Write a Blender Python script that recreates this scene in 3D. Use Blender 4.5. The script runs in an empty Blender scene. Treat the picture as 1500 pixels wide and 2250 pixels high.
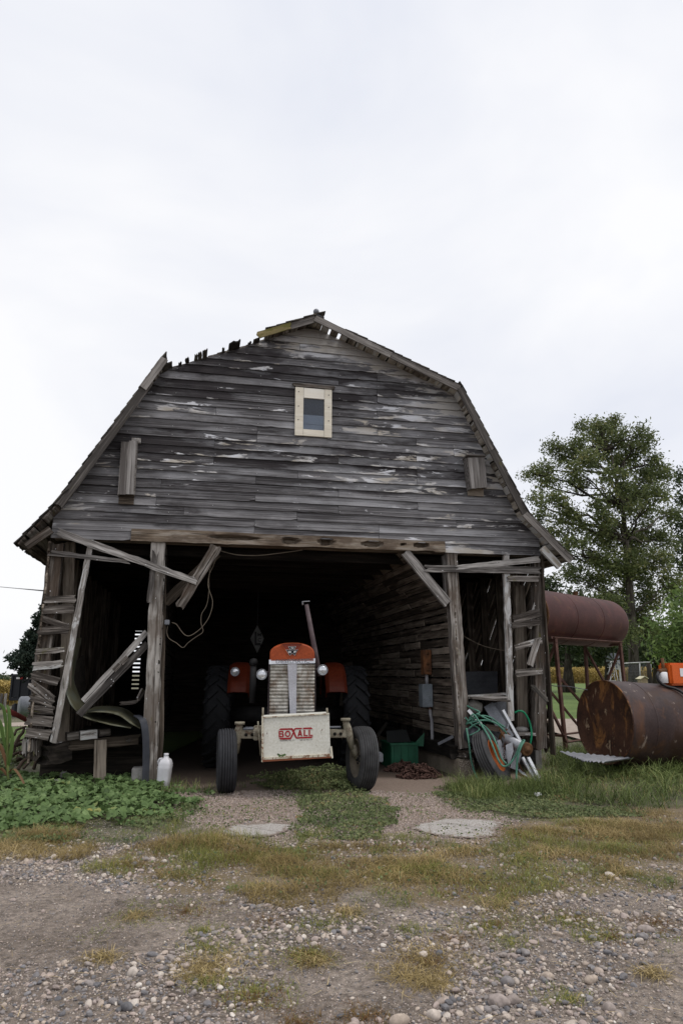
import bpy, bmesh, math, random
import numpy as np
from mathutils import Vector, Matrix

# ------------------------------------------------------------------ camera, sky, sun, exposure
SC = bpy.context.scene
COL = SC.collection
F = 1500.0                       # focal length in photograph pixels (24 mm equivalent)
CH = 1.40                        # camera height
PT = math.atan(355 / 1500.0)     # upward pitch
R = math.radians
random.seed(7)
RNG = np.random.default_rng(11)

cd = bpy.data.cameras.new("camera")
cd.sensor_fit = 'VERTICAL'; cd.sensor_height = 36; cd.sensor_width = 24
cd.lens = 36 * F / 2250
cd.clip_start = 0.05; cd.clip_end = 3000
cam = bpy.data.objects.new("camera", cd); COL.objects.link(cam)
cam.location = (0, 0, CH); cam.rotation_euler = (R(90) + PT, 0, 0)
SC.camera = cam

SUN_EL, SUN_AZ = R(66), R(112)
world = bpy.data.worlds.new("World"); SC.world = world
world.use_nodes = True
wt = world.node_tree; wt.nodes.clear()
def wn(t, **kw):
    n = wt.nodes.new(t)
    for k, v in kw.items(): setattr(n, k, v)
    return n
sky = wn('ShaderNodeTexSky', sky_type='NISHITA', sun_disc=False)
sky.sun_elevation = SUN_EL; sky.sun_rotation = SUN_AZ; sky.dust_density = 3.0
bg1 = wn('ShaderNodeBackground'); bg1.inputs[1].default_value = 0.10
wt.links.new(sky.outputs[0], bg1.inputs[0])
tc = wn('ShaderNodeTexCoord'); mp = wn('ShaderNodeMapping'); mp.inputs['Scale'].default_value = (1.0, 1.0, 1.7)
mp.inputs['Location'].default_value = (0.35, 0.1, 0.2)
nz = wn('ShaderNodeTexNoise'); nz.inputs['Scale'].default_value = 1.7; nz.inputs['Detail'].default_value = 5; nz.inputs['Roughness'].default_value = 0.5
nz.inputs['Distortion'].default_value = 0.4
rp = wn('ShaderNodeValToRGB')
rp.color_ramp.elements[0].position = 0.33; rp.color_ramp.elements[0].color = (0.72, 0.745, 0.82, 1)
rp.color_ramp.elements[1].position = 0.60; rp.color_ramp.elements[1].color = (0.90, 0.90, 0.915, 1)
wt.links.new(tc.outputs['Generated'], mp.inputs[0]); wt.links.new(mp.outputs[0], nz.inputs['Vector']); wt.links.new(nz.outputs[0], rp.inputs[0])
bg2 = wn('ShaderNodeBackground'); bg2.inputs[1].default_value = 1.0
wt.links.new(rp.outputs[0], bg2.inputs[0])
mx = wn('ShaderNodeMixShader'); mx.inputs[0].default_value = 0.94
wt.links.new(bg1.outputs[0], mx.inputs[1]); wt.links.new(bg2.outputs[0], mx.inputs[2])
wo = wn('ShaderNodeOutputWorld'); wt.links.new(mx.outputs[0], wo.inputs[0])

sl = bpy.data.lights.new("sun", 'SUN'); sl.energy = 1.3; sl.angle = R(20); sl.color = (1.0, 0.96, 0.9)
so = bpy.data.objects.new("sun", sl); COL.objects.link(so)
sd = Vector((math.sin(SUN_AZ) * math.cos(SUN_EL), math.cos(SUN_AZ) * math.cos(SUN_EL), math.sin(SUN_EL)))
so.rotation_euler = sd.to_track_quat('Z', 'Y').to_euler()

SC.view_settings.view_transform = 'Standard'; SC.view_settings.look = 'None'
SC.view_settings.exposure = 0.20; SC.view_settings.gamma = 1.0; SC.view_settings.use_curve_mapping = False
SC.render.engine = 'CYCLES'
SC.cycles.use_denoising = True
SC.cycles.max_bounces = 5; SC.cycles.diffuse_bounces = 1; SC.cycles.glossy_bounces = 3; SC.cycles.transparent_max_bounces = 6

# ------------------------------------------------------------------ picture rays -> places
def ray(px, py):
    x = (px - 750) / F; y = (1125 - py) / F
    return (x, math.cos(PT) - y * math.sin(PT), math.sin(PT) + y * math.cos(PT))
def proj(x, y, z):
    z = z - CH
    dz = y * math.cos(PT) + z * math.sin(PT); up = -y * math.sin(PT) + z * math.cos(PT)
    return 750 + F * x / dz, 1125 - F * up / dz
class Frame:
    """a ground frame: u to the right, v away, w up"""
    def __init__(s, ox, oy, yaw): s.o = (ox, oy); s.yaw = yaw; s.c = math.cos(yaw); s.s = math.sin(yaw)
    def tl(s, x, y): x -= s.o[0]; y -= s.o[1]; return (s.c * x + s.s * y, -s.s * x + s.c * y)
    def tw(s, u, v, w=0): return (s.o[0] + s.c * u - s.s * v, s.o[1] + s.s * u + s.c * v, w)
    def _r(s, px, py):
        d = ray(px, py); cu, cv = s.tl(0, 0)
        return cu, cv, s.c * d[0] + s.s * d[1], -s.s * d[0] + s.c * d[1], d[2]
    def v(s, px, py, v=0.0):
        cu, cv, du, dv, dw = s._r(px, py); t = (v - cv) / dv; return Vector((cu + t * du, v, CH + t * dw))
    def u(s, px, py, u=0.0):
        cu, cv, du, dv, dw = s._r(px, py); t = (u - cu) / du; return Vector((u, cv + t * dv, CH + t * dw))
    def g(s, px, py, w=0.0):
        d = ray(px, py); t = (w - CH) / d[2]; x, y = s.tl(t * d[0], t * d[1]); return Vector((x, y, w))
WF = Frame(0, 0, 0)
g0 = WF.g(330, 1728); BF = Frame(g0.x, g0.y, R(12))
g1 = WF.g(643, 1738); TF = Frame(g1.x, g1.y, R(6))
bp, tp = BF.v, TF.v

# ------------------------------------------------------------------ materials
MATS = {}
class NM:
    def __init__(s, name):
        s.m = bpy.data.materials.new(name); s.m.use_nodes = True; s.t = s.m.node_tree
        s.b = s.t.nodes['Principled BSDF']; s.b.inputs['Roughness'].default_value = 0.85
        s.b.inputs['Specular IOR Level'].default_value = 0.25
        MATS[name] = s.m
    def n(s, t, **kw):
        n = s.t.nodes.new(t)
        for k, v in kw.items(): setattr(n, k, v)
        return n
    def l(s, a, b): s.t.links.new(a, b)
    def attr(s, name): return s.n('ShaderNodeAttribute', attribute_name=name)
    def obj(s): return s.n('ShaderNodeTexCoord').outputs['Object']
    def map(s, src, sc, loc=(0, 0, 0)):
        m = s.n('ShaderNodeMapping'); m.inputs['Scale'].default_value = sc; m.inputs['Location'].default_value = loc
        s.l(src, m.inputs[0]); return m.outputs[0]
    def noise(s, vec, scale, detail=4, rough=0.55, dist=0):
        n = s.n('ShaderNodeTexNoise'); n.inputs['Scale'].default_value = scale; n.inputs['Detail'].default_value = detail
        n.inputs['Roughness'].default_value = rough; n.inputs['Distortion'].default_value = dist
        s.l(vec, n.inputs['Vector']); return n.outputs[0]
    def ramp(s, fac, stops, interp='LINEAR'):
        r = s.n('ShaderNodeValToRGB'); e = r.color_ramp; e.interpolation = interp
        while len(e.elements) < len(stops): e.elements.new(0.5)
        for el, (p, c) in zip(e.elements, stops):
            el.position = p; el.color = (c[0], c[1], c[2], 1) if hasattr(c, '__len__') else (c, c, c, 1)
        s.l(fac, r.inputs[0]); return r.outputs[0]
    def math(s, op, a, b=None, c=None, clamp=False):
        n = s.n('ShaderNodeMath', operation=op, use_clamp=clamp)
        for i, x in enumerate((a, b, c)):
            if x is None: continue
            if isinstance(x, (int, float)): n.inputs[i].default_value = x
            else: s.l(x, n.inputs[i])
        return n.outputs[0]
    def mix(s, fac, a, b, mode='MIX'):
        n = s.n('ShaderNodeMix', data_type='RGBA', blend_type=mode)
        for i, x in ((0, fac), (6, a), (7, b)):
            if isinstance(x, (int, float)): n.inputs[i].default_value = x
            elif isinstance(x, (tuple, list)): n.inputs[i].default_value = (*x[:3], 1)
            else: s.l(x, n.inputs[i])
        return n.outputs[2]
    def color(s, c):
        if isinstance(c, (tuple, list)): s.b.inputs['Base Color'].default_value = (*c[:3], 1)
        else: s.l(c, s.b.inputs['Base Color'])
    def bump(s, h, strength=0.5, dist=0.01):
        n = s.n('ShaderNodeBump'); n.inputs['Strength'].default_value = strength; n.inputs['Distance'].default_value = dist
        s.l(h, n.inputs['Height']); s.l(n.outputs[0], s.b.inputs['Normal'])
    def rough(s, v):
        if isinstance(v, (int, float)): s.b.inputs['Roughness'].default_value = v
        else: s.l(v, s.b.inputs['Roughness'])

def wood(name, dark, mid, light, along=1.6, across=26, specks=0.0, moss=0.0, paint=0.0, rot=0.0, crack=0.5, attrs=False):
    """grain runs along the board (attribute gc), each board has its own tone (attribute rnd)"""
    k = NM(name)
    gc = k.attr('gc').outputs['Vector']; rnd = k.attr('rnd').outputs['Fac']
    g = k.noise(k.map(gc, (along, across, across)), 1.0, 6, 0.62, 0.3)
    f = k.math('ADD', g, k.math('MULTIPLY', k.math('SUBTRACT', rnd, 0.5), 0.34))
    col = k.ramp(f, [(0.35, dark), (0.50, mid), (0.66, light)])
    big = k.noise(k.map(gc, (1.3, 3.5, 3.5)), 1.0, 4, 0.6)
    col = k.mix(k.math('MULTIPLY', k.ramp(big, [(0.45, 0.0), (0.68, 1.0)]), 0.6), col, dark)
    cr = k.noise(k.map(gc, (0.9, across * 2.4, across * 2.4)), 1.0, 3, 0.5, 0.15)
    crm = k.ramp(cr, [(0.33, 1.0), (0.39, 0.0)])
    col = k.mix(k.math('MULTIPLY', crm, crack), col, tuple(c * 0.22 for c in dark))
    if rot:
        rn = k.noise(k.map(gc, (2.2, 5, 5), (3, 7, 1)), 1.0, 5, 0.6)
        col = k.mix(k.math('MULTIPLY', k.ramp(rn, [(0.50, 0.0), (0.60, 1.0)]), rot), col, (0.085, 0.060, 0.044))
    if attrs:
        stn = k.attr('stn').outputs['Fac']; pnt = k.attr('pnt').outputs['Fac']
        sn = k.noise(k.map(gc, (1.1, 3.2, 3.2)), 1.0, 6, 0.65)
        sm = k.ramp(k.math('ADD', sn, k.math('SUBTRACT', stn, 0.5)), [(0.50, 0.0), (0.68, 1.0)])
        col = k.mix(k.math('MULTIPLY', sm, 0.85), col, (0.030, 0.026, 0.028))
        pn = k.noise(k.map(gc, (2.0, 9, 9)), 1.0, 7, 0.64, 0.7)
        pm = k.ramp(k.math('ADD', pn, pnt), [(0.640, 0.0), (0.690, 1.0)])
        pc = k.ramp(k.math('ADD', k.noise(k.map(gc, (2, 3, 3)), 1.0, 3), k.math('MULTIPLY', pnt, -0.7)), [(0.32, (0.43, 0.39, 0.33)), (0.52, (0.66, 0.67, 0.71))])
        col = k.mix(k.math('MULTIPLY', pm, 0.92), col, pc)
        wash = k.noise(k.map(gc, (0.8, 3.5, 3.5), (9, 2, 5)), 1.0, 6, 0.65)
        col = k.mix(k.math('MULTIPLY', k.ramp(k.math('ADD', wash, k.math('MULTIPLY', pnt, 0.6)), [(0.50, 0.0), (0.70, 1.0)]), 0.48), col, (0.42, 0.425, 0.45))
    if paint:
        pn = k.noise(k.map(gc, (3.0, 11, 11), (1, 4, 2)), 1.0, 7, 0.66, 0.6)
        col = k.mix(k.ramp(k.math('ADD', pn, k.math('MULTIPLY', k.math('SUBTRACT', rnd, 0.5), 0.25)), [(0.66 - paint, 0.0), (0.68 - paint, 0.9)]), col, (0.52, 0.52, 0.52))
    if moss:
        mn = k.noise(k.map(gc, (2.5, 7, 7), (5, 1, 8)), 1.0, 6, 0.65)
        col = k.mix(k.ramp(mn, [(0.66 - moss, 0.0), (0.74 - moss, 0.8)]), col, (0.10, 0.095, 0.022))
    if specks:
        v = k.n('ShaderNodeTexVoronoi'); v.inputs['Scale'].default_value = 1.0
        k.l(k.map(gc, (16, 26, 26)), v.inputs['Vector'])
        keep = k.n('ShaderNodeSeparateColor'); k.l(v.outputs['Color'], keep.inputs[0])
        d = k.math('MULTIPLY', k.math('LESS_THAN', v.outputs['Distance'], 0.14), k.math('LESS_THAN', keep.outputs[0], specks))
        col = k.mix(d, col, (0.62, 0.62, 0.64))
    k.color(col)
    k.bump(k.math('SUBTRACT', g, k.math('MULTIPLY', crm, 0.8)), 0.55, 0.012)
    k.rough(0.92)
    return k.m

wood('siding', (0.0391, 0.0363, 0.0381), (0.1190, 0.1144, 0.1200), (0.2511, 0.2465, 0.2558), 0.7, 62, attrs=True, crack=0.30)
wood('post_wood', (0.045, 0.037, 0.031), (0.175, 0.152, 0.134), (0.40, 0.375, 0.35), 1.5, 24, specks=0.16, moss=0.02, rot=0.6, crack=0.9)
wood('brace_wood', (0.055, 0.049, 0.046), (0.205, 0.190, 0.180), (0.42, 0.40, 0.385), 1.6, 30, specks=0.04, crack=0.8)
wood('slat_wood', (0.048, 0.040, 0.035), (0.175, 0.155, 0.140), (0.38, 0.355, 0.335), 1.8, 28, specks=0.2, moss=0.03, paint=0.03, crack=0.85)
wood('rotten_beam', (0.0595, 0.0418, 0.0300), (0.1955, 0.1535, 0.1150), (0.3060, 0.2697, 0.2300), 1.5, 20, rot=0.7, crack=0.6)
wood('crib_wood', (0.0470, 0.0370, 0.0284), (0.1426, 0.1142, 0.0906), (0.2769, 0.2350, 0.1930), 1.6, 22, crack=0.7)
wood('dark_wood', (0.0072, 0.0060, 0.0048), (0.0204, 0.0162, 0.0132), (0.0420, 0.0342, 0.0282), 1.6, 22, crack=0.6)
wood('rake_wood', (0.060, 0.054, 0.050), (0.165, 0.150, 0.140), (0.280, 0.262, 0.248), 1.2, 30, moss=0.03, crack=0.7)
wood('moss_wood', (0.050, 0.045, 0.020), (0.150, 0.120, 0.045), (0.250, 0.200, 0.100), 1.2, 30, moss=0.12, crack=0.7)
wood('soffit_wood', (0.12, 0.10, 0.082), (0.36, 0.32, 0.27), (0.56, 0.52, 0.46), 2.5, 14, paint=0.08, crack=0.5)
wood('cream_wood', (0.70, 0.645, 0.54), (0.80, 0.755, 0.66), (0.86, 0.83, 0.76), 1.0, 20, crack=0.12)
wood('box_wood', (0.100, 0.090, 0.085), (0.220, 0.205, 0.195), (0.340, 0.325, 0.315), 1.2, 26, crack=0.6)
wood('shingle', (0.022, 0.020, 0.018), (0.060, 0.054, 0.048), (0.120, 0.110, 0.095), 3.0, 12, moss=0.06, crack=0.4)
wood('bark', (0.016, 0.013, 0.010), (0.045, 0.037, 0.029), (0.090, 0.078, 0.065), 1.5, 6, crack=0.5)
wood('stick_wood', (0.035, 0.024, 0.018), (0.100, 0.070, 0.052), (0.170, 0.130, 0.105), 2.0, 20, crack=0.5)

def rusty(name, stops, scale=3.0, rough=0.75, metal=0.0, streak=(1, 1, 1), spots=None, bump=0.15):
    k = NM(name); o = k.obj()
    a = k.noise(k.map(o, streak), scale, 7, 0.62, 0.3)
    col = k.ramp(a, stops)
    fine = k.noise(o, scale * 14, 4, 0.6)
    col = k.mix(0.35, col, k.ramp(fine, [(0.3, 0.25), (0.7, 0.9)]), 'OVERLAY')
    if spots:
        for (sc, lo, hi, c, amt, st) in spots:
            n = k.noise(k.map(o, st, (sc, 3, 1)), sc, 6, 0.68, 0.5)
            col = k.mix(k.math('MULTIPLY', k.ramp(n, [(lo, 0.0), (hi, 1.0)]), amt), col, c)
    k.color(col); k.rough(rough); k.b.inputs['Metallic'].default_value = metal
    k.bump(k.math('ADD', a, k.math('MULTIPLY', fine, 0.4)), bump, 0.01)
    return k.m
rusty('tank_rust', [(0.3, (0.0334, 0.0092, 0.0079)), (0.55, (0.0594, 0.0175, 0.0150)), (0.8, (0.0891, 0.0283, 0.0246))], 2.5, 0.6,
      spots=[(5, 0.58, 0.74, (0.13, 0.060, 0.022), 0.6, (1, 1, 1))])
rusty('tank_rust_old', [(0.3, (0.0222, 0.0128, 0.0124)), (0.55, (0.0463, 0.0287, 0.0276)), (0.8, (0.0711, 0.0469, 0.0455))], 2.2, 0.5,
      spots=[(3, 0.55, 0.68, (0.13, 0.056, 0.024), 0.65, (1, 1, 0.45)), (2.2, 0.55, 0.62, (0.045, 0.022, 0.014), 0.7, (1, 1, 0.6)), (6, 0.64, 0.69, (0.38, 0.31, 0.26), 0.6, (1, 1, 0.5))])
rusty('tank_end_rust', [(0.3, (0.0227, 0.0105, 0.0081)), (0.55, (0.0608, 0.0275, 0.0162)), (0.8, (0.1053, 0.0502, 0.0275))], 3.0, 0.7,
      spots=[(4, 0.53, 0.64, (0.30, 0.135, 0.045), 0.85, (1, 1, 0.5)), (9, 0.60, 0.66, (0.45, 0.33, 0.22), 0.6, (1, 1, 0.4))])
rusty('angle_iron', [(0.3, (0.060, 0.030, 0.024)), (0.6, (0.125, 0.064, 0.050)), (0.8, (0.17, 0.095, 0.078))], 6, 0.75)
rusty('chain_rust', [(0.3, (0.035, 0.018, 0.014)), (0.6, (0.085, 0.045, 0.036)), (0.8, (0.15, 0.09, 0.07))], 12, 0.8)
rusty('dark_rust', [(0.3, (0.05, 0.022, 0.012)), (0.6, (0.13, 0.065, 0.03)), (0.8, (0.22, 0.13, 0.07))], 9, 0.8)
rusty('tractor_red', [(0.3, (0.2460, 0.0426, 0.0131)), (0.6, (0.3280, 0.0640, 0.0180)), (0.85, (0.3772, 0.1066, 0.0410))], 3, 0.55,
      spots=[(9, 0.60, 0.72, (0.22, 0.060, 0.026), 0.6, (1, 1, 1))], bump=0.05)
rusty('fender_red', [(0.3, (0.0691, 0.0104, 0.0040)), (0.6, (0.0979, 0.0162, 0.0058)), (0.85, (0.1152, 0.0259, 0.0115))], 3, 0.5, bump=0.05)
rusty('emblem_red', [(0.3, (0.13, 0.022, 0.012)), (0.7, (0.20, 0.035, 0.016))], 6, 0.5, bump=0.03)
rusty('grille_metal', [(0.3, (0.1250, 0.1100, 0.0900)), (0.55, (0.3750, 0.3625, 0.3313)), (0.8, (0.5875, 0.5875, 0.5750))], 6, 0.5, 0.25,
      spots=[(7, 0.48, 0.66, (0.115, 0.058, 0.026), 0.85, (1.3, 1, 0.7)), (16, 0.56, 0.68, (0.045, 0.028, 0.018), 0.7, (1, 1, 1))])
rusty('bar_paint', [(0.3, (0.3150, 0.3150, 0.3450)), (0.7, (0.4500, 0.4500, 0.4950))], 5, 0.5,
      spots=[(30, 0.66, 0.71, (0.08, 0.05, 0.03), 0.8, (1, 1, 1))], bump=0.05)
rusty('chrome_band', [(0.3, (0.42, 0.44, 0.50)), (0.7, (0.80, 0.82, 0.88))], 7, 0.3, 0.55, bump=0.03)
rusty('cream_paint', [(0.3, (0.5940, 0.5805, 0.5130)), (0.7, (0.6840, 0.6750, 0.6120))], 3, 0.6,
      spots=[(22, 0.655, 0.675, (0.14, 0.055, 0.025), 0.9, (1, 1, 1)), (9, 0.68, 0.70, (0.10, 0.045, 0.025), 0.85, (2.2, 1, 0.8))], bump=0.05)
rusty('cream_rusted', [(0.3, (0.48, 0.43, 0.33)), (0.7, (0.66, 0.62, 0.52))], 5, 0.7,
      spots=[(11, 0.52, 0.60, (0.17, 0.068, 0.030), 0.9, (1.6, 1, 1))])
rusty('lip_rust', [(0.3, (0.16, 0.050, 0.026)), (0.7, (0.26, 0.095, 0.05))], 9, 0.8)
rusty('axle_paint', [(0.3, (0.1800, 0.1584, 0.1188)), (0.7, (0.2880, 0.2664, 0.2088))], 8, 0.7,
      spots=[(12, 0.52, 0.64, (0.085, 0.045, 0.026), 0.85, (1, 1, 1))])
rusty('engine_black', [(0.3, (0.008, 0.008, 0.009)), (0.7, (0.028, 0.027, 0.028))], 6, 0.7)
rusty('exhaust', [(0.3, (0.06, 0.045, 0.05)), (0.7, (0.12, 0.09, 0.095))], 10, 0.6)
rusty('galvanized', [(0.3, (0.2080, 0.2160, 0.2400)), (0.6, (0.3040, 0.3120, 0.3360)), (0.8, (0.3840, 0.3920, 0.4160))], 4, 0.45, 0.35,
      spots=[(9, 0.62, 0.72, (0.16, 0.11, 0.08), 0.5, (1, 1, 1))], bump=0.04)
rusty('aluminium', [(0.3, (0.4675, 0.4845, 0.5100)), (0.7, (0.6120, 0.6290, 0.6630))], 5, 0.4, 0.3, bump=0.03)
rusty('grey_steel', [(0.3, (0.1040, 0.1120, 0.1280)), (0.7, (0.1920, 0.2000, 0.2240))], 4, 0.5, 0.2)
rusty('blue_grey_box', [(0.3, (0.15, 0.175, 0.20)), (0.7, (0.22, 0.25, 0.28))], 5, 0.55)
rusty('dark_sheet', [(0.3, (0.020, 0.022, 0.027)), (0.7, (0.050, 0.053, 0.062))], 3, 0.5)
rusty('fuse_rust', [(0.35, (0.07, 0.035, 0.022)), (0.55, (0.20, 0.085, 0.035)), (0.75, (0.26, 0.20, 0.16))], 9, 0.8, streak=(1, 1, 0.5))
rusty('conduit', [(0.35, (0.17, 0.17, 0.19)), (0.55, (0.32, 0.32, 0.34)), (0.62, (0.12, 0.055, 0.03))], 8, 0.6, streak=(1, 1, 0.6))
rusty('rim_orange', [(0.3, (0.28, 0.068, 0.016)), (0.6, (0.36, 0.10, 0.022)), (0.8, (0.42, 0.17, 0.05))], 6, 0.6,
      spots=[(10, 0.55, 0.66, (0.10, 0.045, 0.02), 0.8, (1, 1, 1))])
rusty('rim_cream', [(0.3, (0.14, 0.12, 0.095)), (0.7, (0.24, 0.21, 0.17))], 8, 0.8)
rusty('pump_orange', [(0.3, (0.52, 0.085, 0.012)), (0.7, (0.62, 0.115, 0.020))], 4, 0.4, bump=0.03)
rusty('bent_sheet', [(0.3, (0.0550, 0.0523, 0.0275)), (0.5, (0.0935, 0.0908, 0.0605)), (0.75, (0.0880, 0.1045, 0.0935))], 4, 0.6)
rusty('concrete', [(0.3, (0.16, 0.135, 0.105)), (0.7, (0.27, 0.235, 0.19))], 4, 0.95, bump=0.5)
rusty('block_grey', [(0.3, (0.17, 0.165, 0.16)), (0.7, (0.28, 0.27, 0.265))], 9, 0.95, bump=0.5)
rusty('red_paint', [(0.3, (0.15, 0.030, 0.028)), (0.7, (0.25, 0.055, 0.05))], 8, 0.6)

def plain(name, c, rough=0.6, metal=0.0, var=0.25, scale=8, spec=0.3):
    k = NM(name); o = k.obj()
    n = k.noise(o, scale, 5, 0.6)
    col = k.mix(k.ramp(n, [(0.3, 0.0), (0.7, 1.0)]), tuple(x * (1 - var) for x in c), tuple(min(1, x * (1 + var)) for x in c))
    k.color(col); k.rough(rough); k.b.inputs['Metallic'].default_value = metal; k.b.inputs['Specular IOR Level'].default_value = spec
    k.bump(n, 0.08, 0.005)
    return k.m
plain('rubber', (0.030, 0.031, 0.036), 0.75, var=0.35)
plain('rubber_old', (0.050, 0.050, 0.052), 0.85, var=0.4)
plain('tractor_rubber', (0.0066, 0.0072, 0.0090), 0.8, var=0.4)
plain('belt_rubber', (0.035, 0.038, 0.048), 0.6, var=0.3)
plain('black_text', (0.02, 0.02, 0.022), 0.6, var=0.1)
plain('emblem_black', (0.008, 0.008, 0.012), 0.35, var=0.1)
plain('emblem_silver', (0.62, 0.62, 0.62), 0.4, 0.2, var=0.1)
plain('logo_red', (0.33, 0.016, 0.022), 0.6, var=0.2, scale=40)
plain('white_plastic', (0.6050, 0.6050, 0.6380), 0.45, var=0.12)
plain('white_paint', (0.72, 0.72, 0.74), 0.5, var=0.08)
plain('crate_green', (0.0112, 0.0805, 0.0434), 0.5, var=0.25)
plain('crate_inside', (0.012, 0.014, 0.014), 0.8, var=0.2)
plain('bucket_grey', (0.060, 0.064, 0.078), 0.5, var=0.15)
plain('hose_green', (0.0756, 0.2040, 0.1496), 0.5, var=0.3, scale=14)
plain('hose_bright', (0.010, 0.20, 0.095), 0.4, var=0.2)
plain('hose_black', (0.012, 0.012, 0.014), 0.5, var=0.2)
plain('cable_tan', (0.1275, 0.1046, 0.0788), 0.7, var=0.2)
plain('wire_grey', (0.10, 0.10, 0.11), 0.6, var=0.2)
plain('rag', (0.20, 0.19, 0.175), 0.95, var=0.35, scale=18)
plain('sign_grey', (0.16, 0.16, 0.155), 0.7, var=0.25)
plain('trailer_black', (0.010, 0.012, 0.017), 0.5, var=0.3)
plain('lamp_red', (0.45, 0.02, 0.02), 0.4, var=0.05)
plain('blind', (0.50, 0.52, 0.53), 0.7, var=0.08)
plain('far_grey', (0.42, 0.42, 0.42), 0.7, var=0.15)
plain('house_tan', (0.25, 0.20, 0.13), 0.8, var=0.2)
plain('house_roof', (0.50, 0.47, 0.33), 0.8, var=0.2)
plain('hole_dark', (0.006, 0.005, 0.004), 0.95, var=0.2)
def glassy():
    k = NM('lamp_glass'); o = k.obj(); k.color(k.ramp(k.noise(o, 18, 3), [(0.3, (0.40, 0.42, 0.46)), (0.7, (0.80, 0.82, 0.86))]))
    k.rough(0.12); k.b.inputs['Metallic'].default_value = 0.55; k.bump(k.noise(k.map(o, (60, 60, 6)), 1.0, 2), 0.25, 0.004)
    k = NM('window_glass'); t = k.n('ShaderNodeBsdfTransparent'); t.inputs[0].default_value = (.80, .84, .90, 1)
    gl = k.n('ShaderNodeBsdfGlossy'); gl.inputs['Roughness'].default_value = .05; fr = k.n('ShaderNodeFresnel'); fr.inputs[0].default_value = 1.45
    m = k.n('ShaderNodeMixShader'); k.l(fr.outputs[0], m.inputs[0]); k.l(t.outputs[0], m.inputs[1]); k.l(gl.outputs[0], m.inputs[2]); k.l(m.outputs[0], k.t.nodes['Material Output'].inputs[0])
    k = NM('jar_glass'); k.color((0.75, 0.78, 0.80)); k.rough(0.1)
glassy()

def leafmat(name, stops, rough=0.6, trans=0.25):
    k = NM(name); r = k.attr('rnd').outputs['Fac']
    col = k.ramp(r, stops); k.color(col); k.rough(rough)
    t = k.n('ShaderNodeBsdfTranslucent'); k.l(col, t.inputs[0])
    m = k.n('ShaderNodeMixShader'); m.inputs[0].default_value = trans
    k.l(k.b.outputs[0], m.inputs[1]); k.l(t.outputs[0], m.inputs[2])
    k.l(m.outputs[0], k.t.nodes['Material Output'].inputs[0])
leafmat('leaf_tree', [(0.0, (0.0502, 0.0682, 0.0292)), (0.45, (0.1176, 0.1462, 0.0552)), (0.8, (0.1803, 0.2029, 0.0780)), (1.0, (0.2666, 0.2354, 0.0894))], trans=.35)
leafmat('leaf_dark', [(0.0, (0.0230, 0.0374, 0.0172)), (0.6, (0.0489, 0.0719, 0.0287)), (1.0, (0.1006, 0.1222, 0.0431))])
leafmat('leaf_bright', [(0.0, (0.0650, 0.1073, 0.0358)), (0.5, (0.1219, 0.1869, 0.0553)), (1.0, (0.2275, 0.2925, 0.0894))])
leafmat('needle', [(0.0, (0.010, 0.020, 0.014)), (0.6, (0.022, 0.038, 0.026)), (1.0, (0.045, 0.060, 0.040))], 0.7, 0.05)
leafmat('mallow_leaf', [(0.0, (0.0662, 0.1115, 0.0370)), (0.5, (0.1323, 0.2070, 0.0740)), (0.9, (0.2066, 0.2928, 0.1210)), (1.0, (0.3472, 0.3142, 0.0853))])
leafmat('mat_leaf', [(0.0, (0.0566, 0.0798, 0.0315)), (0.5, (0.1321, 0.1670, 0.0661)), (0.85, (0.2266, 0.2396, 0.1101)), (1.0, (0.3397, 0.1888, 0.0944))])
leafmat('dry_blade', [(0.0, (0.1519, 0.1097, 0.0455)), (0.3, (0.2533, 0.1893, 0.0734)), (0.6, (0.3545, 0.2680, 0.1135)), (0.85, (0.5319, 0.4049, 0.1948)), (1.0, (0.7345, 0.5856, 0.3245))])
leafmat('olive_blade', [(0.0, (0.1024, 0.1278, 0.0336)), (0.5, (0.1956, 0.2166, 0.0560)), (0.85, (0.3165, 0.2991, 0.0841)), (1.0, (0.5585, 0.4333, 0.1495))])
leafmat('green_blade', [(0.0, (0.0345, 0.0516, 0.0144)), (0.4, (0.0978, 0.1349, 0.0360)), (0.75, (0.1898, 0.2404, 0.0760)), (0.9, (0.2990, 0.3402, 0.1360)), (1.0, (0.5290, 0.4809, 0.2080))])
leafmat('russet_blade', [(0.0, (0.1211, 0.0589, 0.0215)), (0.5, (0.2085, 0.1079, 0.0367)), (0.8, (0.1412, 0.1226, 0.0323)), (1.0, (0.3229, 0.1961, 0.0754))])
leafmat('corn_dry', [(0.0, (0.13, 0.11, 0.030)), (0.4, (0.33, 0.23, 0.055)), (1.0, (0.56, 0.42, 0.15))])
leafmat('corn_green', [(0.0, (0.0440, 0.0855, 0.0180)), (0.6, (0.0960, 0.1620, 0.0405)), (1.0, (0.2240, 0.2520, 0.0900))])
leafmat('corn_brown', [(0.0, (0.1050, 0.0405, 0.0220)), (1.0, (0.1950, 0.1170, 0.0600))])
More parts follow.
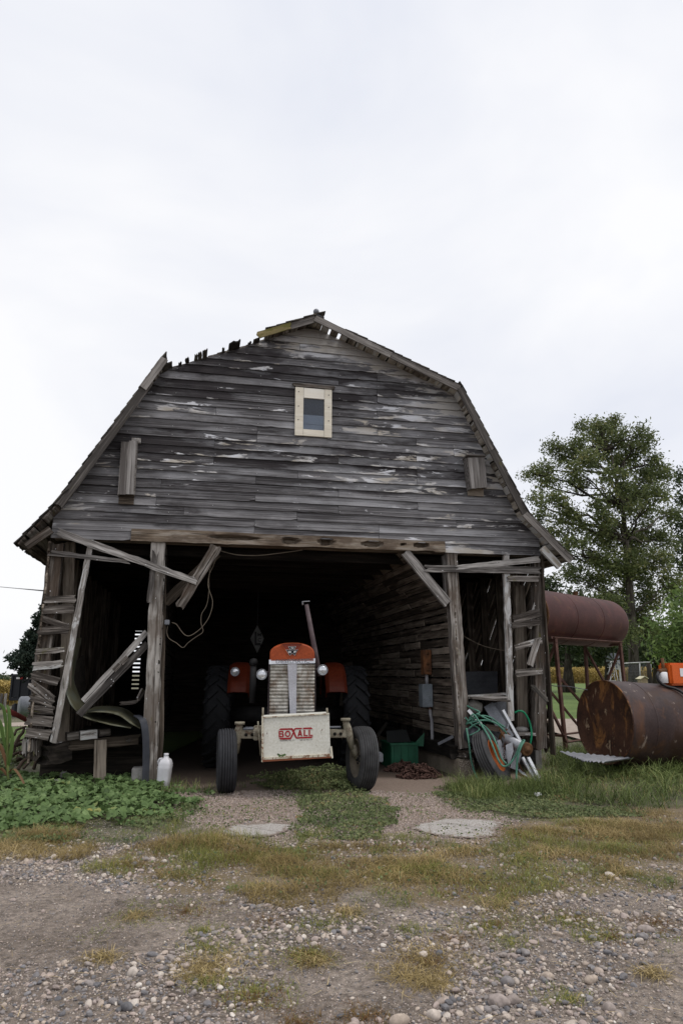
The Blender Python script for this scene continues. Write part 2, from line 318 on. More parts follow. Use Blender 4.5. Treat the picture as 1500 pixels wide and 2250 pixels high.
def rockmat():
    k = NM('pebble'); r = k.attr('rnd').outputs['Fac']; o = k.obj()
    col = k.ramp(r, [(0.0, (0.1102, 0.1088, 0.1176)), (0.18, (0.2030, 0.1943, 0.1995)), (0.35, (0.2784, 0.2409, 0.2205)), (0.55, (0.3480, 0.2831, 0.2572)), (0.75, (0.4176, 0.3441, 0.2835)), (0.93, (0.4872, 0.4274, 0.3780)), (1.0, (0.6728, 0.6105, 0.5460))])
    n = k.noise(o, 45, 5, 0.65)
    col = k.mix(0.45, col, k.ramp(n, [(0.3, 0.2), (0.7, 0.85)]), 'OVERLAY')
    dn = k.noise(o, 12, 4, 0.6)
    col = k.mix(k.math('MULTIPLY', k.ramp(dn, [(0.52, 0.0), (0.70, 1.0)]), 0.4), col, (0.20, 0.165, 0.14))
    k.color(col); k.rough(0.8); k.bump(n, 0.25, 0.004)
rockmat()
def groundmat():
    k = NM('ground_soil'); o = k.obj(); z = k.n('ShaderNodeSeparateColor'); k.l(k.attr('zone').outputs['Color'], z.inputs[0])
    a = k.noise(o, 1.3, 6, 0.6); b = k.noise(o, 26, 5, 0.65); c = k.noise(o, 130, 3, 0.6)
    col = k.ramp(a, [(0.3, (0.102, 0.081, 0.066)), (0.5, (0.172, 0.141, 0.118)), (0.7, (0.262, 0.220, 0.188))])
    col = k.mix(0.8, col, k.ramp(b, [(0.3, 0.15), (0.7, 0.85)]), 'OVERLAY')
    col = k.mix(0.6, col, k.ramp(c, [(0.3, 0.2), (0.7, 0.85)]), 'OVERLAY')
    v = k.n('ShaderNodeTexVoronoi'); v.inputs['Scale'].default_value = 95; k.l(o, v.inputs['Vector'])
    sp = k.n('ShaderNodeSeparateColor'); k.l(v.outputs['Color'], sp.inputs[0])
    grit = k.math('MULTIPLY', k.math('LESS_THAN', v.outputs['Distance'], 0.36), k.math('LESS_THAN', sp.outputs[0], 0.42))
    gcol = k.ramp(sp.outputs[1], [(0.0, (0.14, 0.14, 0.16)), (0.5, (0.28, 0.24, 0.21)), (1.0, (0.48, 0.43, 0.38))])
    col = k.mix(k.math('MULTIPLY', grit, 0.75), col, gcol)
    lit = k.noise(k.map(o, (1, 1, 1)), 60, 6, 0.75, 1.5)
    dry = k.ramp(lit, [(0.3, (0.105, 0.078, 0.040)), (0.55, (0.20, 0.150, 0.078)), (0.75, (0.32, 0.25, 0.145))])
    grn = k.ramp(lit, [(0.3, (0.050, 0.060, 0.024)), (0.6, (0.095, 0.110, 0.045)), (0.8, (0.15, 0.135, 0.07))])
    red = k.ramp(lit, [(0.3, (0.135, 0.098, 0.076)), (0.5, (0.225, 0.170, 0.138)), (0.7, (0.36, 0.29, 0.245))])
    pert = k.math('MULTIPLY', k.math('SUBTRACT', k.noise(o, 9, 5, 0.65), 0.5), 1.3)
    def m(ch): return k.math('MULTIPLY', k.ramp(k.math('ADD', z.outputs[ch], pert), [(0.35, 0.0), (0.62, 1.0)]), k.ramp(z.outputs[ch], [(0.02, 0.0), (0.15, 1.0)]))
    col = k.mix(k.math('MULTIPLY', m(2), 0.9), col, red)
    col = k.mix(k.math('MULTIPLY', m(0), 0.6), col, dry)
    col = k.mix(k.math('MULTIPLY', m(1), 0.55), col, grn)
    col = k.mix(k.math('MULTIPLY', k.attr('floor').outputs['Fac'], 0.93), col, k.ramp(lit, [(0.3, (0.030, 0.021, 0.016)), (0.7, (0.075, 0.055, 0.042))]))  # barn's interior shade put into the soil colour
    k.color(col); k.rough(0.95)
    k.bump(k.math('ADD', k.math('ADD', b, k.math('MULTIPLY', c, 0.5)), k.math('MULTIPLY', grit, 0.4)), 0.7, 0.018)
    k = NM('lawn_grass'); o = k.obj()
    n = k.noise(o, 0.35, 5, 0.6); f = k.noise(o, 14, 4, 0.7)
    col = k.ramp(n, [(0.3, (0.070, 0.115, 0.026)), (0.7, (0.125, 0.180, 0.048))])
    k.color(k.mix(0.5, col, k.ramp(f, [(0.3, 0.2), (0.7, 0.8)]), 'OVERLAY')); k.bump(f, 0.8, 0.05)
    k = NM('lane_gravel'); o = k.obj(); f = k.noise(o, 6, 6, 0.7)
    k.color(k.ramp(f, [(0.3, (0.25, 0.20, 0.165)), (0.7, (0.38, 0.32, 0.27))])); k.bump(f, 0.5, 0.02)
    k = NM('pad_concrete'); o = k.obj(); f = k.noise(o, 55, 7, 0.75)
    col = k.ramp(f, [(0.36, (0.26, 0.22, 0.195)), (0.48, (0.38, 0.35, 0.325)), (0.62, (0.56, 0.54, 0.52))])
    pn = k.noise(o, 14, 6, 0.7)
    pm = k.ramp(k.math('ADD', k.math('MULTIPLY', k.attr('edge').outputs['Fac'], .9), pn), [(0.62, 0.0), (0.80, 1.0)])
    col = k.mix(pm, k.ramp(f, [(0.3, (0.150, 0.115, 0.092)), (0.5, (0.225, 0.178, 0.150)), (0.7, (0.34, 0.28, 0.24))]), col)
    k.color(col); k.bump(f, 0.7, 0.02)
    k = NM('aggregate'); o = k.obj()
    v = k.n('ShaderNodeTexVoronoi'); v.inputs['Scale'].default_value = 55; k.l(o, v.inputs['Vector'])
    sp = k.n('ShaderNodeSeparateColor'); k.l(v.outputs['Color'], sp.inputs[0])
    st = k.ramp(sp.outputs[1], [(0.0, (0.12, 0.11, 0.10)), (0.6, (0.30, 0.26, 0.22)), (1.0, (0.50, 0.46, 0.42))])
    col = k.mix(k.ramp(v.outputs['Distance'], [(0.35, 1.0), (0.5, 0.0)]), (0.20, 0.17, 0.135), st)
    k.color(col); k.bump(v.outputs['Distance'], -0.9, 0.02) if False else k.bump(k.math('SUBTRACT', 1.0, v.outputs['Distance']), 0.9, 0.02)
groundmat()

# ------------------------------------------------------------------ mesh helpers
def perp(d, hint=None):
    d = d.normalized()
    h = Vector(hint) if hint is not None else (Vector((0, 0, 1)) if abs(d.z) < 0.9 else Vector((1, 0, 0)))
    s = h - d * h.dot(d)
    if s.length < 1e-6: s = d.orthogonal()
    return s.normalized()
class MB:
    """collects shapes; build() links them as ONE mesh object"""
    def __init__(s): s.V = []; s.F = []; s.G = []; s.Rn = []; s.S = []; s.P = []; s.T = []
    def add(s, vs, fs, gc=None, rnd=None, smooth=False, pnt=None, stn=None):
        b = len(s.V); r = random.random() if rnd is None else rnd
        s.V += [tuple(v) for v in vs]
        s.G += [tuple(g) for g in gc] if gc is not None else [tuple(v) for v in vs]
        s.Rn += [r] * len(vs)
        s.P += pnt if pnt is not None else [0.0] * len(vs)
        s.T += stn if stn is not None else [0.5] * len(vs)
        s.F += [tuple(b + i for i in f) for f in fs]; s.S += [smooth] * len(fs)
    def box(s, lo, hi, **k):
        x0, y0, z0 = lo; x1, y1, z1 = hi
        s.add([(x0, y0, z0), (x1, y0, z0), (x1, y1, z0), (x0, y1, z0), (x0, y0, z1), (x1, y0, z1), (x1, y1, z1), (x0, y1, z1)],
              [(0, 3, 2, 1), (4, 5, 6, 7), (0, 1, 5, 4), (1, 2, 6, 5), (2, 3, 7, 6), (3, 0, 4, 7)], **k)
    def rbox(s, lo, hi, r=0.01, **k):
        """box with chamfered edges"""
        bm = bmesh.new(); bmesh.ops.create_cube(bm, size=1)
        c = [(a + b) / 2 for a, b in zip(lo, hi)]; d = [b - a for a, b in zip(lo, hi)]
        for v in bm.verts: v.co = Vector((c[0] + v.co.x * d[0], c[1] + v.co.y * d[1], c[2] + v.co.z * d[2]))
        bmesh.ops.bevel(bm, geom=bm.edges[:], offset=r, segments=2, affect='EDGES')
        bm.verts.index_update()
        s.add([v.co for v in bm.verts], [[v.index for v in f.verts] for f in bm.faces], **k); bm.free()
    def plank(s, p0, p1, w, t, side=None, n=None, jit=0.0, rag=0.0, k=3, taper=1.0, bow=0.0, rnd=None):
        """a board from p0 to p1: width w along side, thickness t, weathered edges and splintered ends"""
        p0 = Vector(p0); p1 = Vector(p1); d = p1 - p0; L = d.length; d.normalize()
        a = perp(d, side); b = d.cross(a); n = n or max(2, int(L / 0.12))
        off = Vector((random.uniform(-50, 50), random.uniform(-50, 50), random.uniform(-50, 50)))
        vs = []; gc = []; fs = []; m = 2 * (k + 1)
        e0 = [random.uniform(-rag, rag * 0.3) for _ in range(k + 1)]; e1 = [random.uniform(-rag, rag * 0.3) for _ in range(k + 1)]
        wob = [random.uniform(-jit, jit) for _ in range(n + 1)]; wo2 = [random.uniform(-jit, jit) for _ in range(n + 1)]
        for i in range(n + 1):
            f = i / n; ww = w * (1 + (taper - 1) * f)
            for j in range(m):
                c = j if j <= k else m - 1 - j; top = j <= k
                y = (c / k - 0.5) * ww
                if c == 0: y += wob[i]
                if c == k: y += wo2[i]
                x = f * L
                if i == 0: x -= e0[c]
                if i == n: x += e1[c]
                z = (t / 2 if top else -t / 2) + (random.uniform(-jit, jit) * 0.5 if top else 0)
                q = p0 + d * x + a * y + b * (z + bow * math.sin(math.pi * f))
                vs.append(q); gc.append(Vector((x, y, z)) + off)
        for i in range(n):
            for j in range(m):
                j2 = (j + 1) % m; fs.append((i * m + j, i * m + j2, (i + 1) * m + j2, (i + 1) * m + j))
        for i, fl in ((0, True), (n, False)):
            for c in range(k):
                q = (i * m + c, i * m + c + 1, i * m + m - 2 - c, i * m + m - 1 - c)
                fs.append(q if not fl else q[::-1])
        s.add(vs, [f[::-1] for f in fs], gc, rnd)
    def tube(s, pts, r, n=8, cap=True, smooth=True, rnd=None):
        pts = [Vector(p) for p in pts]; rr = r if hasattr(r, '__len__') else [r] * len(pts)
        vs = []; fs = []; gc = []; a = None; L = 0; off = random.uniform(-50, 50)
        for i, p in enumerate(pts):
            d = (pts[min(i + 1, len(pts) - 1)] - pts[max(i - 1, 0)]).normalized()
            a = perp(d) if a is None else perp(d, a); b = d.cross(a)
            if i: L += (p - pts[i - 1]).length
            for j in range(n):
                t = 2 * math.pi * j / n; q = a * math.cos(t) + b * math.sin(t)
                vs.append(p + q * rr[i]); gc.append((L + off, rr[i] * math.cos(t), rr[i] * math.sin(t)))
        for i in range(len(pts) - 1):
            for j in range(n):
                k = (j + 1) % n; fs.append((i * n + j, i * n + k, (i + 1) * n + k, (i + 1) * n + j))
        if cap: fs.append(tuple(range(n))[::-1]); fs.append(tuple((len(pts) - 1) * n + j for j in range(n)))
        s.add(vs, fs, gc, rnd, smooth)
    def lathe(s, prof, c, axis, n=24, smooth=True, rnd=None, a0=0.0, a1=2 * math.pi):
        """prof: (distance along axis, radius)"""
        c = Vector(c); d = Vector(axis).normalized(); a = perp(d); b = d.cross(a); vs = []; fs = []; m = len(prof)
        full = abs(a1 - a0 - 2 * math.pi) < 1e-6; nn = n if full else n + 1
        for j in range(nn):
            t = a0 + (a1 - a0) * j / n; q = a * math.cos(t) + b * math.sin(t)
            for (x, r) in prof: vs.append(c + d * x + q * r)
        for j in range(n):
            k = (j + 1) % nn
            for i in range(m - 1): fs.append((j * m + i, j * m + i + 1, k * m + i + 1, k * m + i))
        s.add(vs, fs, None, rnd, smooth)
    def prism(s, poly, depth, flip=False, rnd=None):
        """poly: 3-D points of a flat outline; pushed along vector depth"""
        p = [Vector(q) for q in poly]; d = Vector(depth); n = len(p)
        vs = p + [q + d for q in p]
        fs = [tuple(range(n)), tuple(range(2 * n - 1, n - 1, -1))] + [(i, n + i, n + (i + 1) % n, (i + 1) % n) for i in range(n)]
        if flip: fs = [f[::-1] for f in fs]
        s.add(vs, fs, None, rnd)
    def ball(s, c, r, n=12, sq=(1, 1, 1), rnd=None):
        vs = []; fs = []; m = n // 2
        for i in range(m + 1):
            ph = math.pi * i / m
            for j in range(n):
                t = 2 * math.pi * j / n
                vs.append((c[0] + r * sq[0] * math.sin(ph) * math.cos(t), c[1] + r * sq[1] * math.sin(ph) * math.sin(t), c[2] + r * sq[2] * math.cos(ph)))
        for i in range(m):
            for j in range(n): k = (j + 1) % n; fs.append((i * n + j, (i + 1) * n + j, (i + 1) * n + k, i * n + k))
        s.add(vs, fs, None, rnd, True)
    def build(s, name, mat, parent=None):
        me = bpy.data.meshes.new(name); me.from_pydata(s.V, [], s.F)
        me.polygons.foreach_set('use_smooth', s.S)
        at = me.attributes.new('gc', 'FLOAT_VECTOR', 'POINT'); at.data.foreach_set('vector', np.array(s.G, dtype=np.float32).ravel())
        for nm, arr in (('rnd', s.Rn), ('pnt', s.P), ('stn', s.T)):
            if nm != 'rnd' and mat != 'siding': continue
            at = me.attributes.new(nm, 'FLOAT', 'POINT'); at.data.foreach_set('value', np.array(arr, dtype=np.float32))
        me.materials.append(MATS[mat])
        bm = bmesh.new(); bm.from_mesh(me); bmesh.ops.recalc_face_normals(bm, faces=bm.faces[:]); bm.to_mesh(me); bm.free()
        o = bpy.data.objects.new(name, me); COL.objects.link(o)
        if parent is not None: o.parent = parent
        return o
def npmesh(name, V, k, mat, rnd, parent=None, smooth=False):
    """V: (N,k,3) array, one k-gon each, or (N,rows,2,3) ribbons when k == 'ribbon'"""
    me = bpy.data.meshes.new(name)
    if k == 'ribbon':
        N, rws = V.shape[0], V.shape[1]
        base = (np.arange(N) * rws * 2)[:, None, None]
        i = np.arange(rws - 1)[None, :, None] * 2
        quad = np.array([0, 1, 3, 2])[None, None, :]
        loops = (base + i + quad).reshape(-1); npoly = N * (rws - 1); kk = 4
        verts = V.reshape(-1, 3); rv = np.repeat(rnd, rws * 2)
    else:
        N = V.shape[0]; kk = k; verts = V.reshape(-1, 3); loops = np.arange(N * k); npoly = N; rv = np.repeat(rnd, k)
    fill(me, verts, loops, npoly, kk, rv, smooth); me.materials.append(MATS[mat])
    o = bpy.data.objects.new(name, me); COL.objects.link(o)
    if parent is not None: o.parent = parent
    return o
def fill(me, verts, loops, npoly, kk, rv, smooth):
    me.vertices.add(len(verts)); me.vertices.foreach_set('co', np.ascontiguousarray(verts, dtype=np.float32).ravel())
    me.loops.add(len(loops)); me.loops.foreach_set('vertex_index', loops.astype(np.int32))
    me.polygons.add(npoly); me.polygons.foreach_set('loop_start', (np.arange(npoly) * kk).astype(np.int32))
    me.polygons.foreach_set('use_smooth', np.full(npoly, smooth))
    me.update(calc_edges=True); me.validate()
    at = me.attributes.new('rnd', 'FLOAT', 'POINT'); at.data.foreach_set('value', rv.astype(np.float32))
def tag(o, label=None, cat=None, group=None, kind=None):
    if label: o['label'] = label
    if cat: o['category'] = cat
    if group: o['group'] = group
    if kind: o['kind'] = kind
    return o
def thing(name, label, cat, fr=None, loc=(0, 0, 0), group=None):
    o = bpy.data.objects.new(name, None); COL.objects.link(o); o.empty_display_size = 0.1
    if fr is not None: o.location = (fr.o[0], fr.o[1], 0); o.rotation_euler = (0, 0, fr.yaw)
    else: o.location = loc
    return tag(o, label, cat, group)
def text_geo(txt, bold=0.0):
    """outline text as flat polygons in a unit box: returns (verts2d, faces)"""
    cu = bpy.data.curves.new('t', 'FONT'); cu.body = txt; cu.size = 1; cu.offset = bold
    ob = bpy.data.objects.new('t', cu); COL.objects.link(ob)
    dg = bpy.context.evaluated_depsgraph_get(); me = bpy.data.meshes.new_from_object(ob.evaluated_get(dg))
    vs = [(v.co.x, v.co.y) for v in me.vertices]; fs = [tuple(p.vertices) for p in me.polygons]
    bpy.data.objects.remove(ob); bpy.data.curves.remove(cu); bpy.data.meshes.remove(me)
    x0 = min(v[0] for v in vs); x1 = max(v[0] for v in vs); y0 = min(v[1] for v in vs); y1 = max(v[1] for v in vs)
    return [((x - x0) / (x1 - x0), (y - y0) / (y1 - y0)) for x, y in vs], fs
def put_text(mb, txt, bl, br, tl, bold=0.0):
    """lays text in the parallelogram bl-br-tl"""
    bl, br, tl = Vector(bl), Vector(br), Vector(tl); vs, fs = text_geo(txt, bold)
    mb.add([bl + (br - bl) * x + (tl - bl) * y for x, y in vs], fs)

# value noise on the ground, and soft outlines
_LAT = RNG.random((64, 64))
def vn(x, y, s, o=0):
    x = np.asarray(x, float) / s + o * 7.3; y = np.asarray(y, float) / s + o * 3.1
    xi = np.floor(x).astype(int); yi = np.floor(y).astype(int); fx = x - xi; fy = y - yi
    fx = fx * fx * (3 - 2 * fx); fy = fy * fy * (3 - 2 * fy)
    g = lambda a, b: _LAT[a % 64, b % 64]
    return (g(xi, yi) * (1 - fx) + g(xi + 1, yi) * fx) * (1 - fy) + (g(xi, yi + 1) * (1 - fx) + g(xi + 1, yi + 1) * fx) * fy
def fbm(x, y, s, o=0): return (vn(x, y, s, o) + 0.5 * vn(x, y, s / 2.1, o + 1) + 0.25 * vn(x, y, s / 4.3, o + 2)) / 1.75
def inside(poly, x, y):
    r = np.zeros(np.shape(x), bool); n = len(poly)
    for i in range(n):
        x0, y0 = poly[i]; x1, y1 = poly[(i + 1) % n]
        c = (y0 > y) != (y1 > y)
        with np.errstate(divide='ignore', invalid='ignore'): r ^= c & (x < (x1 - x0) * (y - y0) / (y1 - y0 + 1e-12) + x0)
    return r
def gpoly(px): return [tuple(WF.g(*p)[:2]) for p in px]      # an outline on the ground
def wob(x, y, a=0.35, s=0.5, o=0): return x + (fbm(x, y, s, o) - 0.5) * 2 * a, y + (fbm(x, y, s, o + 9) - 0.5) * 2 * a
def gz(x, y):
    """height of the land: nearly flat yard, falling away far to the left"""
    x = np.asarray(x, float); y = np.asarray(y, float)
    ss = lambda a, b, t: (lambda q: q * q * (3 - 2 * q))(np.clip((t - a) / (b - a), 0, 1))
    dip = -1.35 * ss(14, 45, y) * ss(-3, -14, x)
    bump = (fbm(x, y, 1.4, 3) - 0.5) * 0.05 * (1 - ss(7.0, 8.6, y)) + (vn(x, y, 0.3, 5) - 0.5) * 0.012 * (1 - ss(7, 8.6, y))
    return dip + bump

# ------------------------------------------------------------------ the land
P_MALLOW = gpoly([(-40, 1700), (100, 1712), (200, 1716), (330, 1722), (372, 1752), (418, 1772), (392, 1796), (280, 1812), (120, 1822), (-40, 1828)])
P_GREENL = gpoly([(-40, 1800), (120, 1812), (380, 1790), (470, 1752), (480, 1742), (360, 1715), (470, 1738), (420, 1815), (300, 1850), (120, 1860), (-40, 1850)])
P_CENTER = gpoly([(555, 1722), (640, 1698), (760, 1702), (800, 1735), (872, 1790), (862, 1815), (800, 1850), (660, 1850), (645, 1805), (680, 1775), (600, 1748)])
P_RIGHT = gpoly([(950, 1738), (1040, 1728), (1200, 1735), (1300, 1755), (1400, 1788), (1330, 1800), (1150, 1806), (1010, 1775), (975, 1765)])
P_TALL = gpoly([(1185, 1700), (1200, 1668), (1300, 1655), (1540, 1660), (1540, 1775), (1400, 1775), (1300, 1765), (1200, 1748)])
P_TALL2 = gpoly([(1010, 1735), (1060, 1722), (1190, 1722), (1240, 1752), (1100, 1762), (1030, 1755)])
P_DRY = gpoly([(190, 1890), (330, 1850), (480, 1838), (640, 1858), (860, 1856), (1000, 1850), (1130, 1826), (1300, 1812), (1540, 1806), (1540, 1968), (1300, 1960), (1120, 1985), (940, 1992), (800, 1960), (640, 1985), (520, 1960), (380, 1958), (250, 1925)])
P_DRYL = gpoly([(-40, 1842), (100, 1846), (170, 1860), (90, 1880), (-40, 1890)])
P_PAD1 = gpoly([(484, 1822), (505, 1812), (560, 1808), (648, 1808), (652, 1816), (628, 1828), (600, 1836), (555, 1840), (498, 1836)])
P_PAD2 = gpoly([(890, 1818), (960, 1802), (1050, 1800), (1105, 1812), (1095, 1838), (1050, 1848), (980, 1842), (920, 1832)])
P_TRACKS = gpoly([(380, 1740), (560, 1735), (1010, 1740), (1120, 1810), (1100, 1850), (880, 1860), (640, 1850), (480, 1850), (420, 1800)])
P_DIRT = gpoly([(-40, 1945), (200, 1940), (380, 1965), (560, 2000), (620, 2030), (420, 2060), (260, 2090), (100, 2110), (-40, 2100)])
P_DIRT2 = gpoly([(560, 2080), (900, 2060), (1010, 2120), (960, 2200), (700, 2290), (520, 2270), (600, 2160)])
P_DIRT3 = gpoly([(1330, 2090), (1540, 2060), (1540, 2290), (1420, 2290), (1300, 2200)])

def axis(fine0, fine1, step, lo, hi):
    a = list(np.arange(fine0, fine1 + 1e-6, step)); s = step
    while a[-1] < hi: s *= 1.35; a.append(a[-1] + s)
    s = step
    while a[0] > lo: s *= 1.35; a.insert(0, a[0] - s)
    return np.array(a)
GX = axis(-7, 8, 0.07, -700, 700); GY = axis(2.4, 11.5, 0.07, -40, 1400)
XX, YY = np.meshgrid(GX, GY)
nx, ny = len(GX), len(GY)
gv = np.stack([XX, YY, gz(XX, YY)], -1).reshape(-1, 3)
ii = (np.arange(ny - 1)[:, None] * nx + np.arange(nx - 1)[None, :])
gl = np.stack([ii, ii + 1, ii + nx + 1, ii + nx], -1).reshape(-1)
me = bpy.data.meshes.new('ground'); fill(me, gv, gl, (nx - 1) * (ny - 1), 4, np.zeros(len(gv)), True)
zone = np.zeros((len(gv), 4), np.float32); zone[:, 3] = 1
wx, wy = wob(gv[:, 0], gv[:, 1], 0.12, 0.4)
def soften(m):
    a = m.reshape(ny, nx).astype(np.float32)
    for _ in range(5):
        a[1:-1, 1:-1] = (a[1:-1, 1:-1] * 2 + a[:-2, 1:-1] + a[2:, 1:-1] + a[1:-1, :-2] + a[1:-1, 2:]) / 6
    return a.ravel()
zone[:, 0] = soften(inside(P_DRY, wx, wy) | inside(P_DRYL, wx, wy) | inside(gpoly([(1180, 1775), (1540, 1770), (1540, 1830), (1130, 1830)]), wx, wy))
zone[:, 1] = soften(inside(P_MALLOW, wx, wy) | inside(P_GREENL, wx, wy) | inside(P_CENTER, wx, wy) | inside(P_RIGHT, wx, wy) | inside(P_TALL, wx, wy) | (gv[:, 0] > 3.6) & (gv[:, 1] > 7.9) | (gv[:, 0] < -4.3) & (gv[:, 1] > 7.6))
zone[:, 2] = soften(inside(P_TRACKS, wx, wy) | (gv[:, 1] > 8.3) & (gv[:, 0] > -3.5) & (gv[:, 0] < 3.5))
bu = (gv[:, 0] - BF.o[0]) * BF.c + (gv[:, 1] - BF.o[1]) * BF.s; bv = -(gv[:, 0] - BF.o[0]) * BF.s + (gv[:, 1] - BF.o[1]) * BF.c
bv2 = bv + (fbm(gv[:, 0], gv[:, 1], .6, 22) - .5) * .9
fa = me.attributes.new('floor', 'FLOAT', 'POINT'); fa.data.foreach_set('value', soften((bv2 > .10) & (bv < 8) & (bu > -1.4) & (bu < 5.5)).astype(np.float32))  # mask for the shade painted on the ground inside the barn
ca = me.attributes.new('zone', 'FLOAT_COLOR', 'POINT'); ca.data.foreach_set('color', zone.ravel())
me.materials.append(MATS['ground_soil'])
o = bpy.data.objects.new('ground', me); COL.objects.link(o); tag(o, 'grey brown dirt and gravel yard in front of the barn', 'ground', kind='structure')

def sheet(name, x0, x1, y0, y1, up, mat, label, cat, step=3.0, polyfn=None):
    xs = np.arange(x0, x1 + step, step); ys = np.arange(y0, y1 + step, step)
    X, Y = np.meshgrid(xs, ys); Yw = Y + (polyfn(X, (Y - y0) / (y1 - y0)) if polyfn else 0)
    v = np.stack([X, Yw, gz(X, Yw) + up], -1).reshape(-1, 3); n = len(xs)
    i = (np.arange(len(ys) - 1)[:, None] * n + np.arange(n - 1)[None, :])
    l = np.stack([i, i + 1, i + n + 1, i + n], -1).reshape(-1)
    m = bpy.data.meshes.new(name); fill(m, v, l, (n - 1) * (len(ys) - 1), 4, np.zeros(len(v)), True); m.materials.append(MATS[mat])
    ob = bpy.data.objects.new(name, m); COL.objects.link(ob); return tag(ob, label, cat, kind='structure')
sheet('lawn', 5.5, 160, 20.5, 98, 0.05, 'lawn_grass', 'mown green lawn behind the rusty fuel tanks', 'lawn')
sheet('lane', 5.0, 160, 14.2, 20.4, 0.06, 'lane_gravel', 'pale gravel lane between barn and lawn', 'lane', 1.5)
sheet('lane', -120, -4.2, 19.5, 33.0, 0.06, 'lane_gravel', 'pale gravel lane leading past the dark trailer', 'lane', 1.5)
sheet('lawn', -120, -3.8, 12.0, 19.3, 0.05, 'lawn_grass', 'strip of green grass left of the barn', 'lawn', 1.5)
for poly, lb in ((P_PAD1, 'worn patch of pale concrete in the left wheel track'), (P_PAD2, 'worn patch of pale concrete in the right wheel track')):
    pts = []
    for a, b in zip(poly, poly[1:] + poly[:1]):
        for t in np.linspace(0, 1, 15)[:-1]:
            x = a[0] + (b[0] - a[0]) * t; y = a[1] + (b[1] - a[1]) * t
            e_ = .16 * (float(fbm(x, y, .22, 17)) - .5); pts.append((x + e_ + random.uniform(-.02, .02), y + e_ + random.uniform(-.02, .02)))
    bm = bmesh.new(); vs = [bm.verts.new((x, y, 0)) for x, y in pts]; f = bm.faces.new(vs)
    bmesh.ops.triangulate(bm, faces=[f]); bmesh.ops.subdivide_edges(bm, edges=bm.edges[:], cuts=5)
    for v in bm.verts: v.co.z = float(gz(v.co.x, v.co.y)) + 0.009 + 0.010 * (float(fbm(v.co.x, v.co.y, 0.16, 4)) - 0.5)
    m = bpy.data.meshes.new('concrete_pad'); bmesh.ops.recalc_face_normals(bm, faces=bm.faces[:]); bm.to_mesh(m); bm.free()
    B_ = np.array(pts); vv_ = np.array([v.co[:2] for v in m.vertices]); ed = np.sqrt(((vv_[:, None, :] - B_[None]) ** 2).sum(-1)).min(1)
    ea = m.attributes.new('edge', 'FLOAT', 'POINT'); ea.data.foreach_set('value', np.clip(ed / .16, 0, 1).astype(np.float32))
    m.materials.append(MATS['pad_concrete'])
    ob = bpy.data.objects.new('concrete_pad', m); COL.objects.link(ob); tag(ob, lb, 'concrete', kind='structure')

# ------------------------------------------------------------------ the barn
barn = thing('barn', 'weathered grey wooden barn with gambrel roof and open drive-through', 'barn', BF)
UL, UR, DEEP = -1.45, 5.60, 8.0
PROF = [Vector((u, 0, w)) for u, w in ((-1.80, 3.01), (-1.36, 3.58), (-0.18, 5.69), (2.02, 6.66), (4.31, 5.72), (5.28, 3.76), (5.98, 3.07))]
def edge_u(w, left):
    seq = PROF[:4] if left else PROF[3:][::-1]
    for a, b in zip(seq, seq[1:]):
        if a.z <= w <= b.z:
            u = a.x + (b.x - a.x) * (w - a.z) / (b.z - a.z); return max(u, UL - 0.02) if left else min(u, UR + 0.02)
    return PROF[3].x
def drop(u, w):
    """distance to the roof line on the right slope (paint is kept under the eave there)"""
    return edge_u(w, False) - u
gs = MB(); H = 0.127; w = 3.17; row = 0
STAIN_ROWS = {9: .24, 10: .26, 11: .20, 12: .06, 17: .14, 18: .16, 20: .1}
WIN = (1.77, 2.33, 4.84, 5.61)
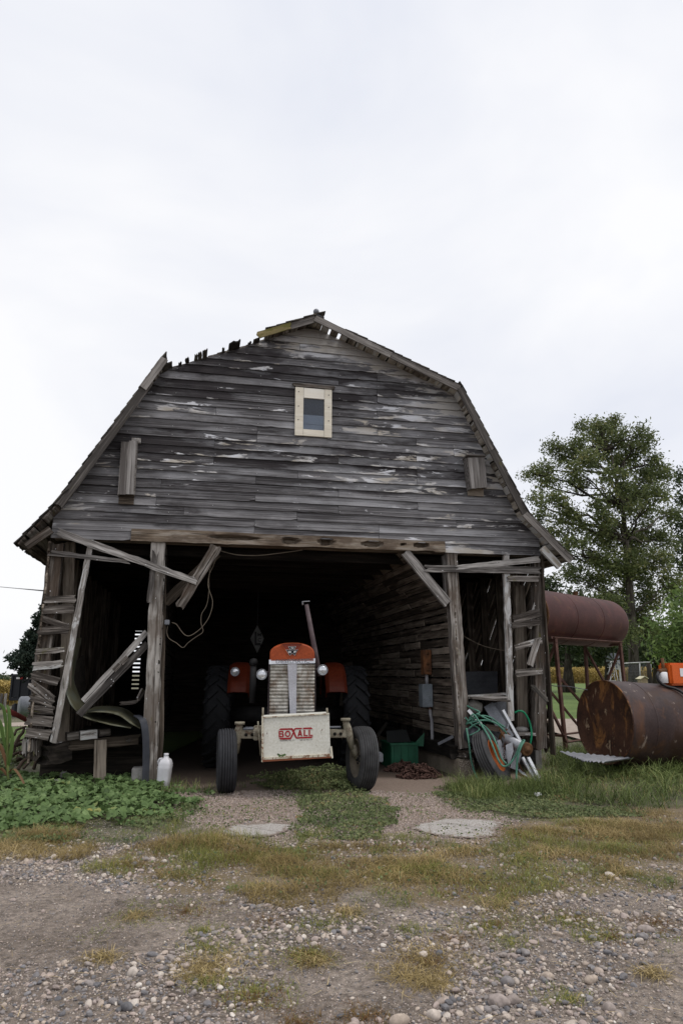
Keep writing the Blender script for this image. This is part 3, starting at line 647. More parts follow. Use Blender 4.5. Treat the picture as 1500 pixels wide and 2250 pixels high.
while w < 6.62:
    w1 = min(w + H + 0.018, 6.63); wm = (w + w1) / 2
    a, b = edge_u(w, True), edge_u(w, False); a1, b1 = edge_u(w1, True), edge_u(w1, False)
    spans = [(a, b)]
    if row == 0: spans = [(a, -0.45), (4.07, b)]
    if WIN[2] + 0.05 < wm < WIN[3] - 0.03: spans = [(a, WIN[0] + 0.06), (WIN[1] - 0.06, b)]
    for (sa, sb) in spans:
        cuts = [sa]
        x = sa + random.choice((1.1, 1.7, 2.4, 2.9)) * random.uniform(0.9, 1.1)
        while x < sb - 0.7: cuts.append(round(x / 0.61) * 0.61 if abs(x) > .3 else x); x += random.choice((1.8, 2.4, 3.05))
        cuts.append(sb)
        for c0, c1 in zip(cuts, cuts[1:]):
            if c1 - c0 < 0.05: continue
            n = max(2, int((c1 - c0) / 0.10)); vs = []; gc = []; pn = []; st = []; fs = []
            off = Vector((random.uniform(-40, 40), random.uniform(-40, 40), random.uniform(-40, 40))); rnd = min(1, max(0, random.gauss(0.5, 0.24)))
            g0_, g1_ = (0.003 if c0 != sa else 0), (0.003 if c1 != sb else 0)
            jv = random.uniform(-0.003, 0.003); dw = random.uniform(-0.004, 0.004); rows4 = []
            chip = random.random() < 0.25
            for i in range(n + 1):
                f = i / n; ub = c0 + g0_ + (c1 - c0 - g0_ - g1_) * f
                ut = ub
                if c0 == a: ut = a1 + (c1 - a1) * f if c1 != b else a1 + (b1 - a1) * f
                elif c1 == b: ut = c0 + g0_ + (b1 - c0 - g0_) * f
                sag = 0.006 * math.sin(ub * 1.3 + row) + random.uniform(-.0015, .0015)
                nick = random.choice((0, 0, 0, 0.004, 0.010)) if chip else random.choice((0, 0, 0.002))
                if i in (0, n) and random.random() < 0.12: nick += 0.02
                for (uu, vv, ww) in ((ub, -0.020 + jv, w + dw + sag + nick), (ub, -0.036 + jv, w + dw + sag + nick), (ut, -0.012 + jv, w1 + sag)):
                    vs.append((uu, vv, ww)); gc.append(Vector((uu, vv, ww)) + off)
                    d = drop(uu, ww); nr = 0.0
                    if ww > 5.35: nr = 0.26 * max(0, 1 - d / 0.95) + 0.12 * max(0, 1 - abs(uu - 2.0) / 1.0) * (ww > 6.2)
                    elif d < 0.4 and ww > 3.6: nr = 0.10 * (1 - d / 0.4)
                    elif ub < edge_u(ww, True) + 0.45: nr = 0.06
                    p = (0.055 if vv < -.025 or ww < w + .05 else -0.05) + 0.035 + nr + 0.20 * (float(vn(uu, ww * 4, 0.8, 2)) - 0.62) + 0.22 * (float(vn(uu * .55, ww * 1.6, 0.6, 14)) - 0.60)
                    p += 0.022 + 0.05 * math.exp(-((uu - 3.0) / 1.5) ** 2 - ((ww - 4.35) / .45) ** 2) + 0.03 * math.exp(-((uu - 1.0) / 1.0) ** 2 - ((ww - 4.1) / .35) ** 2) + 0.04 * math.exp(-((uu - 3.3) / .8) ** 2 - ((ww - 5.5) / .3) ** 2)
                    pn.append(p)
                    s = 0.43 + STAIN_ROWS.get(row, 0) + 0.42 * (float(fbm(uu, ww * 2.2, 1.3, 6)) - 0.5)
                    if ww > 5.5 and uu < 1.55: s += 0.24 * max(0, 1 - abs(ww - 5.9) / 0.5)
                    if ww > 5.4 and uu > 2.6: s += 0.10
                    st.append(s)
            for i in range(n):
                q = i * 3; fs += [(q, q + 3, q + 4, q + 1), (q + 1, q + 4, q + 5, q + 2)]
            fs += [(0, 1, 2), (n * 3 + 2, n * 3 + 1, n * 3)]
            gs.add(vs, fs, gc, rnd, False, pn, st)
    w += H; row += 1
gs.build('gable_siding', 'siding', barn)
# backing boards, so no light passes the joints
bk = MB(); poly = [(UL + .01, 0.02, 3.36), (UR - .01, 0.02, 3.36)] + [(max(min(p.x, UR - .02), UL + .02) * 1.0, 0.02, p.z - 0.04) for p in PROF[::-1] if p.z > 3.4]
bk.prism(poly, (0, 0.02, 0)); bk.build('gable_backing', 'dark_wood', barn)
# nail heads down the stud lines
nl = MB()
for i in range(12):
    uu = -1.2 + 0.61 * i
    for r_ in range(27):
        ww = 3.17 + H * r_ + 0.035
        if edge_u(ww, True) + .05 < uu < edge_u(ww, False) - .05 and not (WIN[0] - .05 < uu < WIN[1] + .05 and WIN[2] < ww < WIN[3]) and random.random() < .55:
            c = (uu + random.uniform(-.012, .012), -0.037, ww)
            nl.box((c[0] - .0035, c[1] - .003, c[2] - .0035), (c[0] + .0035, c[1] + .004, c[2] + .0035))
nl.build('nail_heads', 'emblem_silver', barn)['kind'] = 'stuff'

# rotten header beam with hollows
hb = MB(); n = 90
topw = lambda u: 3.325 + 0.006 * math.sin(u * 3)
vs = []; gc = []; fs = []
HOLES = [(0.62, 1.28, 3.262, .030), (1.62, 1.86, 3.25, .05), (2.16, 2.36, 3.255, .05), (2.80, 3.10, 3.25, .042), (3.40, 3.44, 3.26, .018), (3.58, 3.80, 3.262, .040)]
nr_ = 14
for i in range(n + 1):
    u = -0.45 + 4.52 * i / n; lo = 3.165 + 0.018 * (float(fbm(u, 1, 0.25, 8)) - .5) + (0.022 if 0.9 < u < 3.9 else 0) * float(vn(u, 2, .35, 3)); hi = topw(u) + 0.01
    for j in range(nr_ + 1):
        ww = lo + (hi - lo) * j / nr_; vv = -0.045 + 0.010 * (float(fbm(u * 2, ww * 6, 0.4, 7)) - .5)
        for (h0, h1, hc, hh) in HOLES:
            cu = (h0 + h1) / 2; q = ((u - cu) / ((h1 - h0) / 2)) ** 2 + ((ww - hc) / (hh * (1 + .5 * (float(vn(u, 0, .09, 5)) - .5)))) ** 2
            if q < 1.25: vv += 0.11 * (1 - max(0, q - .6) / .65 if q > .6 else 1)
        vs.append((u, vv, ww)); gc.append((u, vv, ww))
    vs.append((u, 0.10, hi)); vs.append((u, 0.10, lo)); gc += [(u, .1, hi), (u, .1, lo)]
m_ = nr_ + 3
for i in range(n):
    for j in range(m_):
        k = (j + 1) % m_; fs.append((i * m_ + j, (i + 1) * m_ + j, (i + 1) * m_ + k, i * m_ + k))
fs += [tuple(range(m_)), tuple(n * m_ + j for j in range(m_))[::-1]]
hb.add(vs, fs, gc, .6); hb.build('header_beam', 'rotten_beam', barn)
hb = MB(); hb.plank((UL, 0.16, 3.20), (UR, 0.16, 3.20), 0.06, 0.1, (0, 0, 1)); hb.build('tie_beam', 'crib_wood', barn)

# roof: sheathing boards along the barn, shingles over them, rake boards at the front
def seg(i): return PROF[i], PROF[i + 1]
def seg_frame(i):
    a, b = seg(i); d = (b - a).normalized(); nrm = Vector((-d.z, 0, d.x)); return a, b, d, (nrm if nrm.z > 0 else -nrm)
roof = MB(); roofL = MB()
def sheath(mb, i, s0, s1, v0, rnd=None, v1=DEEP):
    a, b, d, nn = seg_frame(i); L = (b - a).length
    p = a + d * ((s0 + s1) / 2) + nn * 0.012
    mb.plank(p + Vector((0, v0, 0)), p + Vector((0, v1, 0)), s1 - s0, 0.024, d, n=16, jit=0.002, rag=0.012, k=3, rnd=rnd)
for i in range(6):
    a, b, d, nn = seg_frame(i); L = (b - a).length; s = 0.0; j = 0
    while s < L - 0.02:
        wd = min(random.choice((.11, .12, .135)), L - s)
        v0 = -0.285 + random.uniform(-.01, .012); gap = random.choice((.006, .012, .02, .03))
        if i == 3 and 0.10 < s < 0.55: gap = random.choice((.035, .045))
        if i == 2:
            if s < L * 0.66: v0 = random.choice((0.0, -0.005, -0.02)); gap = 0.006
            sheath(roofL, i, s, s + wd, v0)
        elif i < 2: sheath(roofL, i, s, s + wd, v0)
        else: sheath(roof, i, s, s + wd, v0)
        s += wd + gap; j += 1
a, b, d, nn = seg_frame(2)
roofo = roof.build('roof', 'soffit_wood', barn)
rl = roofL.build('sheathing', 'post_wood', roofo)
ch = MB()   # broken board ends left standing along the bare edge
for px0, px1, pr in ((358, 380, .24), (394, 400, .10), (408, 416, .20), (428, 435, .22), (436, 444, .25), (446, 456, .29), (488, 494, .16), (502, 528, .27), (546, 552, .10), (556, 570, .16), (580, 605, .26)):
    yy = lambda x: 818 + (x - 340) * (735 - 818) / (640 - 340)
    p0 = bp(px0, yy(px0), -0.03); p1 = bp(px1, yy(px1), -0.03); c = (p0 + p1) / 2
    t = (c.x - a.x) / d.x; q = a + d * t + nn * 0.014
    ch.plank(q + Vector((0, 0.3, 0)), q + Vector((0, -pr, 0)), abs(p1.x - p0.x) * 1.02, 0.022, d, n=5, jit=0.006, rag=0.05, k=5)
ch.build('broken_board', 'shingle', roofo)
sh = MB()
for i in range(6):
    a, b, d, nn = seg_frame(i); L = (b - a).length
    up = d if d.z > 0 else -d; base = a if d.z > 0 else b
    s = -0.03
    while s < L:
        v = -0.335 + random.uniform(-.012, .01)
        if i == 2 and s < L * 0.66: v = 0.02 + random.uniform(0, .05)
        if i == 3 and s > L - 0.6: v = 0.06
        while v < DEEP:
            wd = random.choice((.12, .17, .22)) if v < .8 else .55
            wd = min(wd, DEEP + .2 - v); e = random.uniform(-.015, .012)
            p0 = base + up * (s + e) + nn * 0.045; p1 = base + up * (s + 0.22) + nn * 0.028
            p0 = Vector((p0.x, v + wd / 2, p0.z)); p1 = Vector((p1.x, v + wd / 2, p1.z))
            sh.plank(p0, p1, wd - .004, 0.014, (0, 1, 0), n=2, jit=.003, rag=.012, k=2)
            v += wd
        s += 0.15
sh.build('shingles', 'shingle', roofo)
rk = lambda i, t0, t1, w_, mat, v=-0.318, h=-0.025, th=.024, rag=.01: (lambda m, A: (m.plank(A[0] + A[2] * ((A[1] - A[0]).length * t0) + A[3] * h + Vector((0, v, 0)), A[0] + A[2] * ((A[1] - A[0]).length * t1) + A[3] * h + Vector((0, v, 0)), w_, th, A[3], jit=.002, rag=rag), m.build('rake_board', mat, roofo)))(MB(), seg_frame(i))
rk(1, -.02, .86, .115, 'rake_wood', rag=.03); rk(1, .80, 1.03, .105, 'rake_wood', v=-.345, h=-.01)
rk(2, .60, .83, .10, 'moss_wood', v=-.322, rag=.04); rk(2, .80, 1.0, .105, 'rake_wood', v=-.30)
rk(3, 0.0, .52, .10, 'rake_wood'); rk(3, .52, 1.0, .10, 'rake_wood', v=-.316)
rk(4, 0.0, .5, .10, 'rake_wood'); rk(4, .5, 1.0, .10, 'rake_wood', v=-.315); rk(5, -.02, 1.0, .11, 'rake_wood')
lk = MB()
A_ = seg_frame(5)
lk.plank(Vector((5.56, -0.2, 3.26)), Vector((5.83, -0.2, 2.98)), .10, .05, (0.6, 0, .6), jit=.004); lk.build('lookout', 'soffit_wood', roofo); lk = MB(); lk.plank(Vector((5.56, 1.2, 3.26)), Vector((5.83, 1.2, 2.98)), .10, .05, (.6, 0, .6)); lk.build('lookout', 'soffit_wood', roofo)
lk = MB(); lk.plank(Vector((-1.44, -0.22, 3.24)), Vector((-1.72, -0.22, 3.0)), .10, .05, (-.6, 0, .6), jit=.004); lk.build('lookout', 'post_wood', roofo)
fn = MB(); p = bp(694.5, 685, -0.25); fn.ball(p, 0.046, 20); fn.tube([p + Vector((0, 0, -.10)), p + Vector((0, 0, -.03))], [.035, .018], 10)
fn.prism([p + Vector((-.12, -.06, -.115)), p + Vector((0, -.06, -.07)), p + Vector((.12, -.06, -.115)), p + Vector((0, -.06, -.085))], (0, .4, 0)); fn.build('finial', 'grey_steel', roofo)

# gable window
wi = MB(); x0, x1, z0, z1 = WIN
def shear(u, w_): return w_ - 0.02 * (u - x0)
wi.rbox((x0, -.062, z0), (x0 + .125, -.030, z1), .004); wi.rbox((x1 - .115, -.062, z0), (x1, -.030, z1), .004)
wi.rbox((x0 + .127, -.060, z0 + .002), (x1 - .117, -.031, z0 + .105), .004); wi.rbox((x0 + .127, -.060, z1 - .165), (x1 - .117, -.031, z1 - .002), .004)
win = wi.build('window', 'cream_wood', barn)
pa = MB(); pa.box((x0 + .12, -.040, z0 + .10), (x1 - .11, -.036, z1 - .16)); pa.build('pane', 'window_glass', win)
bl = MB(); bl.box((x0 + .10, -.012, z0 + .08), (x1 - .09, -.002, z0 + .20)); bl.box((x0 + .10, -.018, z0 + .204), (x1 - .09, -.008, z0 + .33)); bl.box((x0 + .10, -.014, z0 + .332), (x1 - .09, -.004, z0 + .352)); bl.build('blind', 'blind', win)
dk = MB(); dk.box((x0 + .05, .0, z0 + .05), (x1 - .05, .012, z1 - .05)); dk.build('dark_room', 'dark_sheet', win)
dc = MB(); dc.plank((x0 - .05, -.055, z1 + .035), (x1 + .05, -.055, z1 + .03), .05, .035, (0, 0, 1), jit=.006, rag=.03); dc.build('drip_cap', 'post_wood', win)
for uu, f_ in ((x0 + .05, (.1, .4, .68)), (x1 - .05, (.12, .38, .66))):
    for f in f_: nh = MB(); nh.lathe([(0, .0), (0, .008), (.004, .008), (.004, 0)], (uu, -.063, z1 - f * (z1 - z0)), (0, -1, 0), 8); nh.build('screw', 'black_text', win)

# posts, braces and slats of the open front: (px,py)-(px,py), width in picture pixels
def pxm(p): x, y, z = BF.tw(p.x, p.y, p.z); return F / (y * math.cos(PT) + (z - CH) * math.sin(PT))
def front(name, a, b, wpx, v, t, mat, jit=.006, rag=.02, k=3, taper=1.0, v1=None, rnd=None):
    p0 = bp(*a, v); p1 = bp(*b, v if v1 is None else v1); m = MB()
    m.plank(p0, p1, wpx / pxm((p0 + p1) / 2), t, (0, 0, 1) if abs((p1 - p0).normalized().z) < .8 else (1, 0, 0), jit=jit, rag=rag, k=k, taper=taper, rnd=rnd)
    return m.build(name, mat, barn)
front('post', (126, 1192), (72, 1668), 30, .09, .15, 'post_wood', .010, .06, 5)
front('post', (349, 1186), (329, 1722), 30, .08, .16, 'post_wood', .010, .03, 4)
front('post', (988, 1212), (1017, 1645), 25, .06, .15, 'post_wood', .010, .03, 4, 1.1)
front('post', (1179, 1216), (1183, 1650), 24, .09, .15, 'post_wood', .009, .05, 4)
front('stud', (155, 1192), (140, 1660), 22, .32, .10, 'crib_wood', .004)
front('stud', (360, 1190), (350, 1715), 14, .22, .05, 'crib_wood', .005)
front('splinter', (342, 1212), (327, 1325), 13, -.03, .02, 'brace_wood', .008, .08, 4, .8)
front('stud', (202, 1182), (118, 1632), 11, -.005, .05, 'slat_wood', .006, .02, 2, 1.25)
front('stud', (1110, 1214), (1121, 1585), 14, .02, .05, 'slat_wood', .006, .02, 2)
front('stud', (975, 1220), (982, 1335), 12, .12, .05, 'brace_wood', .004)
front('stud', (1140, 1285), (1148, 1610), 24, .45, .05, 'crib_wood', .004)
front('brace', (125, 1168), (434, 1279), 16, -.075, .028, 'brace_wood', .008, .06, 5, .85)
front('brace', (108, 1214), (285, 1235), 13, -.03, .022, 'brace_wood', .006, .07, 4, .55)
front('brace', (478, 1197), (394, 1335), 24, -.02, .08, 'post_wood', .010, .05, 5, .8)
front('brace', (362, 1325), (478, 1215), 22, .25, .03, 'crib_wood', .006, .01, 3)
front('brace', (888, 1212), (984, 1328), 20, .0, .06, 'brace_wood', .005, .02, 3)
front('brace', (932, 1249), (1186, 1253), 15, -.035, .022, 'brace_wood', .005, .06, 4)
front('brace', (1000, 1247), (1186, 1229), 9, -.04, .022, 'brace_wood', .005, .05, 4, 1.6)
front('slat', (1113, 1271), (1184, 1272), 12, -.03, .022, 'slat_wood', .005, .03, 4)
for a, b, w_ in (((97, 1318), (168, 1316), 13), ((92, 1340), (164, 1337), 16), ((90, 1357), (152, 1377), 11), ((82, 1388), (154, 1382), 16), ((77, 1433), (144, 1427), 10),
                 ((72, 1465), (139, 1458), 15), ((68, 1482), (131, 1499), 16), ((66, 1500), (119, 1540), 17), ((64, 1532), (118, 1546), 15), ((61, 1556), (120, 1562), 14), ((58, 1580), (118, 1587), 19), ((55, 1608), (114, 1616), 19)):
    front('slat', a, b, w_ * 1.12, -.042, .022, 'slat_wood', .007, .028, 5)
for a, b, w_ in (((1126, 1362), (1187, 1346), 17), ((1122, 1375), (1187, 1366), 11), ((1129, 1424), (1190, 1406), 11), ((1131, 1480), (1191, 1474), 13)):
    front('slat', a, b, w_ * 1.12, -.042, .022, 'slat_wood', .007, .028, 5)
front('slat', (1181, 1402), (1163, 1464), 14, -.07, .02, 'slat_wood', .006, .02, 4)
front('slat', (1180, 1320), (1160, 1380), 12, .03, .02, 'brace_wood', .006, .02, 4)
front('slat', (1164, 1504), (1206, 1543), 11, -.10, .05, 'shingle', .01, .06, 4, v1=-.22)
# broken plank ends hanging below the rotted sill on the left
m = MB()
for i, x in enumerate((54, 62, 70, 78)):
    m.plank(bp(x, 1622, .0), bp(x - 1, 1660 - 4 * (i % 3), .0), .045, .02, (1, 0, 0), jit=.004, rag=.05, k=4)
m.build('splinter', 'slat_wood', barn)

# side walls, inner crib walls, loft floor, back wall
ow = MB()
w = 0.32
while w < 3.1:
    ow.plank((UL - .03, -0.02 - random.uniform(0, .07), w + .07), (UL - .03, DEEP, w + .07), .135, .022, (0, 0, 1), n=24, jit=.003, rag=.04, k=3); w += .140
ow.build('outer_wall', 'crib_wood', barn)
def studs(u, v0, v1, step, w0, w1, wd, mat, name):
    for i, v in enumerate(np.arange(v0, v1, step)):
        m = MB(); m.plank((u, v, w0), (u, v, w1), wd, .05, (1, 0, 0), n=6, jit=.003); m.build(name, mat, barn)
studs(UL + .06, .75, DEEP, .72, .3, 3.15, .12, 'crib_wood', 'stud')
ow = MB()   # right outer wall: diagonal boards with light between them
s = -3.2
while s < DEEP + .2:
    gap = random.choice((.022, .030, .036)) if s < 3.2 else .004
    wd = random.choice((.115, .12, .125)); hgt = 2.85
    p = [Vector((UR + .03, s, 3.15)), Vector((UR + .03, s + hgt / 1.0, .30))]
    va, vb = max(s, .09), min(s + hgt, DEEP)
    if vb - va > .1:
        A = Vector((UR + .03, va, 3.15 - (va - s))); B_ = Vector((UR + .03, vb, 3.15 - (vb - s)))
        ow.plank(A, B_, wd, .022, (0, 1, 1), n=8, jit=.003, rag=.02, k=3)
    s += (wd + gap) * 1.414
ow.plank((UR + .035, .02, .25), (UR + .035, .02, 3.2), .022, .13, (1, 0, 0), n=20, jit=.003, rag=.02)
ow.box((UR + .06, .5, .1), (UR + .075, DEEP, 1.55)); ow.box((UR + .06, 3.4, .1), (UR + .075, DEEP, 3.2))
ow.build('outer_wall', 'crib_wood', barn)
studs(UR - .04, .72, 6, .66, .3, 3.15, .13, 'crib_wood', 'stud')
def crib_wall(u, side, w_top, mat):
    m = MB(); w = 0.52; r_ = 0
    while w < w_top:
        hgt = random.choice((.085, .095, .11)); v = -.02 if side > 0 else .0
        while v < DEEP:
            ln = random.choice((1.2, 1.8, 2.4)) * random.uniform(.8, 1.1); v2 = min(v + ln, DEEP)
            m.plank((u, v, w + hgt / 2 + random.uniform(-.006, .006)), (u, v2 - random.choice((.01, .05, .09)), w + hgt / 2 + random.uniform(-.006, .006)), hgt, .02, (0, 0, 1), n=6, jit=.004, rag=.012, k=2)
            v = v2
        w += hgt + random.choice((.012, .018, .026)); r_ += 1
    return m.build('crib_wall', mat, barn)
IU = 4.20
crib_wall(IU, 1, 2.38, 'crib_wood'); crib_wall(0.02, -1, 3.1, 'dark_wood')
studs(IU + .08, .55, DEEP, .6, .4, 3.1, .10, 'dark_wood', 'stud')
m = MB(); A = bp(985, 1333, .02); B_ = bp(890, 1215, .02); d_ = (B_ - A); L = d_.length; d_.normalize(); s = .0
while s < L:
    hgt = random.choice((.09, .10, .11)); v = .03
    while v < DEEP:
        v2 = min(v + random.uniform(1.2, 2.4), DEEP); q = A + d_ * (s + hgt / 2) + Vector((.03, 0, .03))
        m.plank(Vector((q.x, v, q.z)), Vector((q.x, v2 - random.choice((.01, .06)), q.z)), hgt, .02, d_, n=5, jit=.004, rag=.012, k=2); v = v2
    s += hgt + random.choice((.012, .02))
m.build('crib_ceiling', 'crib_wood', barn)
m = MB()
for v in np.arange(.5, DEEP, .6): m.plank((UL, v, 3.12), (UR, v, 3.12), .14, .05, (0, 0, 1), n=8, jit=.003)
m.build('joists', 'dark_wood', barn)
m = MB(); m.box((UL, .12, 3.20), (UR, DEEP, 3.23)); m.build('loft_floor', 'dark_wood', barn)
m = MB(); ua, ub = bp(293, 1450, DEEP).x, bp(309, 1450, DEEP).x
zt, zb = bp(300, 1386, DEEP).z, bp(300, 1520, DEEP).z
m.box((UL, DEEP, -.1), (ua, DEEP + .04, 6.0)); m.box((ub, DEEP, -.1), (UR, DEEP + .04, 6.0)); m.box((ua, DEEP, zt), (ub, DEEP + .04, 6.0)); m.box((ua, DEEP, -.1), (ub, DEEP + .04, zb))
z = zb
while z < zt: m.box((ua - .01, DEEP + .01, z), (ub + .01, DEEP + .035, z + .062)); z += .098
m.prism([(UL, DEEP + .002, 3.3)] + [(p.x, DEEP + .002, p.z - .03) for p in PROF[1:6]] + [(UR, DEEP + .002, 3.3)], (0, .05, 0))
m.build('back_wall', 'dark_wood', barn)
# foundations
m = MB(); p0 = bp(1008, 1722, -.14); tw_ = bp(1012, 1668, -.10).z
xa, xb = bp(1008, 1700, -.13).x, bp(1043, 1700, -.13).x
m.rbox((xa, -.11, -.15), (xb, DEEP, tw_), .012); fo = m.build('foundation', 'concrete', barn)
m = MB(); m.rbox((xa + .004, -.135, -.15), (xb - .004, -.112, tw_ - .004), .01); m.build('broken_end', 'aggregate', fo)
m = MB(); m.plank((xa + .02, .0, tw_ + .085), (xa + .02, DEEP, tw_ + .085), .17, .16, (0, 0, 1), n=30, jit=.012, rag=.06, k=3); m.build('sill_beam', 'dark_wood', barn)
m = MB(); m.plank((xa + .06, -.10, tw_ + .05), (xb + .05, .05, tw_ + .06), .10, .16, (0, 0, 1), n=6, jit=.02, rag=.05, k=4); m.build('sill_beam', 'post_wood', barn)
m = MB(); m.rbox((bp(290, 1700, .05).x, -.02, -.1), (bp(317, 1700, .05).x, .2, bp(300, 1688, .0).z), .01); m.build('foundation', 'block_grey', barn)
m = MB(); m.plank(bp(92, 1660, .1), bp(146, 1650, .3), .22, .25, (0, 0, 1), n=5, jit=.02, rag=.05, k=4); m.build('sill_beam', 'dark_wood', barn)
m = MB(); m.plank(bp(112, 1642, .25), bp(310, 1624, .25), .12, .06, (0, 0, 1), jit=.006, rag=.04); m.build('sill_beam', 'crib_wood', barn)
m = MB(); m.plank(bp(222, 1625, .15), bp(219, 1722, .12), .15, .03, (1, 0, 0), jit=.004, rag=.01); m.build('prop', 'crib_wood', barn)
m = MB(); m.box((UL, .6, .42), (-.05, DEEP, .46)); m.box((UL, .6, -.1), (-.05, .65, .42)); m.build('crib_floor', 'dark_wood', barn)
m = MB(); m.box((UR, .5, -.15), (UR + .1, DEEP, .32)); m.build('foundation', 'block_grey', barn)
m = MB(); m.box((IU + .1, 1.1, .35), (UR - .1, DEEP, .40)); m.build('crib_floor', 'dark_wood', barn)

# ------------------------------------------------------------------ the tractor
tr = thing('tractor', 'old red tractor with ribbed grille and cream front weight box, parked in the barn', 'tractor', TF)
def wheel(u, v, r, wd, yaw, name, tyre_mat, ribs=None, lugs=0, rimr=.6, rim_mat='rim_cream', parent=None, camber=0):
    ax = Vector((math.cos(yaw), math.sin(yaw), camber)).normalized(); c = Vector((u, v, r - .01)); h = wd / 2
    g = MB(); prof = [(-h * .72, r * rimr), (-h * .95, r * .72), (-h, r * .84), (-h * .90, r * .94)]
    if ribs:
        for k in range(ribs):
            a = -h * .82 + k * (1.64 * h) / ribs; b = a + 1.64 * h / ribs * .74; e = 1 - .045 * (abs((a + b) / 2) / h) ** 2.5
            prof += [(a + .002, r * .962 * e), (a + .003, r * e), (b - .003, r * e), (b - .002, r * .962 * e)]
    else: prof += [(-h * .6, r * .965), (0, r * .975), (h * .6, r * .965)]
    prof += [(h * .90, r * .94), (h, r * .84), (h * .95, r * .72), (h * .72, r * rimr)]
    g.lathe(prof, c, ax, 56)
    if lugs:
        b3 = Vector((0, 0, 1)) - ax * ax.z; b3.normalize(); b2 = ax.cross(b3)
        for k in range(lugs):
            for sd_ in (-1, 1):
                th = 2 * math.pi * (k + (.5 if sd_ > 0 else 0)) / lugs; pts = []
                for f in (0.02, .35, .7, 1.0):
                    t2 = th - .26 * f; rr = r * (.985 if f < .9 else .93)
                    pts.append(c + ax * (sd_ * h * f * .98) + (b2 * math.cos(t2) + b3 * math.sin(t2)) * rr)
                for q0, q1 in zip(pts, pts[1:]):
                    o_ = ((q0 + q1) / 2 - c); o_ -= ax * o_.dot(ax)
                    g.plank(q0, q1, .042, r * .075, (q1 - q0).cross(o_), n=1, k=1)
    w_ = g.build(name, 'rubber' if not lugs else 'tractor_rubber', parent)
    if tyre_mat: w_.data.materials[0] = MATS[tyre_mat]
    g = MB()
    for sd_ in (-1, 1):
        g.lathe([(sd_ * h * .72, r * rimr * 1.02), (sd_ * h * .78, r * rimr * .97), (sd_ * h * .30, r * rimr * .88), (sd_ * h * .22, r * .30), (sd_ * h * .34, r * .22), (sd_ * h * .34, 0.001)], c, ax, 32)
    g.build('rim', rim_mat, w_)
    g = MB()
    for k in range(6):
        t = k * math.pi / 3; b3 = perp(ax); b2 = ax.cross(b3); q = c + (b3 * math.cos(t) + b2 * math.sin(t)) * r * .16
        g.tube([q - ax * h * .5, q + ax * h * .5], .012, 6)
    g.tube([c - ax * h * .62, c + ax * h * .62], [r * .085, r * .085], 12); g.build('hub', 'engine_black', w_)
    return w_
lw, rw = tp(490, 1745), tp(800, 1738)
wheel(-.815, 0.0, .375, .225, R(6), 'front_wheel', 'rubber', ribs=6, parent=tr, camber=.02)
wheel(.855, 0.0, .382, .235, R(10), 'front_wheel', 'rubber_old', ribs=7, parent=tr, camber=-.05)
for s_ in (-1, 1): wheel(s_ * 1.05 - .03, 2.45, .76, .40, 0, 'rear_wheel', 'tractor_rubber', lugs=22, rimr=.52, parent=tr)
# axle
def part(mb, name, mat, parent=None): return mb.build(name, mat, tr if parent is None else parent)
g = MB(); g.rbox((-.66, -.06, .62), (.66, .06, .715), .008); axle = part(g, 'front_axle', 'axle_paint')
g = MB()
for s_ in (-1, 1):
    for k in range(4):
        g.lathe([(0, 0), (0, .020), (.004, .020), (.004, 0)], (s_ * (.585 - .075 * k), -.062, .668), (0, -1, 0), 12)
part(g, 'bolt_holes', 'hole_dark', axle)
for s_, a, b, c in ((-1, (527, 1588), (524, 1606), (518, 1655)), (1, (759, 1580), (763, 1600), (775, 1645))):
    g = MB(); pa_, pb, pc = tp(*a, -.03), tp(*b, -.02), tp(*c, -.02)
    g.tube([pa_ + Vector((0, 0, .0)), pa_ + Vector((0, 0, -.03)), pb, pb + (pc - pb) * .5, pc], [.042, .040, .052, .047, .038], 14)
    g.tube([pa_ + Vector((0, 0, -.022)), pa_ + Vector((0, 0, .012))], .062, 16)
    g.tube([pc + Vector((0, 0, .04)), Vector((s_ * .80, 0, .375))], .04, 10)
    part(g, 'spindle', 'axle_paint')
g = MB(); g.tube([(-.60, .10, .735), (.60, .10, .735)], .015, 8); g.tube([(-.62, -.055, .735), (-.40, -.055, .74)], .016, 8); part(g, 'tie_rod', 'grey_steel')
# front weight box: panel, lip, sides
BV = -.50
TL_, TR_, BR_, BL_ = (tp(*p, BV) for p in ((578, 1575), (723, 1567), (726, 1656), (579, 1665)))
def inset(p, q, t): return p + (q - p) * t
D_ = Vector((0, .34, 0))
g = MB(); bmv = [TL_, TR_, BR_, BL_]
g.prism(bmv, D_); box = part(g, 'weight_box', 'cream_paint')
g = MB(); L0, L1, L2, L3 = (tp(*p, BV - .03) for p in ((577, 1665), (729, 1656), (729.5, 1662), (577, 1669.5)))
g.prism([L0, L1, L2, L3], (0, .05, 0)); part(g, 'lip', 'cream_rusted', box)
L4, L5 = tp(576.5, 1674, BV - .028), tp(730, 1665, BV - .028)
g = MB(); g.prism([L3 + Vector((0, .003, -.0006)), L2 + Vector((0, .003, -.0006)), L5, L4], (0, .05, 0)); part(g, 'lip_edge', 'lip_rust', box)
g = MB(); t0, t1 = TL_ + Vector((0, -.012, 0)), TR_ + Vector((0, -.012, 0))
g.plank(t0 + Vector((0, .006, -.006)), t1 + Vector((0, .006, -.006)), .014, .022, (0, 0, 1), jit=.001); part(g, 'top_flange', 'cream_rusted', box)
g = MB(); g.plank(TL_ + Vector((-.006, .0, .01)), BL_ + Vector((-.012, 0, -.045)), .022, .05, (1, 0, 0), jit=.001); part(g, 'side_flange', 'cream_rusted', box); g = MB(); g.plank(tp(727, 1640, BV), tp(730, 1666, BV - .02), .018, .03, (1, 0, 0)); part(g, 'side_flange', 'cream_rusted', box)
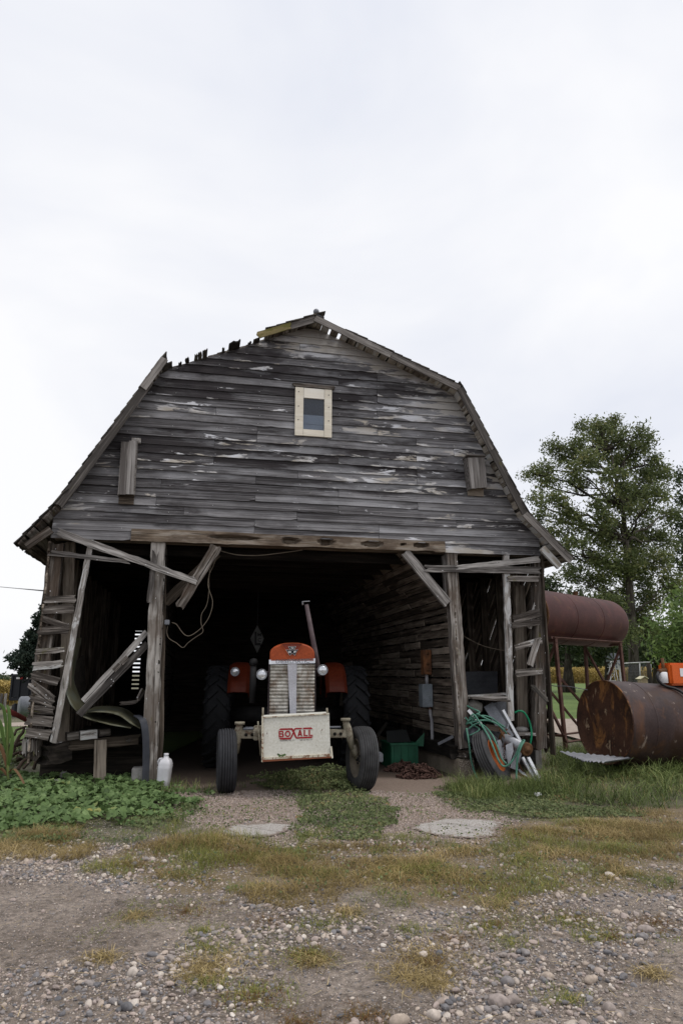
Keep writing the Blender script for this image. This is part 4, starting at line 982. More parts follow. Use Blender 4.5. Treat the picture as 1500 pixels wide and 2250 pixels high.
for a, b, r_ in (((577, 1576), (578, 1555), .012), ((719, 1568), (718, 1556), .013), ((567, 1585), (573, 1660), .010)):
    g = MB(); g.tube([tp(*a, BV + .03), tp(*b, BV + .05)], r_, 8); part(g, 'pin', 'axle_paint', box)
g = MB(); c = tp(566, 1608, -.10); g.lathe([(-.03, 0.001), (-.03, .055), (.03, .055), (.03, .001)], c, (0, 1, 0), 20); g.rbox((c.x - .05, -.12, c.z - .10), (c.x + .06, -.02, c.z + .07), .01); part(g, 'bracket', 'axle_paint')
g = MB(); g.rbox((-.12, -.18, .60), (.12, 1.6, .80), .02); g.rbox((-.28, -.16, .50), (.28, .10, .62), .02); part(g, 'chassis', 'engine_black')
# lettering on the box: coordinates of the enlarged photograph
def bx_(x, y): return tp(570 + x * .11333, 1560 + y * .11331, BV - .004)
def face(mb, pts):
    mb.prism([bx_(*p) for p in pts], (0, .003, 0))
g = MB()
face(g, [(374, 390), (408, 357), (603, 353), (622, 386)])
face(g, [(690, 376), (706, 347), (825, 346), (822, 374)]); face(g, [(845, 343), (1003, 337), (1037, 369), (845, 373)])
face(g, [(374, 541), (626, 535), (608, 569), (408, 575)]); face(g, [(706, 527), (1040, 512), (1006, 547), (724, 556)])
face(g, [(604, 352), (640, 351), (686, 432), (722, 525), (724, 556), (708, 556), (690, 528), (651, 447)])
g.prism([bx_(*p) + Vector((0, -.0025, 0)) for p in [(706, 346), (668, 347), (640, 420), (588, 535), (610, 568), (630, 565), (684, 445), (720, 376)][:4][::-1] + []], (0, .003, 0)) if False else None
g.prism([bx_(*p) + Vector((0, -.003, 0)) for p in [(668, 365), (700, 347), (716, 352), (706, 376), (690, 380), (632, 532), (626, 535), (596, 535), (650, 430)]], (0, .003, 0))
for P_ in ([(374, 405), (400, 404), (400, 528), (374, 529)], [(400, 404), (440, 404), (440, 426), (400, 426)], [(400, 453), (442, 453), (442, 475), (400, 475)], [(400, 505), (442, 505), (442, 528), (400, 528)],
           [(440, 404), (456, 407), (465, 418), (465, 446), (458, 460), (442, 464), (440, 464)], [(442, 464), (462, 464), (472, 476), (472, 512), (460, 526), (442, 528)],
           [(738, 512), (764, 512), (800, 392), (772, 388)], [(772, 388), (800, 388), (832, 508), (806, 510)], [(764, 465), (812, 465), (814, 485), (758, 486)],
           [(858, 386), (884, 385), (884, 506), (858, 507)], [(884, 484), (936, 483), (936, 505), (884, 506)], [(954, 382), (980, 381), (980, 503), (954, 504)], [(980, 481), (1034, 479), (1034, 501), (980, 503)]): face(g, P_)
ring = [];
for rr in (62, 34):
    for k in range(24):
        t = 2 * math.pi * k / 24; ring.append(bx_(547 + rr * .90 * math.cos(t), 463 + rr * math.sin(t)) + Vector((0, -.001, 0)))
g.add(ring, [(k, (k + 1) % 24, 24 + (k + 1) % 24, 24 + k) for k in range(24)])
part(g, 'lettering', 'logo_red', box)
g = MB(); put_text(g, 'HARTBURG MFG. CO.', bx_(398, 610), bx_(686, 600), bx_(398, 580), 0); put_text(g, 'SEM 342 MIN. 517', bx_(786, 596), bx_(1024, 588), bx_(786, 572), 0); part(g, 'lettering', 'black_text', box)
# small leaf sprig caught on the lip
g = MB()
for a_ in ((609, 1656, 618, 1661.5), (617, 1661.5, 628, 1657), (617, 1662, 611, 1661)):
    p0, p1 = tp(a_[0], a_[1], BV - .05), tp(a_[2], a_[3], BV - .05); g.plank(p0, p1, .022, .003, (0, 0, 1), n=3, jit=.003, rag=.01)
o = g.build('weed_sprig', 'mallow_leaf'); o.location = (TF.o[0], TF.o[1], 0); o.rotation_euler = (0, 0, TF.yaw); tag(o, 'small green weed leaves caught on the bottom lip of the cream box', 'weed')

# hood, grille and trim
GV = 0.0
us = lambda px, py: tp(px, py, GV)
gl_, gr_ = us(592, 1500).x, us(692, 1500).x
zb_, zt_ = us(642, 1452).z, us(642, 1412).z
outl = [us(*p) for p in ((592.5, 1452), (592.5, 1440), (593, 1432), (596, 1426), (602, 1421), (611, 1416.5), (620, 1414), (632, 1412.8), (643, 1412.4), (655, 1412.8), (666, 1414.2), (675, 1417), (683, 1421), (688, 1426), (691, 1433), (691.5, 1441), (691.5, 1452))]
cx_ = (gl_ + gr_) / 2
vs = []; fs = []; m_ = len(outl)
for vv, sc in ((-.030, .90), (-.022, .955), (-.005, .985), (.03, 1.0), (.5, 1.0), (1.5, 1.0)):
    for p in outl: vs.append((cx_ + (p.x - cx_) * (1 - (1 - sc) * .6), vv, zb_ + (p.z - zb_) * sc - (.06 * vv if vv > .03 else 0)))
for i in range(5):
    for j in range(m_ - 1): fs.append((i * m_ + j, i * m_ + j + 1, (i + 1) * m_ + j + 1, (i + 1) * m_ + j))
fs += [tuple(range(m_))[::-1], tuple(5 * m_ + j for j in range(m_))]
g = MB(); g.add(vs, fs, smooth=False); hood = part(g, 'hood', 'tractor_red')
for f in hood.data.polygons: f.use_smooth = len(f.vertices) == 4
def ez(x, y, d=0): return tp(590 + x * .07333, 1400 + y * .07333, -.034 + d)
g = MB(); g.prism([ez(395, 205), ez(500, 185), ez(700, 178), ez(880, 182), ez(1000, 195), ez(800, 535), ez(620, 535)], (0, .006, 0)); em = part(g, 'emblem_panel', 'emblem_red')
g = MB()
for a_, b_ in (((380, 212), (500, 186)), ((500, 186), (700, 178)), ((700, 178), (900, 182)), ((900, 182), (1010, 200)), ((380, 212), (600, 520)), ((1010, 200), (815, 520))):
    g.plank(ez(*a_, -.004), ez(*b_, -.004), .0085, .006, (0, 0, 1), n=1, k=1)
part(g, 'trim', 'tractor_red', em)
g = MB(); h_ = MB()
for tri in (((585, 275), (830, 275), (770, 375), (645, 375)), ((515, 378), (705, 378), (745, 450), (635, 552)), ((900, 378), (710, 378), (672, 450), (785, 552))):
    g.prism([ez(*p, -.006) for p in tri], (0, .006, 0)); c = Vector((0, 0, 0))
    for p in tri: c += ez(*p, -.010) / len(tri)
    h_.prism([c + (ez(*p, -.009) - c) * .88 for p in tri], (0, .003, 0))
eg = part(g, 'emblem', 'emblem_silver', em); 
h_.build('emblem_badge', 'emblem_black', em)
g = MB(); put_text(g, 'M', ez(592, 480, -.013), ez(672, 480, -.013), ez(592, 415, -.013), .05); put_text(g, 'F', ez(758, 478, -.013), ez(832, 478, -.013), ez(758, 412, -.013), .05)
g.prism([ez(650, 312, -.012), ez(768, 312, -.012), ez(745, 342, -.012), ez(690, 338, -.012)], (0, .003, 0)); g.build('emblem_letters', 'emblem_silver', em)
b0, b1, b2, b3 = tp(591, 1459.5, -.03), tp(692.5, 1457, -.03), tp(692.5, 1446.5, -.03), tp(591, 1449.5, -.03)
g = MB(); g.prism([b0, b1, b2, b3], (0, .06, 0)); bd = part(g, 'name_band', 'chrome_band')
g = MB(); put_text(g, 'DIESELMATIC', tp(606.5, 1457.6, -.033), tp(679.5, 1456.2, -.033), tp(606.5, 1449.6, -.033), .0); g.build('lettering', 'wire_grey', bd)
zg0, zg1 = tp(642, 1590, GV).z, b0.z + .004
def ribs(u0, u1, name, mat):
    n_r = 17; per = 8; vs = []; fs = []; ucol = np.linspace(u0, u1, 9); rowsn = n_r * per + 1
    for i in range(rowsn):
        z = zg1 + (zg0 - zg1) * i / (rowsn - 1); ph = (i % per) / per
        bul = .016 * math.sin(math.pi * ph) ** 0.7 if 0 <= ph else 0
        for j, u in enumerate(ucol):
            f = abs(u - cx_) / (gr_ - cx_); vs.append((u, GV + .0 - bul + .045 * max(0, f - .78) ** 2 * 20 * .22 + random.uniform(-.001, .001), z))
    nc = len(ucol)
    for i in range(rowsn - 1):
        for j in range(nc - 1): fs.append((i * nc + j, i * nc + j + 1, (i + 1) * nc + j + 1, (i + 1) * nc + j))
    m = MB(); m.add(vs, fs, smooth=True); return part(m, name, mat)
cb = [tp(632, 1460, -.02).x, tp(652.5, 1460, -.02).x]
gri = ribs(gl_ + .006, cb[0] + .012, 'grille', 'grille_metal'); ribs(cb[1] - .012, gr_ - .006, 'grille', 'grille_metal')
g = MB()
g.prism([tp(*p, -.03) for p in ((631.8, 1459.5), (652.3, 1459), (650.5, 1580), (637.5, 1580))], (0, .03, 0)); part(g, 'centre_bar', 'bar_paint')
g = MB(); g.box((gl_ - .004, .012, zg0), (gr_ + .004, .06, zg1)); g.box((gl_ + .02, .06, .7), (gr_ - .02, .25, zg1)); part(g, 'radiator', 'engine_black')
for u_ in (gl_ - .004, gr_ + .004):
    g = MB(); g.rbox((u_ - .010, .030, zg0), (u_ + .006, .9, zg1), .003); part(g, 'side_panel', 'exhaust')
# lamps
def lamp(px, py, v, r, post=None):
    c = tp(px, py, v); g = MB(); d = Vector((0.02, -1, 0.03))
    g.lathe([(-.10, .001), (-.10, r * .35), (-.07, r * .75), (-.01, r * .98), (.010, r * 1.04), (.018, r), (.012, r * .90)], c, d, 28); b = part(g, 'headlight', 'exhaust')
    g = MB(); g.lathe([(.008, r * .92), (.020, r * .75), (.028, r * .4), (.031, .001)], c, d, 28); g.build('lens', 'lamp_glass', b)
    g = MB(); g.lathe([(.008, r * .90), (.022, r * .93), (.024, r * 1.02), (.006, r * 1.05)], c, d, 28); g.build('bezel', 'galvanized', b)
    if post: g = MB(); g.tube([c + Vector((0, .08, 0)), tp(*post, v + .12)], .018, 8); g.build('bracket', 'exhaust', b)
    return b
lamp(575, 1482, .02, .065, (593, 1476)); lamp(708.5, 1472, .02, .064, (690, 1472)); lamp(516.5, 1476, 1.75, .064)
# fenders over the rear wheels
def fender(s_):
    cu, cv, cw = s_ * 1.05 - .03, 2.45, .76
    pr = [(-.235, .84), (-.235, .80), (.235, .80), (.30, .76), (.315, .62), (.315, .60), (.298, .62), (.285, .745), (.23, .775)]
    vs = []; fs = []; n = 20
    inner = [(-.47, .62), (-.47, .78), (-.42, .815), (-.26, .82), (-.19, .81), (-.145, .78), (-.135, .73), (-.148, .73), (-.158, .77), (-.20, .79), (-.26, .80), (-.41, .795), (-.452, .765), (-.452, .62)]
    for i in range(n + 1):
        th = R(27) + R(125) * i / n; e = max(0, 1 - i / 3)
        for (a_, r_) in inner:
            rr = r_ - (0.0 if r_ > .6 or True else 0)
            vs.append((cu + s_ * a_, cv - rr * math.cos(th), cw + rr * math.sin(th)))
    k = len(inner)
    for i in range(n):
        for j in range(k): fs.append((i * k + j, i * k + (j + 1) % k, (i + 1) * k + (j + 1) % k, (i + 1) * k + j))
    fs += [tuple(range(k)), tuple(n * k + j for j in range(k))[::-1]]
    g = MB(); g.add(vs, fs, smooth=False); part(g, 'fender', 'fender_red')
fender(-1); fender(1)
# exhaust, engine, air cleaner, steering wheel, seat
g = MB(); e0, e1 = tp(702, 1485, .75), tp(673, 1328, .62); g.tube([e0, e0 + (e1 - e0) * .35, e1], [.034, .036, .030], 12); ex = part(g, 'exhaust_pipe', 'exhaust')
g = MB(); p_ = tp(673, 1323, .62); g.plank(p_ + Vector((-.055, 0, .005)), p_ + Vector((.045, 0, .012)), .07, .010, (0, 1, 0), n=4, jit=.002); g.tube([p_ + Vector((-.05, 0, .01)), p_ + Vector((-.05, 0, -.04))], .012, 6); g.build('rain_cap', 'galvanized', ex)
g = MB(); g.rbox((-.22, .25, .62), (.22, 1.5, 1.35), .03)
for k in range(5): g.tube([(-.27, .40 + .2 * k, .8), (-.27, .40 + .2 * k, 1.25)], .035, 8); g.tube([(.27, .40 + .2 * k, .85), (.27, .40 + .2 * k, 1.15)], .03, 8)
g.rbox((-.20, 1.5, .50), (.20, 2.9, 1.05), .04); g.tube([(-1.0, 2.45, .76), (1.0, 2.45, .76)], .13, 14); part(g, 'engine', 'engine_black')
g = MB(); a_ = tp(556, 1490, 1.0); g.tube([(a_.x, 1.0, 1.0), (a_.x, 1.0, tp(556, 1462, 1.0).z)], .045, 14); g.lathe([(0, .03), (.0, .055), (.05, .06), (.09, .045), (.10, .001)], (a_.x, 1.0, tp(556, 1462, 1.0).z), (0, 0, 1), 18); part(g, 'air_cleaner', 'engine_black')
g = MB(); ring = [(.21 * math.cos(2 * math.pi * k / 24), 1.95 + .09 * math.sin(2 * math.pi * k / 24), 1.62 + .19 * math.sin(2 * math.pi * k / 24)) for k in range(25)]; g.tube(ring, .013, 8); g.tube([(0, 1.5, 1.35), (0, 1.95, 1.62)], .02, 8)
for k in range(3): t = 2 * math.pi * k / 3 + .5; g.tube([(0, 1.95, 1.62), (.21 * math.cos(t), 1.95 + .09 * math.sin(t), 1.62 + .19 * math.sin(t))], .009, 6)
part(g, 'steering_wheel', 'engine_black')
g = MB(); g.rbox((-.24, 2.3, 1.15), (.24, 2.7, 1.23), .03); g.rbox((-.24, 2.66, 1.22), (.24, 2.74, 1.5), .03); part(g, 'seat', 'engine_black')

# ------------------------------------------------------------------ things on and in the barn
def single(mb, name, mat, label, cat, fr=BF, group=None):
    o = mb.build(name, mat); o.location = (fr.o[0], fr.o[1], 0) if fr is not None else (0, 0, 0)
    if fr is not None: o.rotation_euler = (0, 0, fr.yaw)
    return tag(o, label, cat, group)
def batbox(label, tl_, tr_, br_, bl_, v, boards, dark_h, lid):
    t = thing('bat_box', label, 'bat box', BF)
    P = [bp(*p, v) for p in (tl_, tr_, br_, bl_)]; back = -0.04
    for k in range(boards):
        f0, f1 = k / boards, (k + 1) / boards - .012
        g = MB(); a = inset(P[0], P[1], (f0 + f1) / 2); b = inset(P[3], P[2], (f0 + f1) / 2)
        g.plank(b, a, (P[1] - P[0]).length * (f1 - f0), .02, (1, 0, 0), jit=.002); g.build('front_board', 'box_wood', t)
    for s_, top, bot in ((-1, P[0], P[3]), (1, P[1], P[2])):
        g = MB(); vb = -.042
        g.prism([top + Vector((s_ * .010, .012, 0)), Vector((top.x + s_ * .010, vb, top.z + .03)), Vector((bot.x + s_ * .010, vb, bot.z - .0)), bot + Vector((s_ * .010, .012, 0))], (-s_ * .018, 0, 0)); g.build('side_board', 'box_wood', t)
    g = MB(); g.box((P[3].x, -.062, P[3].z - dark_h), (P[2].x, -.044, P[3].z + .2)); g.build('back_board', 'crib_wood', t)
    if lid: g = MB(); g.plank(Vector((P[0].x - .02, (v - .04) / 2 - .01, P[0].z + .035)), Vector((P[1].x + .02, (v - .04) / 2 - .01, P[0].z + .035)), abs(v) , .02, (0, 1, -.15), jit=.002); g.build('lid', 'box_wood', t)
    return t
batbox('tall narrow weathered wooden bat box on the left of the gable', (268, 972), (301, 968), (294, 1086), (260, 1087), -.16, 2, .10, False)
batbox('short squat wooden bat box near the right edge of the gable', (1026, 1006), (1063, 1005), (1069, 1071), (1034, 1074), -.19, 3, .07, True)
g = MB(); p = bp(1032, 1002, -.05); g.plank(p + Vector((-.06, 0, .0)), p + Vector((.10, 0, .0)), .05, .01, (0, 0, 1), jit=.012, rag=.03); single(g, 'tin_scrap', 'galvanized', 'torn bit of grey tin above the squat bat box', 'tin scrap')
g = MB(); p = bp(290, 968, -.10); g.plank(p, p + Vector((.12, 0, 0)), .07, .05, (0, 0, 1), jit=.004); single(g, 'wood_block', 'slat_wood', 'small wooden block on top of the tall bat box', 'wood block')

t = thing('electrical_panel', 'rusty fuse box over a grey metal box and conduit on the crib wall', 'fuse box', BF)
EU = IU - .03
q0, q1 = BF.u(943, 1428, EU), BF.u(943, 1482, EU)
vq = q0.y
g = MB(); g.rbox((EU - .13, vq - .08, q1.z), (EU, vq + .07, q0.z), .008); fb = g.build('fuse_box', 'fuse_rust', t)
g = MB()
for f in (.18, .42, .85): g.lathe([(0, 0), (0, .022), (.006, .022), (.006, 0)], (EU - .065, vq - .081, q1.z + (q0.z - q1.z) * f), (0, -1, 0), 14)
g.build('knockouts', 'dark_rust', fb)
r0, r1 = BF.v(938, 1503, vq), BF.v(938, 1553, vq)
g = MB(); g.rbox((EU - .17, vq - .10, r1.z), (EU, vq + .09, r0.z), .008); g.build('meter_box', 'blue_grey_box', t)
g = MB(); cx0 = BF.v(948, 1600, vq).x; cu_ = EU - .06
g.tube([(cu_, vq, r0.z - .02), (cu_, vq, q1.z + .02)], .028, 10)
g.tube([(cu_ + .03, vq - .02, r1.z + .02), (cu_ + .035, vq - .02, r1.z - .10), (cu_ + .05, vq - .035, r1.z - .2), (cu_ + .05, vq - .04, r1.z - .4), (cu_ + .04, vq - .05, -.02)], .026, 10); g.build('conduit', 'conduit', t)

def cable(name, pts, r, mat, label, cat, fr=BF, n=6):
    P = [Vector(p) for p in pts]; Q = []
    for i in range(len(P) - 1):
        a, b, c, d = P[max(i - 1, 0)], P[i], P[i + 1], P[min(i + 2, len(P) - 1)]
        for k in range(6):
            t_ = k / 6; Q.append(.5 * ((2 * b) + (c - a) * t_ + (2 * a - 5 * b + 4 * c - d) * t_ ** 2 + (3 * b - a - 3 * c + d) * t_ ** 3))
    Q.append(P[-1]); g = MB(); g.tube(Q, r, n); return single(g, name, mat, label, cat, fr) if name else Q
cable('electric_cable', [bp(*p, .02) for p in ((475, 1226), (468, 1245), (460, 1262), (457, 1285), (461, 1300), (467, 1320), (465, 1340), (456, 1362), (440, 1382), (420, 1396), (408, 1396), (398, 1386), (388, 1372), (378, 1368))], .0055, 'cable_tan', 'tan electric cable looping into a shallow curve beside the left post', 'cable')
cable('electric_cable', [bp(*p, .05) for p in ((474, 1228), (463, 1245), (459, 1270), (459, 1300), (454, 1330), (443, 1350), (442, 1370), (446, 1388), (430, 1400), (414, 1412), (402, 1423), (388, 1413), (372, 1403), (367, 1390), (369, 1375))], .0055, 'cable_tan', 'tan electric cable hanging lowest, kinked, under the broken brace', 'cable')
cable('electric_cable', [bp(*p, .06) for p in ((484, 1210), (505, 1216), (530, 1220), (575, 1220), (640, 1212), (665, 1208))], .006, 'cable_tan', 'thin tan wire sagging under the rotten header beam', 'cable')
g = MB(); p = bp(367, 1367, .02); g.rbox((p.x - .03, -.02, p.z - .035), (p.x + .035, .05, p.z + .03), .006); single(g, 'outlet_box', 'grey_steel', 'small grey outlet box on the left inner post', 'outlet box')
cable('wire', [bp(*p, .55) for p in ((1014, 1395), (1040, 1410), (1070, 1422), (1110, 1430))], .006, 'cable_tan', 'thin pale wire stretched across the right crib opening', 'wire')

t = thing('leaning_board', 'upper of two long grey boards leaning diagonally in the left crib', 'board', BF, group='boards leaning in the left crib')
g = MB(); g.plank(bp(183, 1541, .0), bp(323, 1388, .12), .075, .05, (0, 0, 1), jit=.004, rag=.01); g.build('board', 'brace_wood', t)
g = MB(); g.plank(bp(266, 1458, -.03), bp(281, 1444, -.01), .06, .03, (0, 0, 1), jit=.003); g.build('cleat', 'slat_wood', t)
t = thing('leaning_board', 'lower of two long grey boards leaning diagonally in the left crib', 'board', BF, group='boards leaning in the left crib')
g = MB(); g.plank(bp(173, 1571, -.04), bp(325, 1414, .10), .085, .06, (0, 0, 1), jit=.004, rag=.01); g.build('board', 'brace_wood', t)
g = MB(); g.plank(bp(250, 1473, -.07), bp(264, 1459, -.05), .06, .03, (0, 0, 1), jit=.003); g.build('cleat', 'slat_wood', t)
def sheet_from(prof, v0, v1, th, name, mat, label, cat, twist=0.0):
    """a thin bent sheet: an outline in the picture plane pushed back along the barn, with real thickness"""
    vs = []; fs = []; Q = cable(None, [bp(*p, 0) for p in prof], 0, '', '', '')
    n = len(Q); m = 6
    for lay in (0, th):
        for i in range(m + 1):
            f = i / m
            for k, q in enumerate(Q):
                vs.append((q.x * (1 - .02 * f) + .015 * f + twist * f, v0 + (v1 - v0) * f + .03 * math.sin(k * .7), q.z + lay + .04 * f))
    o_ = (m + 1) * n
    for i in range(m):
        for k in range(n - 1):
            a = i * n + k; fs += [(a, a + 1, a + n + 1, a + n), (o_ + a, o_ + a + n, o_ + a + n + 1, o_ + a + 1)]
    for k in range(n - 1): fs += [(k, o_ + k, o_ + k + 1, k + 1)]
    g = MB(); g.add(vs, fs, smooth=True); return single(g, name, mat, label, cat)
sheet_from([(158, 1405), (151, 1440), (142, 1480), (143, 1515), (156, 1546), (174, 1568), (200, 1582), (240, 1592), (288, 1601)], -.03, .55, .010, 'bent_sheet', 'bent_sheet', 'large curved greenish sheet sagging inside the left crib', 'bent sheet')
sheet_from([(186, 1567), (215, 1565), (245, 1568), (262, 1573), (285, 1588), (308, 1602)], -.02, .7, .012, 'bent_sheet', 'bent_sheet', 'smaller buckled sheet lying across the big curved sheet', 'bent sheet')
g = MB(); Q = cable(None, [bp(*p, v) for p, v in (((300, 1572), .10), ((312, 1580), -.02), ((318, 1596), -.06), ((321, 1630), -.07), ((321, 1680), -.07), ((319, 1728), -.10))], 0, '', '', '')
for a, b in zip(Q, Q[1:]): g.plank(a, b + (b - a) * .05, .085, .012, (1, .2, 0), n=1, k=1)
single(g, 'rubber_belt', 'belt_rubber', 'black rubber belt hanging down the left inner post', 'belt')
for a, b, wd, lb in (((176, 1616), (213, 1612), .11, 'pale short timber offcut on the stack under the curved sheet'), ((146, 1618), (172, 1615), .09, 'dark short timber offcut left of the pale offcut'), ((218, 1610), (240, 1607), .08, 'small timber offcut right of the pale offcut')):
    g = MB(); g.plank(bp(*a, .2), bp(*b, .25), wd, .14, (0, 0, 1), n=3, jit=.004); single(g, 'timber_offcut', 'slat_wood', lb, 'timber')
for a, b, wd, lb in (((120, 1636), (172, 1628), .05, 'splintered plank lying on the low beam of the left crib'), ((262, 1546), (303, 1542), .05, 'mossy broken plank inside the left crib'), ((303, 1538), (316, 1512), .06, 'short plank standing against the left inner post'), ((278, 1627), (300, 1625), .05, 'small plank on the right end of the low beam')):
    g = MB(); g.plank(bp(*a, .2), bp(*b, .3), wd, .03, (0, 0, 1), jit=.006, rag=.04, k=4); single(g, 'plank', 'slat_wood', lb, 'plank')
g = MB()
p0, p1 = bp(145, 1500, .5), bp(185, 1436, 1.2)
g.prism([bp(146, 1470, .35), bp(182, 1440, 1.0), bp(186, 1540, 1.0), bp(152, 1535, .35)], (.02, .02, 0)); single(g, 'plywood_panel', 'dark_wood', 'dark panel standing inside the left crib wall', 'panel')

# white jug
jg = thing('jug', 'white plastic jug standing in weeds by the left inner post', 'jug', WF)
jb = WF.g(358, 1733); jt = WF.v(358, 1655, jb.y); hgt = jt.z
c = Vector((jb.x, jb.y, 0)); g = MB()
def ring_sq(w_, d_, z, rad, lean=0):
    r_ = []
    for k in range(20):
        t = 2 * math.pi * k / 20; cx = math.copysign(abs(math.cos(t)) ** .45, math.cos(t)); sy = math.copysign(abs(math.sin(t)) ** .45, math.sin(t)); r_.append(c + Vector((cx * w_ + lean, sy * d_, z)))
    return r_
sec = [(.060, .075, 0), (.070, .085, .012), (.076, .09, .12), (.080, .092, .26), (.083, .095, .30), (.080, .09, .312), (.082, .092, .33), (.062, .07, .385), (.030, .034, .41), (.026, .03, .43)]
sc_ = hgt / .47; vs = []
for (w_, d_, z) in sec: vs += ring_sq(w_, d_, z * sc_, 0, z * .05)
g.add(vs, [(i * 20 + k, i * 20 + (k + 1) % 20, (i + 1) * 20 + (k + 1) % 20, (i + 1) * 20 + k) for i in range(len(sec) - 1) for k in range(20)] + [tuple(range(20))[::-1], tuple((len(sec) - 1) * 20 + k for k in range(20))], smooth=True)
g.build('body', 'white_plastic', jg)
g = MB(); q = c + Vector((.02, 0, .43 * sc_)); g.tube([q, q + Vector((0, 0, .035))], .03, 14); g.build('cap', 'white_plastic', jg)
g = MB(); g.tube([c + Vector((-.02, 0, .40 * sc_)), c + Vector((-.06, 0, .395 * sc_)), c + Vector((-.078, 0, .36 * sc_)), c + Vector((-.072, 0, .325 * sc_))], .012, 8); g.build('handle', 'white_plastic', jg)

# dim diamond sign at the back
t = thing('diamond_sign', 'dim grey diamond sign lettered L M C hanging behind the tractor', 'sign', BF)
SV = 4.6; g = MB(); g.prism([bp(565.5, 1373, SV), bp(580, 1403, SV), bp(565, 1435, SV), bp(550, 1403, SV)], (0, .01, 0)); g.build('plate', 'sign_grey', t)
g = MB(); put_text(g, 'L', bp(559.5, 1418, SV - .006), bp(573, 1418, SV - .006), bp(559.5, 1388, SV - .006), .02); put_text(g, 'M', bp(566, 1398, SV - .006), bp(574, 1398, SV - .006), bp(566, 1391, SV - .006), .02); put_text(g, 'C', bp(566.5, 1410, SV - .006), bp(574, 1410, SV - .006), bp(566.5, 1402, SV - .006), .02); g.build('lettering', 'black_text', t)
g = MB(); g.tube([bp(565.5, 1373, SV), Vector((bp(565.5, 1373, SV).x, SV, 3.1))], .006, 5); g.build('hanging_wire', 'wire_grey', t)

# green crate, chain heaps
cb_ = BF.g(880, 1685); t = thing('crate', 'open green plastic crate on the dirt beside the right crib wall', 'crate', BF)
cv_ = BF.g(860, 1690).y; a0, a1 = bp(860, 1690, cv_), bp(919, 1685, cv_); zt_c = bp(880, 1633, cv_).z; dp = .55
g = MB(); x0_, x1_ = a0.x - .0, a1.x; W_ = .012
g.rbox((x0_, cv_, .0), (x1_, cv_ + W_, zt_c), .004); g.rbox((x0_, cv_ + dp, .0), (x1_, cv_ + dp + W_, zt_c), .004); g.rbox((x0_ - .001, cv_ + .013, .0), (x0_ + W_, cv_ + dp - .001, zt_c), .004); g.rbox((x1_ - W_, cv_ + .013, 0), (x1_ + .001, cv_ + dp - .001, zt_c), .004); g.box((x0_ + .013, cv_ + .013, .01), (x1_ - .013, cv_ + dp - .002, .025))
cr = g.build('body', 'crate_green', t)
g = MB(); g.rbox((x0_ - .02, cv_ - .022, zt_c - .03), (x1_ + .02, cv_ - .001, zt_c + .004), .004); g.rbox((x0_ - .022, cv_ - .0, zt_c - .03), (x0_ - .003, cv_ + dp, zt_c + .004), .004)
for f in (.12, .37, .63, .88): g.rbox((x0_ + (x1_ - x0_) * f - .008, cv_ - .012, .02), (x0_ + (x1_ - x0_) * f + .008, cv_ - .001, zt_c - .032), .003)
g.build('rim', 'crate_green', t)
g = MB(); g.prism([bp(905, 1638, cv_ + .2), bp(932, 1610, cv_ + .15), bp(930, 1640, cv_ + .15)], (0, .01, 0)); g.build('flap', 'crate_green', t)
g = MB(); g.prism([bp(850, 1632, cv_ + .25), bp(848, 1606, cv_ + .45), bp(892, 1603, cv_ + .45), bp(902, 1630, cv_ + .25)], (0, .01, 0)); single(g, 'black_panel', 'crate_inside', 'black panel standing inside the green crate', 'panel')
def chains(px, py, rx, ry, h, n, label):
    c = BF.g(px, py); g = MB()
    for k in range(n):
        a = random.uniform(0, 6.28); q = math.sqrt(random.random()); x = c.x + rx * q * math.cos(a); y = c.y + ry * q * math.sin(a)
        z = max(.012, h * (1 - q ** 2) * random.uniform(.25, 1.0)); d = random.uniform(0, 6.28); el = random.uniform(-.5, .5); L = random.uniform(.05, .11)
        v = Vector((math.cos(d) * math.cos(el), math.sin(d) * math.cos(el), math.sin(el))); s_ = v.cross(Vector((random.gauss(0, 1), random.gauss(0, 1), random.gauss(0, 1)))).normalized() * .02
        p = Vector((x, y, z)); loop = [p + v * L * .5 * math.cos(t) + s_ * math.sin(t) for t in np.linspace(0, 6.28, 9)]
        g.tube(loop, .0085, 5, cap=False)
    return single(g, 'chain', 'chain_rust', label, 'chain', group='rusty chain heaps by the right crib wall')
chains(922, 1708, .30, .20, .19, 260, 'nearer, taller heap of rusty chain by the concrete foundation')
chains(885, 1694, .28, .16, .14, 170, 'farther, flatter heap of rusty chain in front of the green crate')
g = MB(); g.plank(bp(826, 1620, 1.2), bp(850, 1588, 1.6), .05, .02, (1, 0, 0)); single(g, 'plank', 'dark_wood', 'thin dark plank leaning behind the green crate', 'plank')
g = MB(); p = TF.v(832, 1665, .35); g.rbox((p.x - .06, .3, p.z - .05), (p.x + .05, .5, p.z + .06), .01); single(g, 'grey_box', 'grey_steel', 'small grey box behind the tractor\'s right front wheel', 'box', TF)
g = MB(); g.plank(bp(962, 1635, .3), bp(995, 1618, .1), .04, .008, (0, 0, 1)); single(g, 'metal_strip', 'grey_steel', 'short grey metal strip on the sill by the right inner post', 'metal strip')

